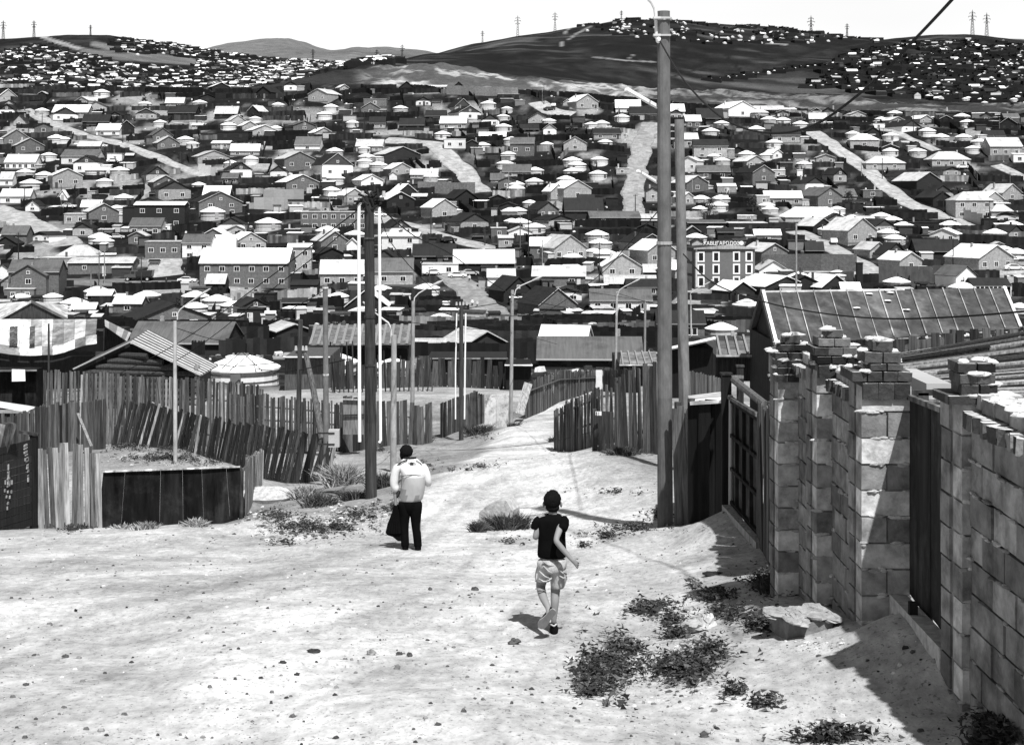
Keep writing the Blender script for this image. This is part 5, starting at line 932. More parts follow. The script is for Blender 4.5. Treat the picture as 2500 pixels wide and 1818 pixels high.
mb.build('sheet', M_steel, g, origin=O); mb = MB(); mb.bar(P3(252, 1151, 32.95), P3(586, 1139, 33.2), .03, .03, .35); mb.build('top_rail', M_steel, g, origin=O); mb = MB(); mb.tube([P3(588, 1288, 33.2), P3(590, 1150, 33.3), P3(582, 1137, 33.3)], .05, 7, .03); mb.build('post', M_steel, g, origin=O)
bfence('side_fence', 'short pale board fence running back from the black sheet fence', [(600, 1276, 33.4, 1124), (612, 1258, 35, 1116), (640, 1222, 39, 1096)], .13, (.15, .35), 0, .03, .0, rails=(.85,), rside=-1)
bfence('grey_board_fence', 'tall grey board fence with a slanting prop behind the pale boards', [(-30, 1105, 40, 1020), (40, 1100, 41, 1012), (98, 1092, 42, 992), (110, 1092, 43, 990), (180, 1085, 44, 982), (258, 1075, 45, 972)], .17, (.04, .16), 0, .03, .0, wob=.01)
g = thing('timber_prop', 'pale slanting timber propping the tall grey board fence', 'prop', P3(205, 1085, 42.5)); mb = MB(); mb.bar(P3(190, 1010, 43.6), P3(223, 1090, 42), .08, .06, .25); mb.build('timber', M_nw, g, origin=g.location.copy())
bfence('collapsing_fence', 'dark leaning fence, its boards all tilted to the right', [(268, 1072, 50, 975), (340, 1083, 49.5, 982), (400, 1090, 49, 998), (455, 1100, 48.5, 1005)], .15, (.02, .08), .38, .05, .02, wob=.04, rails=(.35,), pale=.05)
bfence('collapsing_fence', 'second leaning fence section, left of the battered grey pole', [(456, 1105, 48, 1010), (520, 1118, 47, 1018), (590, 1135, 46, 1030), (650, 1150, 45, 1040), (720, 1165, 44.5, 1052), (800, 1170, 44, 1070)], .15, (.02, .09), .34, .05, .02, wob=.05, rails=(.55,), pale=.05)
bfence('railed_fence', 'long board fence with heavy rails behind the leaning fences', [(87, 1000, 66, 903), (200, 1003, 66, 908), (300, 1008, 66, 915), (465, 1018, 65, 926), (560, 1025, 64, 934), (640, 1035, 63, 942)], .15, (.07, .20), .03, .06, .01, rails=(.5,), rt=.12, wob=.02, pale=.05)
bfence('railed_fence', 'railed fence section between the leaning fence and the poles', [(560, 1050, 60, 960), (640, 1058, 59, 965), (740, 1062, 58, 975), (830, 1066, 57, 985)], .12, (.05, .15), 0, .05, .04, rails=(.35, .7), rt=.14, posts=2, wob=.02)
g = thing('black_shed', 'black shed wall with a pale cloth hung on it, left edge', 'shed', P3(30, 950, 62)); O = g.location.copy(); mb = MB(); a = P3(-60, 1000, 62); b = P3(87, 903, 62); mb.box(((a.x + b.x)/2, 62.5, (a.z + b.z)/2), (b.x - a.x, 1, b.z - a.z), .008); mb.build('wall', M_steel, g, origin=O)
mb = MB(); slab(mb, P3(-60, 905, 61.4), P3(90, 903, 61.4), P3(90, 899, 63.5), P3(-60, 900, 63.5), .05, .1); mb.build('roof', M_sheet, g, origin=O)
g = thing('hung_cloth', 'white cloth hanging over the black shed wall', 'cloth', P3(45, 915, 61)); mb = MB(); mb.poly([P3(29, 901, 61.3), P3(29, 931, 61.25), P3(62, 930, 61.2), P3(61, 902, 61.3)], .7); mb.poly([P3(29, 901, 61.35), P3(61, 902, 61.35), P3(62, 930, 61.28), P3(29, 931, 61.32)], .7); mb.build('cloth', M_cloth, g, origin=g.location.copy())
g = thing('pale_lean_to', 'pale sheet lean-to roof below the black shed, left edge', 'roof', P3(30, 990, 52)); mb = MB(); slab(mb, P3(-60, 980, 50), P3(68, 1003, 50), P3(90, 993, 53), P3(-60, 970, 53), .05, .5); mb.build('sheet', M_sheet, g, origin=g.location.copy()); mb = MB(); a = P3(-60, 1060, 52); b = P3(80, 990, 52); mb.box(((a.x+b.x)/2, 52, (a.z+b.z)/2 - .3), (b.x-a.x, .3, b.z-a.z), .02); mb.build('wall', M_nw, g, origin=g.location.copy())
# barn with the bright ribbed roof
g = thing('log_barn', 'log barn with steep roof, its ribbed right slope bright', 'barn', P3(340, 990, 84)); O = g.location.copy()
fa, fl_, fr, ba, br = P3(319, 836, 84), P3(180, 902, 84), P3(491, 917, 82.5), P3(365, 806, 93), P3(533, 893, 91.5); bl = fl_ + (ba - fa)
mb = MB(); n = 15
for i in range(n):
    a, b = i / n, (i + 1) / n; slab(mb, fr.lerp(br, a), fr.lerp(br, b), fa.lerp(ba, b), fa.lerp(ba, a), .03, random.uniform(.3, .42))
    mb.bar(fr.lerp(br, a) + Vector((0, 0, .04)), fa.lerp(ba, a) + Vector((0, 0, .05)), .16, .08, .7 if i % 2 else .10)
slab(mb, fl_, fa, ba, bl, .05, .1); mb.bar(fl_ + Vector((0, -.1, .05)), fa + Vector((0, -.1, .05)), .12, .08, .45); mb.bar(fa + Vector((0, -.1, .05)), fr + Vector((0, -.1, .05)), .10, .08, .55); mb.build('roof', M_corr, g, origin=O)
mb = MB(); zt = fl_.z - .1
for i in range(14):
    z0 = fr.z - 2.4 + i * .34; 
    if z0 < zt: xa, xb = fl_.x + .5, fr.x - .5
    else: f = (z0 + .2 - zt) / (fa.z - zt); xa, xb = fl_.x + .4 + (fa.x - fl_.x) * f, fr.x - .4 + (fa.x - fr.x) * f
    if xb - xa < .3: break
    mb.tube([(xa, 84.3, z0), (xb, 83.6, z0)], .185, 8, random.uniform(.035, .07))
mb.poly([(fl_.x + .5, 84.45, fr.z - 3), (fr.x - .5, 83.8, fr.z - 3), (fr.x - .5, 83.8, fr.z), fa + Vector((0, .35, -.2)), (fl_.x + .5, 84.45, fl_.z)], .02); a = Vector((fr.x - .5, 83.8, fr.z - 3)); b = Vector((br.x - .5, 91.6, br.z - 3)); mb.poly([a, b, b + Vector((0, 0, 3)), a + Vector((0, 0, 3))], .06); mb.build('log_wall', M_nw, g, origin=O)
mb = MB()
for i in range(9): mb.tube([(fr.x - .42, 83.5, fr.z - 2.3 + i * .34), (fr.x - .42, 83.2, fr.z - 2.3 + i * .34)], .16, 8, .3)
mb.build('log_end', M_nw, g, origin=O)
g = thing('ridged_canopy', 'narrow ribbed roof strip climbing left behind the log barn', 'roof', P3(290, 810, 100)); mb = MB(); n = 12; A0, A1, B0, B1 = P3(256, 780, 104), P3(320, 812, 100), P3(310, 832, 98), P3(257, 795, 100)
for i in range(n): a, b = i / n, (i + 1) / n; slab(mb, B1.lerp(B0, a), B1.lerp(B0, b), A0.lerp(A1, b), A0.lerp(A1, a), .04, random.choice([.2, .45])); 
mb.build('sheet', M_corr, g, origin=g.location.copy()); mb = MB(); mb.box((P3(285, 850, 102)), (1.5, 1.5, 3), .03); mb.build('wall', M_nw, g, origin=g.location.copy())
# patched roof building, far left
g = thing('patched_shed', 'long low building roofed with mismatched metal sheets, left edge', 'building', P3(100, 870, 100)); O = g.location.copy(); tt = [.55, .6, .55, .62, .5, .22, .3, .14, .2, .35, .12]; xs = np.linspace(-60, 235, 12); rf = MB()
for i in range(11):
    a_, b_ = xs[i], xs[i + 1]; ym = [855, 857, 860, 864, 867, 868, 866, 866, 860, 850, 842, 838]; y0, y1 = ym[i], ym[i + 1]
    slab(rf, P3(a_, y0 - 20, 99.4), P3(b_ - 1, y1 - 20, 99.4), P3(b_ + 2, 779, 104), P3(a_ + 2, 779, 104), .04, tt[i]); slab(rf, P3(a_ + 1, y0, 98.3), P3(b_ + 1, y1, 98.3), P3(b_ + 1, y1 - 21, 99.3), P3(a_ + 1, y0 - 21, 99.3), .04, random.choice([.1, .3, .45, .2]))
rf.build('patched_roof', M_sheet, g, origin=O); mb = MB()
for px, w_ in ((28, .3), (38, .25), (78, .35)): c = P3(px, 820, 101.4); mb.bar(P3(px, 838, 98.9), P3(px + 1, 797, 102.0), w_, .05, .06, (0, -.6, .8))
mb.build('rust_streak', M_steel, g, origin=O)
mb = MB(); a = P3(-60, 960, 100); b = P3(235, 862, 100); mb.box(((a.x + b.x)/2, 101.5, (a.z + b.z)/2 - .2), (b.x - a.x, 3, b.z - a.z), .03); mb.build('wall', M_nw, g, origin=O)
mb = MB(); q = [P3(0, 781, 104.2), P3(165, 782, 104.2), P3(78, 738, 104.2)]; mb.poly(q, .05); mb.poly([p + Vector((0, .3, 0)) for p in q][::-1], .05); mb.build('gable', M_nw, g, origin=O); mb = MB(); mb.bar(q[2] + Vector((0, -.1, .1)), q[0] + Vector((0, -.1, .1)), .15, .12, .35); mb.bar(q[2] + Vector((0, -.1, .1)), q[1] + Vector((0, -.1, .1)), .15, .12, .08); slab(mb, q[1], P3(165, 745, 112), P3(90, 736, 112), q[2], .05, .3); slab(mb, q[0], q[2], P3(60, 736, 112), P3(-20, 742, 112), .05, .35); mb.build('gable_roof', M_sheet, g, origin=O)
# big pale gers beyond the leaning fence
def bigger(px, py, wpx, D, label):
    P = P3(px, py, D); P.z = H(P.x, P.y); o = copy_tree(GER[0]); s = wpx * D / F / 6.4; o.location = P; o.scale = (s, s, s); tag(o, label, 'ger', 'gers of the village'); return o
bigger(593, 918, 182, 108, 'largest ger, patched white cover tied with crossing ropes'); o_ = GER[0]
bigger(800, 905, 150, 120, 'broad white ger roof behind the palisade, left of the big pole'); bigger(960, 905, 105, 118, 'white ger just behind the palisade, right of the big pole')
g = thing('tie_ropes', 'dark ropes crossing over the largest ger', 'rope', P3(593, 880, 104)); mb = MB()
for a_, b_, c_ in (((540, 900), (590, 858), (640, 905)), ((560, 905), (612, 862), (625, 908)), ((505, 885), (570, 895), (680, 885))): mb.tube([P3(*a_, 103.8), P3(*b_, 103.9), P3(*c_, 103.8)], .035, 5, 1)
mb.build('rope', M_black, g, origin=g.location.copy())
# middle ground sheds right of centre
def flatshed(name, label, x0, x1, ytop, yeave, yb, D, dd, rt, wt, batten=0, yr=None):
    g = thing(name, label, 'shed', P3((x0 + x1) / 2, yb, D)); O = g.location.copy(); mb = MB(); yr = yr if yr is not None else yeave
    A, B_, C_, D_ = P3(x0, yeave, D), P3(x1, yr, D), P3(x1 - 4, ytop, D + dd), P3(x0 + 4, ytop, D + dd); slab(mb, A, B_, C_, D_, .06, rt); mb.bar(A + Vector((0, -.05, .03)), B_ + Vector((0, -.05, .03)), .07, .07, min(.7, rt * 3)); mb.build('roof', M_sheet, g, origin=O)
    if batten:
        b = MB()
        for i in range(batten): t = (i + .5) / batten; b.bar(A.lerp(B_, t) + Vector((0, 0, .06)), D_.lerp(C_, t - .1) + Vector((0, 0, .06)), .09, .05, .3)
        b.build('batten', M_nw, g, origin=O)
    a = P3(x0 + 3, yb + 14, D + .3); b = P3(x1 - 3, max(yeave, yr), D + .3); mb = MB(); mb.box(((a.x + b.x)/2, D + dd/2 + .3, (a.z + b.z)/2), (b.x - a.x, dd * .9, b.z - a.z), wt); mb.build('wall', M_nw, g, origin=O); return g
flatshed('tarred_shed', 'tall black shed with pale slanting roof edge between and behind the near poles', 1636, 1746, 832, 851, 960, 48, 4, .3, .008, 0, 826)
flatshed('battened_shed', 'low shed with battened grey roof left of the rusty standing-seam roof', 1748, 1885, 820, 870, 920, 58, 9, .09, .05, 6)
flatshed('battened_shed', 'battened grey shed roof in front of the corrugated shed, middle right', 1512, 1605, 858, 892, 935, 88, 8, .12, .03, 5)
flatshed('plank_covered_shed', 'low dark shed strewn with scrap behind the long dark fence', 1040, 1240, 868, 876, 930, 99, 5, .05, .02)
flatshed('dark_lean_to', 'dark lean-to with white sill board, above the pale board', 1232, 1300, 885, 892, 960, 92, 4, .2, .01)
flatshed('canvas_shed', 'grey boxy shed with canvas roof left of the concrete pole pair', 690, 806, 860, 872, 945, 98, 7, .25, .09)
g = thing('stripe_roofed_shed', 'long shed whose dark roof carries pale vertical strips, behind the big pole', 'shed', P3(870, 880, 140)); O = g.location.copy(); mb = MB(); A, B_, C_, D_ = P3(757, 842, 138), P3(1003, 840, 138), P3(1003, 792, 146), P3(765, 793, 146); slab(mb, A, B_, C_, D_, .08, .10); mb.build('roof', M_sheet, g, origin=O); b = MB()
for i in range(13): t = i / 12.5; b.bar(A.lerp(B_, t) + Vector((0, 0, .08)), D_.lerp(C_, min(t + .03, 1)) + Vector((0, 0, .08)), .26, .05, .26)
b.build('pale_strip', M_nw, g, origin=O); mb = MB(); mb.box((P3(880, 868, 143)), (10, 7, 2.2), .03); mb.build('wall', M_nw, g, origin=O)
# --- poles
def pole(px, yb, D, yt, wpx, label, tone=.22, pxt=None, pipes=None, lamp=None, band=True, cross=None, m=None, name='utility_pole', brace=None, group='poles along the road'):
    B = P3(px, yb, D); zg = H(B.x, B.y); B.z = zg; T0 = P3(pxt if pxt is not None else px, yt, D); r = wpx / F * D / 2; o = thing(name, label, 'pole', B, 0, group); O = B.copy(); mb = MB(); k_ = [0, .25, .5, .75, 1]
    pts = [Vector((B.x, B.y, zg - .5))] + [B.lerp(T0, t) for t in k_]; mb.tube(pts, [r * 1.08] + [r * (1.06 - .2 * t) for t in k_], 14, tone, tones=[tone * random.uniform(.85, 1.15) for _ in pts]); mb.build('shaft', m or M_conc, o, origin=O, smooth=False)
    if band:
        for f in ((.55, .985) if not pipes else (.44, .6, .86)): c = B.lerp(T0, f); q = MB(); q.tube([c - Vector((0, 0, .025)), c + Vector((0, 0, .025))], r * 1.08, 12, .3 if not pipes else .03); q.build('band', M_steel, o, origin=O)
    if pipes:
        for (pts_, rp) in pipes: q = MB(); q.tube([P3(a, b, D - .02) for a, b in pts_], rp / F * D, 9, .75); q.build('white_pipe', M_white, o, origin=O)
    if lamp:
        a = [P3(x, y, D) for x, y in lamp]; q = MB(); q.tube(a, r * .3, 7, .5); q.build('lamp_arm', M_white, o, origin=O); q = MB(); d = (a[-1] - a[-2]).normalized(); q.tube([a[-1] - d * .05, a[-1] + d * .25, a[-1] + d * .5], [r * .4, r * .7, r * .25], 8, .4); q.build('lamp_head', M_white, o, origin=O)
    if cross:
        for (x0, x1, y) in cross: q = MB(); q.bar(P3(x0, y, D), P3(x1, y, D), .08, .08, .03); q.build('crossarm', M_steel, o, origin=O); q = MB()
        for x0, x1, y in cross:
            for t in (0.02, .35, .65, .98): c = P3(x0 + (x1 - x0) * t, y - 5, D); q.tube([c, c + Vector((0, 0, .14))], [.05, .035], 7, .5)
        q.build('insulator', M_frame, o, origin=O)
    return o
bigp = pole(1624, 1278, 23.5, 28, 36, 'tallest grey concrete pole, nearest on the right', .105, 1620)
O = bigp.location.copy(); q = MB(); q.tube([P3(1604, 95, 23.5), P3(1602, 40, 23.5), P3(1600, 22, 23.5), P3(1592, 6, 23.5), P3(1578, -8, 23.5), P3(1560, -16, 23.5)], .035, 8, .6); q.build('lamp_arm', M_white, bigp, origin=O)
for y in (46, 88): q = MB(); c = P3(1617, y, 23.5); q.box(c, (.255, .265, .03), .4); q.box(c + Vector((-.1, -.1, 0)), (.12, .1, .035), .5); q.build('steel_band', M_white, bigp, origin=O)
for a_, b_, r_ in (((1607, 262), (1529, 218), .05), ((1606, 446), (1557, 417), .035)): q = MB(); q.bar(P3(*a_, 23.6), P3(*b_, 23.2), r_ * 1.6, r_, .75, (0, 0, 1)); q.bar(P3(a_[0] + 8, a_[1] + 6, 23.6), P3(*a_, 23.6), .03, .03, .3); q.build('tube_lamp', M_white, bigp, origin=O)
q = MB(); c = P3(1607, 96, 23.4); q.sphere(c, (.045, .05, .07), 8, 6, .5); q.build('cable_clamp', M_steel, bigp, origin=O)
pole(1674, 970, 31.5, 292, 27, 'second concrete pole, standing just right of the tallest', .13, 1658, band=False)
q1 = [([(894, 493), (884, 494), (877, 502), (876, 540), (877, 800), (878, 1078)], 4.2), ([(926, 505), (927, 700), (928, 900), (929, 1075), (926, 1080)], 3.6)]
pole(906, 1218, 33, 478, 27, 'dark pole flanked by two long white pipes', .045, 901, pipes=q1, cross=[(884, 938, 486)], m=M_nw)
mb = MB(); 
lp = bpy.data.objects[-1] if False else None
g = thing('cable_box', 'dark tangle of cable joints on top of the pole with white pipes', 'cable joint', P3(902, 480, 32.9)); mb = MB()
for i in range(26): c = P3(900 + random.gauss(0, 11), 490 + random.gauss(0, 12), 33 + random.uniform(-.15, .15)); mb.tube([c, c + Vector((random.gauss(0, .1), random.gauss(0, .08), random.gauss(0, .1)))], .03, 6, 1)
mb.build('joint', M_black, g, origin=g.location.copy())
g = thing('support_timber', 'dark square timber strapped to the pole with white pipes', 'timber', P3(916, 1218, 33)); mb = MB(); c0 = P3(916, 1222, 33.05); mb.bar((c0.x, c0.y, c0.z - .3), P3(914, 985, 33.05), .07, .07, .10); mb.build('timber', M_nw, g, origin=g.location.copy())
pole(1126, 1088, 62, 745, 11, 'slim dark pole with two thin white pipes at the road bend', .06, 1126, pipes=[([(1115, 765), (1112, 900), (1112, 1023)], 1.7), ([(1137, 765), (1135, 900), (1134, 1023)], 2.0)], cross=[(1114, 1140, 750)], m=M_nw, band=False)
pole(1006, 1086, 60, 735, 10, 'street lamp pole left of the slim dark pole', .25, 1009, lamp=[(1009, 750), (1012, 727), (1022, 716), (1040, 705), (1056, 697)], name='street_lamp', band=False)
pole(960, 1155, 45, 818, 15, 'stout street lamp pole just left of the stooping man', .28, 962, lamp=[(955, 822), (954, 800), (948, 788), (930, 775), (915, 762)], name='street_lamp', band=False)
pole(428, 1150, 40.5, 783, 9.5, 'street lamp pole rising behind the black sheet fence', .33, 427, lamp=[(433, 780), (434, 765), (440, 755), (460, 740), (478, 728)], name='street_lamp', band=False)
pole(797, 1176, 41.5, 695, 14, 'bare concrete pole carrying a grey box at mid height', .13, 794)
g = thing('meter_box', 'pale grey steel meter box on the bare concrete pole', 'box', P3(815, 1068, 41)); mb = MB(); a = P3(803, 1090, 41.1); b = P3(829, 1048, 41.1); mb.box(((a.x+b.x)/2, 41.1, (a.z+b.z)/2), (b.x-a.x, .2, b.z-a.z), .5); mb.bar(P3(775, 1057, 41), P3(817, 1057, 41), .04, .04, .03); mb.bar(P3(775, 1084, 41), P3(817, 1084, 41), .04, .04, .03); mb.build('case', M_frame, g, origin=g.location.copy())
pole(725, 1160, 45, 780, 13, 'dark battered pole with a slanting brace', .07, 734, m=M_nw, band=False, cross=[(722, 748, 860)])
g = thing('pole_brace', 'slanting round timber bracing the dark battered pole', 'brace', P3(770, 1040, 44)); mb = MB(); mb.tube([P3(746, 862, 45), P3(765, 950, 44.6), P3(786, 1070, 44)], [.08, .095, .11], 8, .12); mb.build('timber', M_nw, g, origin=g.location.copy())
pole(119, 995, 88, 790, 5.5, 'thin dark pole before the patched metal roof', .05, 119, m=M_nw, band=False)
pole(1247, 1042, 70, 708, 9, 'street lamp pole left of the pale leaning board', .25, 1251, lamp=[(1256, 722), (1259, 708), (1272, 697), (1302, 684)], name='street_lamp', band=False)
pole(1503, 950, 92, 712, 6, 'street lamp pole between the white house and the near poles', .3, 1506, lamp=[(1508, 722), (1512, 708), (1524, 700), (1546, 689)], name='street_lamp', band=False)
pole(1574, 872, 125, 732, 6, 'plain pale pole in front of the white-walled house', .2, 1575, band=False)
pole(1691, 905, 70, 720, 4, 'thin lamp pole peeping out right of the second concrete pole', .4, 1686, lamp=[(1685, 725), (1686, 716), (1700, 706), (1715, 698)], name='street_lamp', band=False)
pole(1944, 714, 210, 545, 5, 'tall pale pole left of the black chimney', .25, 1944, band=False); pole(2008, 612, 380, 548, 4, 'pole beside the short lane right of the dark three-storey block', .15, 2008, band=False)
for i, (px, y0, y1) in enumerate([(1868, 900, 800), (345, 700, 628), (222, 712, 668), (242, 690, 615), (255, 695, 612), (45, 640, 568), (2327, 655, 582), (2416, 560, 490), (1270, 620, 525), (1290, 640, 500), (1324, 650, 585), (1463, 700, 590), (1052, 575, 515), (1184, 600, 560), (845, 510, 458), (1551, 525, 475), (1486, 610, 592), (1328, 255, 205), (1324, 250, 212), (2303, 520, 468), (2103, 440, 395), (2154, 438, 386), (2230, 330, 282), (1973, 305, 268), (2440, 320, 290), (1510, 300, 258), (890, 328, 272), (355, 265, 236), (716, 258, 230), (742, 325, 285), (300, 350, 300), (103, 310, 275), (1242, 480, 420), (805, 520, 480), (2030, 335, 312), (560, 430, 390), (440, 400, 370), (60, 500, 455), (2466, 455, 420), (1690, 480, 435)]):
    P = gp(px, y0, 100); D = P.y; o = thing('village_pole', None, 'pole', P); h = max((y0 - y1) / F * D, 4); mb = MB(); mb.tube([(P.x, P.y, P.z - .5), (P.x, P.y, P.z + h)], [.16, .11], 6, random.choice([.03, .06, .15, .3])); mb.build('shaft', M_nw, o, origin=P); mb = MB(); mb.bar((P.x - .7, P.y, P.z + h - .4), (P.x + .7, P.y, P.z + h - .4), .1, .1, .05); mb.build('crossarm', M_nw, o, origin=P); auto(o, 'thin wooden village pole', 'pole', px, y0, 'utility poles in the village')
# --- cables
def cable(pts, r, label, tone=1.):
    r *= 1 if r == .0135 else .85
    P = [P3(*p) for p in pts]; Q = []
    for i in range(len(P) - 1):
        p0, p1, p2, p3 = P[max(i-1, 0)], P[i], P[i+1], P[min(i+2, len(P)-1)]
        for k_ in range(8): t = k_ / 8; Q.append(.5 * ((2*p1) + (p2-p0)*t + (2*p0-5*p1+4*p2-p3)*t*t + (3*p1-p0-3*p2+p3)*t**3))
    Q.append(P[-1]); mb = MB(); mb.tube(Q, r, 6, tone); o = mb.build('overhead_cable', M_black, None, origin=P[0]); o.location = P[0]; tag(o, label, 'cable', 'overhead cables'); return o
cable([(1609, 97, 23.5), (1666, 191, 21), (1740, 270, 19), (1813, 312, 17.5), (1901, 325, 16), (1997, 301, 14.5), (2126, 206, 12.5), (2230, 100, 11), (2324, 0, 9.8), (2420, -110, 8.8)], .0135, 'thick sagging cable from the tallest pole to the upper right corner')
cable([(1668, 620, 31), (1740, 690, 30), (1860, 735, 28), (1990, 762, 26), (2142, 777, 24), (2300, 775, 22), (2500, 760, 20), (2620, 745, 19)], .018, 'thin cable sagging across the rusty standing-seam roof')
cable([(888, 502, 33), (760, 600, 38), (620, 705, 45), (430, 840, 60), (250, 930, 72), (60, 1000, 85)], .02, 'upper one of the cables running down left from the white-piped pole')
cable([(890, 520, 33), (770, 625, 40), (640, 725, 48), (520, 820, 58), (430, 880, 62), (320, 935, 70), (165, 985, 80)], .018, 'lower one of the cables running down left from the white-piped pole')
cable([(932, 510, 33), (1010, 575, 40), (1100, 620, 48), (1200, 690, 58), (1300, 735, 68), (1500, 770, 90)], .02, 'cable running down right from the pole with white pipes')
cable([(930, 530, 33), (960, 600, 38), (1040, 690, 46), (1125, 760, 62)], .014, 'short cable from the white-piped pole to the slim dark pole')
cable([(1620, 500, 24), (1540, 590, 30), (1440, 690, 42), (1300, 770, 60), (1130, 760, 62)], .013, 'cable crossing behind the tallest pole towards the slim dark pole')
cable([(800, 705, 41.5), (700, 760, 44), (560, 830, 49), (427, 800, 40.5)], .014, 'slack cable between the bare pole and the left street lamp'); cable([(625, 900, 50), (680, 906, 47), (730, 903, 45), (790, 890, 42), (870, 872, 40)], .016, 'slack cable between the battered pole and the bare pole')
cable([(1010, 1100, 58), (1130, 1098, 45), (1300, 1085, 38), (1375, 1072, 44), (1460, 1050, 40)], .008, 'thin low wire stretched across the dirt road'); cable([(900, 740, 33), (960, 780, 45), (1126, 800, 62), (1250, 812, 70), (1360, 840, 80)], .014, 'cable slung low between the slim poles')
cable([(1126, 755, 62), (1250, 735, 70), (1400, 710, 85), (1575, 735, 125)], .02, 'cable from the slim dark pole towards the white-walled house'); cable([(1506, 715, 92), (1600, 742, 60), (1700, 745, 55), (1850, 735, 50)], .018, 'cable passing behind both near concrete poles')
# --- stones, rubble, litter, plants
def rock(px, py, wpx, hpx, tone, label, name='rock', jit=.5, n=12, Dm=5, cat='rock'):
    P = gp(px, py, Dm); s = P.y / F; mb = MB(); mb.sphere((P.x, P.y, P.z + hpx * s * .35), (wpx * s / 2, wpx * s * .4, hpx * s * .65), n, 8, tone, jit); o = mb.build(name, M_stone, None, origin=P); o.location = P; tag(o, label, cat); return o
rock(650, 1222, 130, 34, .4, 'pale dusty mound at the foot of the leaning fence', 'earth_mound', .18, 22, cat='mound')
P = gp(1212, 1290, 15); s = P.y / F; o = thing('concrete_block', 'pale rough concrete block half buried beside the dirt road', 'block', P, R(-20)); mb = MB(); mb.prism([(-44*s, -.2), (44*s, -.2), (46*s, 50*s), (30*s, 74*s), (6*s, 70*s), (-20*s, 58*s), (-40*s, 40*s)], -.1, .3, 'y', .36); mb.build('slab', M_mort, o)
P = gp(1990, 1555, 8); s = P.y / F; o = thing('mortar_slab', 'crumbling slab of spilled mortar at the foot of the block wall', 'rubble', P + Vector((0, .15, 0)), R(8)); mb = MB()
for i in range(16): mb.sphere((random.uniform(-70, 62) * s, random.uniform(0, .3), (26 + random.uniform(-3, 8)) * s), (random.uniform(20, 40) * s, .16, random.uniform(5, 9) * s), 9, 6, .28, .6)
mb.build('crust', M_mort, o); mb = MB(); mb.prism([(-62*s, -.1), (40*s, -.1), (60*s, 24*s), (-58*s, 22*s)], .0, .45, 'y', .16); mb.build('core', M_stone, o)
P = gp(1712, 1538, 8); s = P.y / F; o = thing('rubbish_bag', 'crumpled pale plastic bag lying in the weeds', 'bag', P); mb = MB(); mb.sphere((-4*s, 0, 10*s), (36*s, .11, 18*s), 15, 10, .34, .55); mb.sphere((14*s, .02, 14*s), (22*s, .08, 20*s), 12, 8, .4, .7); mb.build('bag', M_cloth, o); mb = MB(); mb.sphere((20*s, -.03, 24*s), (9*s, .03, 16*s), 7, 6, .5, 1.0); mb.build('knotted_end', M_cloth, o)
P = gp(1745, 1402, 8); s = P.y / F; mb = MB()
for i in range(6): mb.sphere((P.x + random.uniform(-24, 24)*s, P.y, P.z + .01), (16*s, .05, 5*s), 9, 5, .02, .5)
o = mb.build('dark_rag', M_cloth, None, origin=P); o.location = P; tag(o, 'dark rag lying flat on the dirt by the weeds', 'rag')
for i, (px, py, w_, h_, t, l) in enumerate([(1050, 1440, 9, 7, .08, 'small stone left of the running boy'), (1160, 1440, 22, 8, .06, 'dark clod just left of the running boy'), (766, 1592, 30, 8, .03, 'flat dark scrap in the lower left foreground'), (905, 1598, 24, 12, .2, 'pinkish stone right of the flat dark scrap'), (1000, 1602, 12, 10, .06, 'small dark stone at the right of the rubbish line'), (975, 1598, 18, 7, .05, 'dark pebble in the middle of the rubbish line'), (1256, 1572, 26, 14, .08, 'crumpled dark scrap below the running boy'), (725, 1648, 14, 7, .03, 'dark stone below the flat dark scrap'), (970, 1632, 16, 10, .15, 'grey stone lowest in the rubbish line'), (185, 1492, 8, 6, .01, 'small black stone alone in the left foreground'), (1720, 1798, 22, 14, .06, 'dark stone at the bottom edge, right of centre'), (690, 1618, 18, 6, .04, 'thin dark chip left of the rubbish line'), (160, 1605, 16, 8, .08, 'dark clod in the far left foreground'), (1480, 1722, 20, 14, .1, 'grey stone below the weed bed'), (64, 1672, 14, 6, .06, 'small clod at the left foreground edge'), (1740, 1790, 12, 14, .4, 'pale stone beside the dark stone at the bottom edge')]): rock(px, py, w_, h_, t, l, jit=.7, n=8)
rb = MB()
for cx_, cy_, rx, ry, n_ in [(720, 1290, 130, 26, 260), (860, 1255, 90, 30, 220), (640, 1262, 50, 20, 80), (400, 1120, 160, 14, 160), (1990, 1575, 80, 20, 50), (1620, 1700, 140, 30, 60), (1700, 1580, 120, 40, 60)]:
    for _ in range(n_):
        P = gp(cx_ + random.gauss(0, rx * .5), cy_ + random.gauss(0, ry * .5), 5 if cy_ > 1400 else (20 if cy_ > 1200 else 34), 200); s = random.uniform(.010, .045) * random.uniform(.4, 1.3) * (.35 if cy_ > 1400 else 1); rb.sphere((P.x, P.y, P.z + s * .2), (s * random.uniform(.8, 2), s * random.uniform(.8, 1.6), s * .6), 6, 4, random.choice([.06, .12, .25, .4, .5]), .7)
tag(rb.build('rubble', M_stone), 'small lumps of rubble and dried mud on the dirt slope', 'rubble', kind='stuff')
gb = MB()
for _ in range(15000):
    D = 6 + 34 * random.random() ** 1.5; u = random.uniform(-.40, .40); x = u * D
    if D > 26 and vnoise(np.array(x * .5), np.array(D * .3), 3) < .45: continue
    if vnoise(np.array(x * 1.1), np.array(D * .8), 61) < .42 and random.random() < .75: continue
    s = .003 + .022 * random.random() ** 7; z = H(x, D); gb.box((x, D, z + s * .2), (s * random.uniform(1, 2.4), s * random.uniform(1, 2), s), random.choice([.04, .07, .12, .2, .5]), Matrix.Rotation(random.uniform(0, 3), 3, 'Z') @ Matrix.Rotation(random.gauss(0, .3), 3, 'X'), taper=.6)
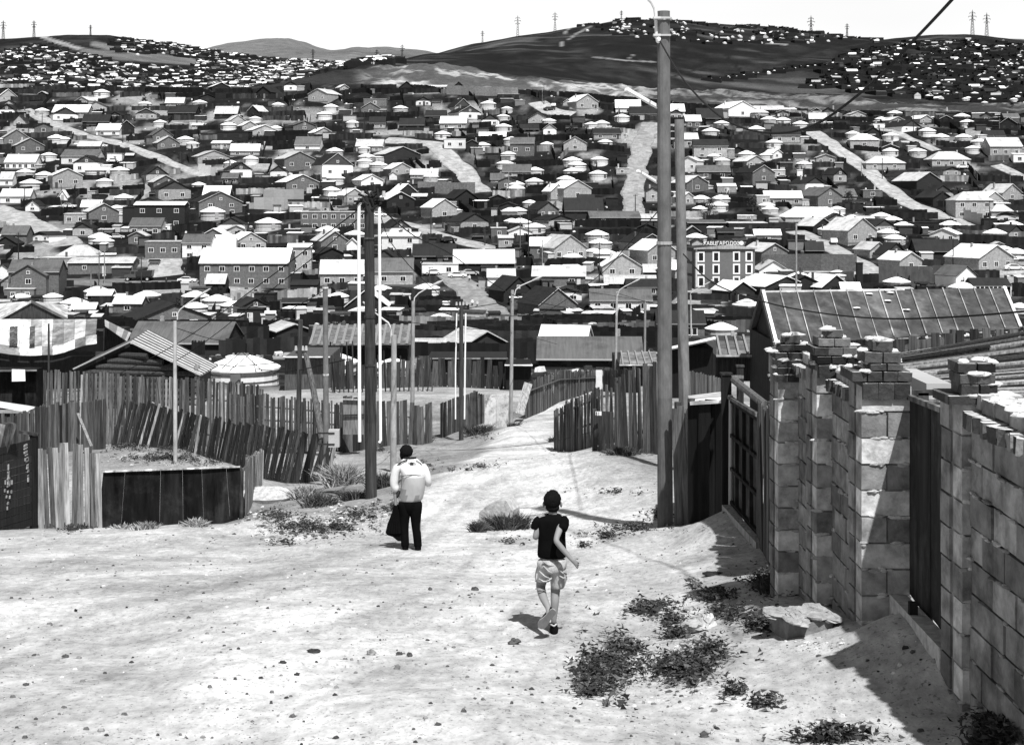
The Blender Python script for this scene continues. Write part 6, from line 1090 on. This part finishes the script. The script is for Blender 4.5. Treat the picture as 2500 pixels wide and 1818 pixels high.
tag(gb.build('gravel', M_stone), 'loose gravel and chips scattered over the dirt', 'gravel', kind='stuff')
M_weed = mat('weed_leaf', .045, .5, (20, 20, 20)); M_dry = mat('dry_grass', .22, .5, (20, 20, 20))
py_big = lambda y_, x_: y_ > 1380 and x_ > 1380
wd = MB()
for cx_, cy_, rx, ry, dn_ in [(1480, 1640, 72, 60, 1), (1530, 1590, 55, 20, .6), (1440, 1690, 40, 20, .6), (1665, 1640, 95, 34, 1), (1735, 1600, 50, 22, .9), (1590, 1492, 62, 22, 1), (1640, 1515, 45, 18, .8), (1745, 1460, 55, 16, .9), (1770, 1500, 60, 16, .8), (1650, 1555, 70, 12, .5), (1880, 1428, 60, 34, 1), (1870, 1530, 70, 22, .9), (1560, 1292, 110, 12, .9), (1480, 1312, 90, 10, .6), (1610, 1262, 40, 20, .8), (1250, 1325, 60, 8, .3), (2440, 1790, 80, 34, 1), (2030, 1805, 130, 10, .8), (1797, 1692, 28, 8, .8), (1860, 1722, 60, 8, .5), (1500, 1552, 30, 8, .5), (1690, 1430, 30, 8, .5), (1170, 1140, 60, 10, .5), (1100, 1150, 60, 8, .4), (820, 1290, 100, 22, 1), (700, 1330, 90, 8, .5), (740, 1290, 90, 22, 1), (960, 1240, 50, 18, .9), (880, 1260, 60, 20, 1), (680, 1260, 60, 22, .8), (1030, 1135, 60, 12, .7), (930, 1100, 50, 14, .8), (420, 1095, 110, 18, 1.6), (310, 1088, 60, 16, 2), (400, 1120, 120, 14, 1.4), (500, 1128, 60, 10, 1.2), (1500, 1200, 110, 14, .4), (1290, 1180, 90, 12, .25), (170, 1295, 60, 8, .9), (1420, 1335, 50, 6, .5), (1540, 1110, 70, 8, .9), (1370, 1100, 20, 12, .6), (1270, 1035, 20, 8, .8), (1180, 1065, 40, 12, .8)]:
    for _ in range(int(rx * ry * .22 * dn_ * (1.35 if py_big(cy_, cx_) else 1))):
        a = random.uniform(0, 6.28); q = abs(random.gauss(0, .55)); px = cx_ + rx * q * math.cos(a); py = cy_ + ry * q * math.sin(a)
        if vnoise(np.array(px / 14.), np.array(py / 6.), 8) < .4: continue
        D0 = 5 if py > 1295 else (18 if py > 1200 else 34); P = gp(px, py, D0, 200); s = random.uniform(.009, .022) * (1 + P.y / 50)
        for k_ in range(5):
            c = P + Vector((random.gauss(0, .03), random.gauss(0, .04), random.uniform(0, .09))); v = [Vector((random.gauss(0, s), random.gauss(0, s), random.gauss(0, s * .5))) for _ in range(3)]; wd.poly([c + w_ for w_ in v], random.choice([.3, .5, .8, 1.2, 2.2]))
tag(wd.build('ground_weeds', M_weed), 'low dark weeds spreading over the dirt', 'weeds', kind='stuff')
def bush(px, py, wpx, hpx, label, n=320, dry=0, Dm=18):
    n = int(n * 1.8)
    P = gp(px, py, Dm, 200); s = P.y / F; mb = MB()
    for _ in range(n):
        b = Vector((random.gauss(0, wpx * s * .22), random.gauss(0, wpx * s * .15), -.02)); l = hpx * s * random.uniform(.15, .9); d = Vector((b.x * .9 / (wpx * s) + random.gauss(0, .45), random.gauss(0, .3), 1)).normalized(); w_ = random.uniform(.004, .010) * (1 + P.y / 45); side = d.cross(Vector((random.random() - .5, random.random() - .5, 0))).normalized() * w_
        m_ = b + d * l * .6 + Vector((0, 0, 0)); tip = b + d * l + Vector((d.x * l * .3, 0, -.1 * l)); t = random.uniform(.5, 1.8); mb.poly([b - side, b + side, m_ + side * .8, m_ - side * .8], t); mb.poly([m_ - side * .8, m_ + side * .8, tip], t)
    o = mb.build('bush' if not dry else 'dry_grass_tuft', M_dry if dry else M_weed, None); o.location = P; tag(o, label, 'plant'); return o
for a in [(745, 1215, 60, 50, 'dry grass tuft at the foot of the battered pole', 350, 1), (835, 1185, 70, 80, 'tall dry grass beside the white-piped pole', 800, 1), (780, 1235, 70, 45, 'dark bush between the battered and the white-piped pole', 400, 0), (860, 1220, 50, 40, 'small dark bush left of the white-piped pole', 250, 0), (935, 1190, 50, 55, 'dark bush behind the white-piped pole', 350, 0), (700, 1165, 90, 45, 'dry grass along the foot of the leaning fence', 350, 1),
          (1166, 1298, 26, 45, 'dark tuft at the left of the concrete block', 220, 0), (1240, 1290, 80, 60, 'dark bush in front of the concrete block', 700, 0), (300, 1290, 50, 22, 'weed tuft at the left foot of the black sheet fence', 160, 1), (355, 1292, 50, 32, 'larger weed tuft before the black sheet fence', 220, 1), (480, 1285, 50, 34, 'dry weed tuft before the middle of the black sheet fence', 220, 1), (190, 1292, 60, 22, 'dark weeds at the foot of the pale board fence', 200, 0),
          (1520, 1108, 60, 30, 'bush at the foot of the tall uneven fence', 400, 0), (1480, 1098, 40, 24, 'small bush beside the number plate gate', 220, 0), (1590, 1100, 60, 26, 'dark bush just left of the tallest pole', 350, 0), (1025, 1080, 50, 34, 'rounded dark bush before the broken-topped fence', 350, 0), (1170, 1058, 70, 34, 'bush before the plank fence at the road bend', 450, 0), (1252, 1040, 24, 16, 'small bush at the foot of the lamp pole by the pale board', 120, 0), (1355, 1078, 26, 22, 'small bush at the near end of the stick fence', 160, 0), (330, 1075, 80, 16, 'ragged weeds behind the pale boards', 250, 0)]: bush(*a)
o = bush(1905, 1440, 90, 45, 'dark weeds beside the farthest block pillar', 600, 0, 10); bush(2440, 1810, 120, 40, 'dark weed clump in the bottom right corner', 500, 0, 6)
# ------------------------------------------------------------------ the two people
M_hair = mat('black_hair', .006, .3, (40, 40, 40), rough=.9, spec=.06, bump=.8); M_nylon = mat('jacket_nylon', 1, .10, (5, 5, 3), rough=.55, bump=.5); M_jers = mat('black_jersey', .004, .3, (8, 8, 8), bump=.3, spec=.03, rough=1); M_khaki = mat('khaki_cotton', 1, .30, (14, 14, 5), bump=.9, blotch=-.25, k=7); M_sole = mat('shoe_rubber', 1, .2, (20, 20, 20))
def skin_mesh(name, chains, parent, m, tone=.35, sub=2):
    """chains: lists of (x, y, z, radius); a chain whose first point equals an earlier one grows from it"""
    V, Rr, E, idx = [], [], [], {}
    for ch in chains:
        pv = None
        for x, y, z, r in ch:
            k_ = (round(x, 4), round(y, 4), round(z, 4))
            if k_ not in idx: idx[k_] = len(V); V.append((x, y, z)); Rr.append(r)
            i = idx[k_]
            if pv is not None: E.append((pv, i))
            pv = i
    me = bpy.data.meshes.new(name); me.from_pydata(V, E, []); a = me.attributes.new('tone', 'FLOAT', 'POINT'); a.data.foreach_set('value', [tone] * len(V)); me.materials.append(m)
    o = bpy.data.objects.new(name, me); COL.objects.link(o); o.parent = parent; md = o.modifiers.new('skin', 'SKIN'); md.use_smooth_shade = True
    if not me.skin_vertices: 
        bpy.context.view_layer.objects.active = o
    for i, r in enumerate(Rr): me.skin_vertices[0].data[i].radius = r if isinstance(r, tuple) else (r, r)
    me.skin_vertices[0].data[0].use_root = True; s_ = o.modifiers.new('sub', 'SUBSURF'); s_.levels = sub; s_.render_levels = sub
    bpy.context.view_layer.update(); dg = bpy.context.evaluated_depsgraph_get(); ev = o.evaluated_get(dg); nm = bpy.data.meshes.new_from_object(ev)
    if 'tone' in nm.attributes: nm.attributes.remove(nm.attributes['tone'])
    a = nm.attributes.new('tone', 'FLOAT', 'POINT'); a.data.foreach_set('value', [tone] * len(nm.vertices)); o.modifiers.clear(); o.data = nm
    if not nm.materials: nm.materials.append(m)
    nm.polygons.foreach_set('use_smooth', [True] * len(nm.polygons)); return o
def hand(w, d, side, up, s=1., curl=.5):
    """finger chains: w wrist, d direction of the hand, side across the knuckles towards the thumb, up = back of the hand"""
    w = Vector(w); d = Vector(d).normalized(); side = Vector(side).normalized(); up = Vector(up).normalized(); ch = []; palm = w + d * .045 * s; ch.append([(*w, .019 * s), (*palm, .027 * s)])
    for i, l in enumerate((.066, .074, .070, .055)):
        o_ = (1.5 - i) * .019 * s; k = palm + d * .04 * s + side * o_; a = k + (d * math.cos(curl) - up * math.sin(curl)) * l * .5 * s; c = a + (d * math.cos(curl * 2.4) - up * math.sin(curl * 2.4)) * l * .5 * s
        ch.append([(*palm, .027 * s), (*k, .0095 * s), (*a, .0085 * s), (*c, .0065 * s)])
    t0 = palm + side * .028 * s - d * .015 * s; t1 = t0 + (side * .7 + d * .7 - up * .2).normalized() * .035 * s; t2 = t1 + (d * .9 - up * .5).normalized() * .028 * s; ch.append([(*palm, .027 * s), (*t0, .012 * s), (*t1, .010 * s), (*t2, .0075 * s)]); return ch
def wrap(name, rings, m, parent, n=20, tone=1., wr=.03, sub=1, cap=True):
    mb = MB(); mb.loft(rings, n, tone, wr, cap); return mb.build(name, m, parent, smooth=True, sub=sub)
def retone(o, f):
    me = o.data; a = me.attributes['tone']; me.update()
    for p in me.polygons: a.data[p.index].value *= f(p.center)
def sleeve(mb, pts, rs, tone, n=12): mb.tube(pts, rs, n, tone)
# --- stooping man in a pale jacket
P = gp(1003, 1342, 15, 40); S = P.y / 22.6; mk = 1.0
man = thing('person', 'stooping man in pale jacket and black trousers carrying a dark coat', 'person', P, 0); mx_ = lambda X: (X - 530) * .001263; mz = lambda Y: (1460 - Y) * .001263
hd = (mx_(462), .14, mz(235)); pel = (0, -.01, .86)
lw = (mx_(335), .0, mz(855)); rw = (mx_(752), .16, mz(625))
chains = [[(*pel, .13), (.005, 0, 1.0, .12), (.01, -.03, 1.2, .13), (0, -.02, 1.33, .12), (-.02, .07, 1.42, .06), (-.05, .11, 1.475, .055), (hd[0], hd[1], hd[2] - .02, .085), (hd[0] - .005, hd[1] + .01, hd[2] + .06, .08)],
          [(0, -.02, 1.33, .12), (-.19, -.01, 1.34, .055), (-.265, -.03, 1.07, .042), (*lw, .024)], [(0, -.02, 1.33, .12), (.19, -.01, 1.34, .055), (.275, -.05, 1.12, .04), (*rw, .024)],
          [(*pel, .13), (-.09, 0, .78, .085), (-.115, .02, .44, .055), (-.11, -.02, .09, .04), (-.11, .10, .035, .032)], [(*pel, .13), (.09, 0, .78, .085), (.115, .01, .44, .055), (.125, -.02, .09, .04), (.13, .10, .035, .032)],
          [(hd[0], hd[1], hd[2] - .02, .085), (hd[0] - .01, hd[1] + .10, hd[2] - .035, .014)]]
chains += hand(lw, (.0, .05, -1), (0, 1, 0), (-1, 0, 0), 1.05, .9) + hand(rw, (-.1, .9, .1), (-1, 0, .3), (0, 0, 1), 1.0, .5)
skin_mesh('body', chains, man, M_skin, .22)
mb = MB(); mb.sphere((hd[0] + .004, hd[1] - .012, hd[2] + .028), (.108, .118, .108), 22, 15, 1, .13); mb.sphere((hd[0] - .045, hd[1] + .0, hd[2] - .04), (.062, .09, .07), 12, 8, 1, .1); mb.build('hair', M_hair, man, smooth=True)
mb = MB(); mb.sphere((mx_(412), .10, mz(278)), (.018, .022, .032), 9, 7, .40); mb.sphere((hd[0] - .10, hd[1] + .07, hd[2] - .03), (.012, .012, .012), 6, 5, .02); mb.build('ear', M_skin, man, smooth=True)
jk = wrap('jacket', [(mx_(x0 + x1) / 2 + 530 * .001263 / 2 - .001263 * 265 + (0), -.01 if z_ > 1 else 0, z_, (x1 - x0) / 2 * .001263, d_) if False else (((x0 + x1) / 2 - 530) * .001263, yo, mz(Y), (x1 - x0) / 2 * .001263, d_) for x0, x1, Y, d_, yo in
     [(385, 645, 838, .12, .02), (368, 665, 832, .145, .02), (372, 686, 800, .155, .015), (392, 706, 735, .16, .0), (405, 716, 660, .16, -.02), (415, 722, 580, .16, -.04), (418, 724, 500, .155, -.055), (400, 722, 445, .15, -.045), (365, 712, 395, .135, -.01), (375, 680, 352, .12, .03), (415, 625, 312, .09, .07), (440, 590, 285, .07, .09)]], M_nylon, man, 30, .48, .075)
retone(jk, lambda c: (1.15 if c.z > mz(480) else .78) * (.6 if (c.z < mz(690) and -.17 < c.x < -.05) or (c.z < mz(740) and .07 < c.x < .15) else 1))  # paler yoke, darker lower back: shading painted into one fabric; plus stain patches
mb = MB(); sleeve(mb, [(-.165, -.01, 1.385), (-.225, -.015, 1.33), (-.258, -.03, 1.24), (-.268, -.035, 1.14), (-.276, -.035, 1.07), (-.25, -.03, 1.01), (-.235, -.02, .985), (-.215, -.01, .97)], [.06, .080, .068, .076, .066, .072, .062, .045], .5); mb.build('sleeve', M_nylon, man, smooth=True, sub=1)
mb = MB(); sleeve(mb, [(.165, -.01, 1.385), (.215, -.02, 1.33), (.255, -.035, 1.25), (.272, -.04, 1.17), (.285, -.04, 1.11), (.285, .0, 1.07), (.28, .07, 1.045)], [.06, .075, .062, .068, .055, .058, .04], .55); mb.build('sleeve', M_nylon, man, smooth=True, sub=1)
mb = MB(); mb.tube([(-.05, -.045, 1.47), (-.15, -.05, 1.435), (-.235, -.06, 1.36), (-.31, -.05, 1.2), (-.325, -.045, 1.05)], .012, 6, .012); mb.tube([(-.115, .06, 1.488), (-.08, .02, 1.492), (-.02, .0, 1.495), (.04, .02, 1.492), (.08, .06, 1.485)], .014, 6, .012); mb.tube([(.08, -.03, 1.46), (.15, -.04, 1.42), (.22, -.055, 1.35)], .007, 6, .012)
mb.tube([(-.138, -.165, mz(490)), (-.09, -.195, mz(476)), (-.01, -.208, mz(466)), (.07, -.20, mz(466)), (.14, -.18, mz(476)), (.21, -.13, mz(484))], .0055, 6, .012); mb.tube([(-.135, -.165, mz(490)), (-.142, -.15, mz(560)), (-.14, -.15, mz(640))], .004, 6, .05); mb.build('piping', M_black if False else M_cloth, man)
mb = MB(); 
for x_, w_, z_ in ((540, .016, 322), (550, .05, 331), (538, .03, 327), (562, .022, 326)): mb.box((mx_(x_), -.085 - (z_ - 322) * .002, mz(z_)), (w_, .03, .006), .03)
mb.build('back_emblem', M_cloth, man)
wrap('undersleeve', [(mx_(372), -.01, mz(690), .045, .045), (mx_(360), 0, mz(740), .04, .04), (mx_(345), 0, mz(800), .032, .034)], M_cloth, man, 12, .03, .02)
for sx_, kn, an in ((-1, (mx_(440), .02), (mx_(458), -.015)), (1, (mx_(592), .01), (mx_(622), -.02))):
    wrap('trouser_leg', [(sx_ * .085 - .01, 0, mz(815), .115, .13), (sx_ * .088 - .01, 0, mz(900), .112, .12), ((kn[0] + sx_ * .08) / 2, .0, mz(1000), .095, .10), (kn[0], kn[1], mz(1120), .078, .085), ((kn[0] + an[0]) / 2, 0, mz(1250), .068, .075), (an[0], an[1], mz(1380), .066, .072), (an[0], an[1], mz(1425), .07, .075)], M_jers, man, 18, 1, .05)
    mb = MB(); mb.loft([(an[0], an[1] + .05, .0, .05, .13), (an[0], an[1] + .05, .03, .052, .135), (an[0], an[1] + .02, .07, .045, .09)], 14, .9); mb.build('shoe', M_jers, man, smooth=True)
wrap('trouser_seat', [(-.01, 0, mz(1010), .02, .06), (-.01, 0, mz(940), .16, .125), (-.012, 0, mz(860), .185, .14), (-.012, 0, mz(800), .18, .14)], M_jers, man, 20, 1, .02)
coat = thing('carried_coat', 'dark coat hanging from the stooping man\'s left hand', 'coat', P + Vector((lw[0], lw[1], lw[2])), 0); mb = MB(); C0 = Vector(lw)
pr = [(mx_(322), mz(880)), (mx_(352), mz(885)), (mx_(385), mz(960)), (mx_(430), mz(1100)), (mx_(455), mz(1320)), (mx_(405), mz(1338)), (mx_(365), mz(1336)), (mx_(300), mz(1282)), (mx_(235), mz(1262)), (mx_(207), mz(1232)), (mx_(232), mz(1120)), (mx_(290), mz(970))]
pr = [(a - C0.x, b - C0.z) for a, b in pr]; mb.prism(pr, -.045, .045, 'y', 1); 
for q in range(5): mb.tube([(pr[0][0] + .01 * q, -.05 + .02 * q, pr[0][1]), (pr[8][0] * (1 - q * .2) + pr[5][0] * q * .2 + .02, -.055, pr[8][1] + .03)], [.012, .03], 6, 1)
mb.build('cloth', M_jers, coat, smooth=False)
# --- running boy
P = gp(1347, 1545, 8, 20); boy = thing('person', 'running boy in black T-shirt and khaki shorts seen from behind', 'person', P, 0)
bx_ = lambda X: (X - 390) * .000909; bz = lambda Y: (1590 - Y) * .000909
hd = (bx_(398), .03, bz(212)); pel = (bx_(392), 0, .70); ch_ = (bx_(392), .01, bz(420))
rel = (bx_(425), -.20, bz(560)); rwr = (bx_(595), -.22, bz(757)); lel = (bx_(215), -.03, bz(585)); lwr = (bx_(235), .17, bz(520))
lk = (bx_(270), .10, bz(1125)); la = (bx_(352), -.22, bz(1262)); rk = (bx_(428), .03, bz(1160)); ra = (bx_(410), .0, bz(1480))
chains = [[(*pel, .10), (bx_(392), 0, .82, .09), (*ch_, .095), (bx_(400), .01, bz(345), .045), (bx_(404), .015, bz(305), .042), (hd[0], hd[1], hd[2] - .01, .07), (hd[0], hd[1], hd[2] + .045, .062)],
          [(*ch_, .095), (bx_(510), .0, bz(380), .04), (*rel, .030), ((rel[0] + rwr[0]) / 2, (rel[1] + rwr[1]) / 2, (rel[2] + rwr[2]) / 2, .028), (*rwr, .019)], [(*ch_, .095), (bx_(268), .0, bz(380), .04), (*lel, .030), (*lwr, .02)],
          [(*pel, .10), (bx_(330), .03, bz(900), .075), (*lk, .048), ((lk[0] + la[0]) / 2 - .012, (lk[1] + la[1]) / 2, (lk[2] + la[2]) / 2, .044), (*la, .028), (bx_(345), -.25, bz(1330), .026)],
          [(*pel, .10), (bx_(455), .01, bz(900), .078), (*rk, .048), (bx_(422), -.01, bz(1260), .044), (*ra, .026), (bx_(418), .07, .03, .026)], [(hd[0], hd[1], hd[2] - .01, .07), (hd[0], hd[1] + .09, hd[2] - .015, .012)]]
chains += hand(rwr, (bx_(650) - rwr[0], .02, bz(812) - rwr[2]), (.2, .1, .9), (0, -1, .2), .82, .75) + hand(lwr, (.1, .7, .7), (1, 0, 0), (-.3, -.7, .5), .8, .9)
skin_mesh('body', chains, boy, M_skin, .21)
mb = MB(); mb.sphere((hd[0] - .001, hd[1] - .012, hd[2] + .024), (.084, .094, .094), 22, 15, 1, .10); mb.sphere((hd[0], hd[1] - .03, hd[2] - .045), (.068, .055, .05), 14, 9, 1.3, .03); mb.build('hair', M_hair, boy, smooth=True)
for s_ in (-1, 1): mb = MB(); mb.sphere((hd[0] + s_ * .084, hd[1] + .005, hd[2] - .025), (.012, .02, .028), 9, 7, .16); mb.build('ear', M_skin, boy, smooth=True)
wrap('t_shirt', [(bx_(391), 0, bz(795), .135, .10), (bx_(392), 0, bz(772), .141, .105), (bx_(392), 0, bz(690), .138, .105), (bx_(390), 0, bz(590), .130, .105), (bx_(388), 0, bz(480), .138, .105), (bx_(388), .0, bz(410), .155, .10), (bx_(388), .005, bz(370), .148, .088), (bx_(392), .01, bz(345), .10, .07), (bx_(402), .015, bz(328), .055, .052)], M_jers, boy, 26, 1, .035)
mb = MB(); sleeve(mb, [(bx_(295), 0, bz(385)), (bx_(235), 0, bz(410)), (bx_(212), -.01, bz(480)), (bx_(212), -.01, bz(492))], [.055, .055, .048, .04], 1); mb.build('shirt_sleeve', M_jers, boy, smooth=True, sub=1)
mb = MB(); sleeve(mb, [(bx_(490), 0, bz(380)), (bx_(530), -.02, bz(400)), (bx_(505), -.09, bz(455)), (bx_(490), -.12, bz(478))], [.055, .058, .052, .046], 1); mb.build('shirt_sleeve', M_jers, boy, smooth=True, sub=1)
wrap('shorts', [(bx_(395), 0, bz(955), .05, .10), (bx_(392), 0, bz(915), .142, .125), (bx_(393), 0, bz(850), .146, .125), (bx_(393), 0, bz(785), .136, .112)], M_khaki, boy, 24, .40, .05)
wrap('shorts_leg', [(bx_(300), .085, bz(1066), .070, .078), (bx_(300), .085, bz(1056), .078, .085), (bx_(300), .07, bz(1000), .082, .09), (bx_(318), .05, bz(930), .084, .10), (bx_(335), .02, bz(860), .085, .10)], M_khaki, boy, 20, .42, .09)
wrap('shorts_leg', [(bx_(450), .02, bz(1122), .058, .07), (bx_(452), .02, bz(1110), .066, .078), (bx_(462), .02, bz(1040), .080, .09), (bx_(466), .015, bz(960), .082, .10), (bx_(458), .01, bz(880), .085, .105)], M_khaki, boy, 20, .36, .09)
mb = MB()
for a, b in (((255, 905), (375, 985)), ((300, 850), (400, 930)), ((470, 955), (545, 970)), ((460, 880), (540, 935)), ((232, 930), (220, 1010)), ((290, 800), (420, 850)), ((330, 1000), (385, 975)), ((250, 985), (350, 1010))): mb.tube([(bx_(a[0]), -.105, bz(a[1])), (bx_((a[0] + b[0]) / 2), -.128, bz((a[1] + b[1]) / 2 + 8)), (bx_(b[0]), -.11, bz(b[1]))], .008, 6, .36)
mb.build('fold', M_khaki, boy, smooth=True)
# shoes: the lifted left shoe shows its sole
mb = MB(); c = Vector((bx_(335), -.285, bz(1345))); ax = Vector((bx_(262) - bx_(405), .03, bz(1432) - bz(1258))).normalized(); nr_ = Vector((-.15, -1, -.25)); nr_ = (nr_ - ax * nr_.dot(ax)).normalized(); sd_ = ax.cross(nr_); rr = []
outl = [(-.112, .0), (-.108, .024), (-.08, .034), (-.03, .030), (.02, .036), (.06, .046), (.095, .040), (.118, .018), (.122, 0), (.118, -.02), (.092, -.042), (.05, -.044), (.0, -.032), (-.05, -.030), (-.09, -.030), (-.108, -.018)]
lo = [c + ax * a + sd_ * b for a, b in outl]; hi = [p - nr_ * .022 for p in lo]; mb.poly(lo, .13); mb.poly(hi[::-1], .1)
for i in range(len(lo)): j = (i + 1) % len(lo); mb.poly([lo[i], lo[j], hi[j], hi[i]], .25)
mb.build('shoe_sole', M_sole, boy); mb = MB(); mb.loft([tuple(c - nr_ * .022 + ax * .0) + (.01, .01)] , 3) if False else None
mb = MB(); mb.tube([c - nr_ * .04 + ax * .10, c - nr_ * .05 + ax * .04, c - nr_ * .06 - ax * .03, c - nr_ * .07 - ax * .085], [.03, .038, .038, .034], 12, .5); mb.build('shoe_upper', M_hair, boy, smooth=True)
mb = MB(); mb.loft([(bx_(415), .045, .0, .040, .105), (bx_(415), .045, .025, .043, .11), (bx_(414), .03, .06, .036, .08), (bx_(412), .0, .10, .032, .042)], 16, .9); mb.build('shoe', M_hair, boy, smooth=True); mb = MB(); mb.tube([(bx_(378), -.035, .095), (bx_(412), -.055, .085), (bx_(440), -.03, .098)], .009, 6, .4); mb.build('shoe_collar', M_cloth, boy, smooth=True)
# ------------------------------------------------------------------ labels for the many alike
LM = [(1620, 640, 'tallest pole'), (1770, 650, 'three-storey block'), (600, 660, 'long white-roofed hall'), (903, 560, 'white-piped pole'), (360, 370, 'left diagonal lane'), (1110, 400, 'winding middle lane'), (1560, 400, 'broad middle lane'), (2130, 420, 'long right-hand lane'), (2097, 675, 'black chimney'), (375, 525, 'black two-storey house'), (790, 515, 'unfinished brick block'),
      (340, 672, 'dump truck'), (2050, 615, 'short right-hand lane'), (1170, 740, 'lower middle lane'), (2380, 490, 'two-storey hipped house'), (1250, 215, 'quarry bank'), (2200, 322, 'narrow upper lane'), (660, 245, 'bare upper slope'), (40, 545, 'left edge lane'), (1350, 265, 'short lane below quarry'), (120, 690, 'gabled brick house'), (1000, 545, 'straight sloping lane'), (820, 400, 'big white gabled house'), (1500, 760, 'long white-walled house'), (1120, 620, 'long white shop roof'), (2460, 700, 'veranda house'), (80, 380, 'five-windowed house'), (2180, 780, 'rusty seam roof'), (330, 820, 'log barn'), (590, 860, 'largest ger'),
      (200, 150, 'left hill scar'), (650, 160, 'left hillside houses'), (2250, 170, 'right hillside'), (1700, 70, 'central hilltop'), (1880, 190, 'dark ravine'), (30, 190, 'left edge hillside'), (1050, 300, 'upper middle gers'), (300, 260, 'upper left warehouse'), (1400, 420, 'paired pale gables'), (1700, 320, 'upper right gers'), (2400, 380, 'right edge lane')]
ORD = ['leftmost', 'second from left', 'third from left', 'fourth from left', 'fifth from left', 'sixth from left', 'seventh from left', 'eighth from left', 'ninth from left', 'tenth from left', 'eleventh from left', 'twelfth from left']
G_ = {}
for o, base, px, py in AUTO:
    d, lx, ly, nm = min(((px - a)**2 + ((py - b) * 1.6)**2, a, b, n) for a, b, n in LM); dx, dy = px - lx, (py - ly) * 1.6; r = math.sqrt(d)
    if r < 28: rel = 'beside the '
    elif abs(dx) > 2.2 * abs(dy): rel = ('right of the ' if dx > 0 else 'left of the ')
    elif abs(dy) > 2.2 * abs(dx): rel = ('below the ' if dy > 0 else 'above the ')
    else: rel = ('below ' if dy > 0 else 'above ') + ('right of the ' if dx > 0 else 'left of the ')
    if r > 110: rel = 'far ' + rel
    G_.setdefault((base, rel + nm), []).append((px, py, o))
for (base, rel), L in G_.items():
    rows_ = sorted(L, key=lambda t: t[0])
    if len(rows_) == 1: rows_[0][2]['label'] = f'{base} {rel}'; continue
    if len(rows_) <= 12:
        for i, (px, py, o) in enumerate(rows_): o['label'] = f'{base} {rel}, {ORD[i] if i < len(rows_) - 1 or i > 11 else "rightmost"}'
    else:
        rows_ = sorted(L, key=lambda t: t[1]); nb = (len(rows_) + 11) // 12; RW = ['top row', 'second row', 'third row', 'fourth row', 'fifth row', 'sixth row', 'seventh row', 'eighth row', 'ninth row', 'tenth row', 'eleventh row', 'lowest row']
        for b in range(nb):
            part = sorted(rows_[b * 12:(b + 1) * 12], key=lambda t: t[0])
            for i, (px, py, o) in enumerate(part): o['label'] = f'{base} {rel}, {RW[min(b, 11)]}, {ORD[i]}'
for o in list(bpy.data.objects):
    l = o.get('label')
    if l and len(l.split()) > 16: o['label'] = l.replace(' from left', '').replace('far ', '')
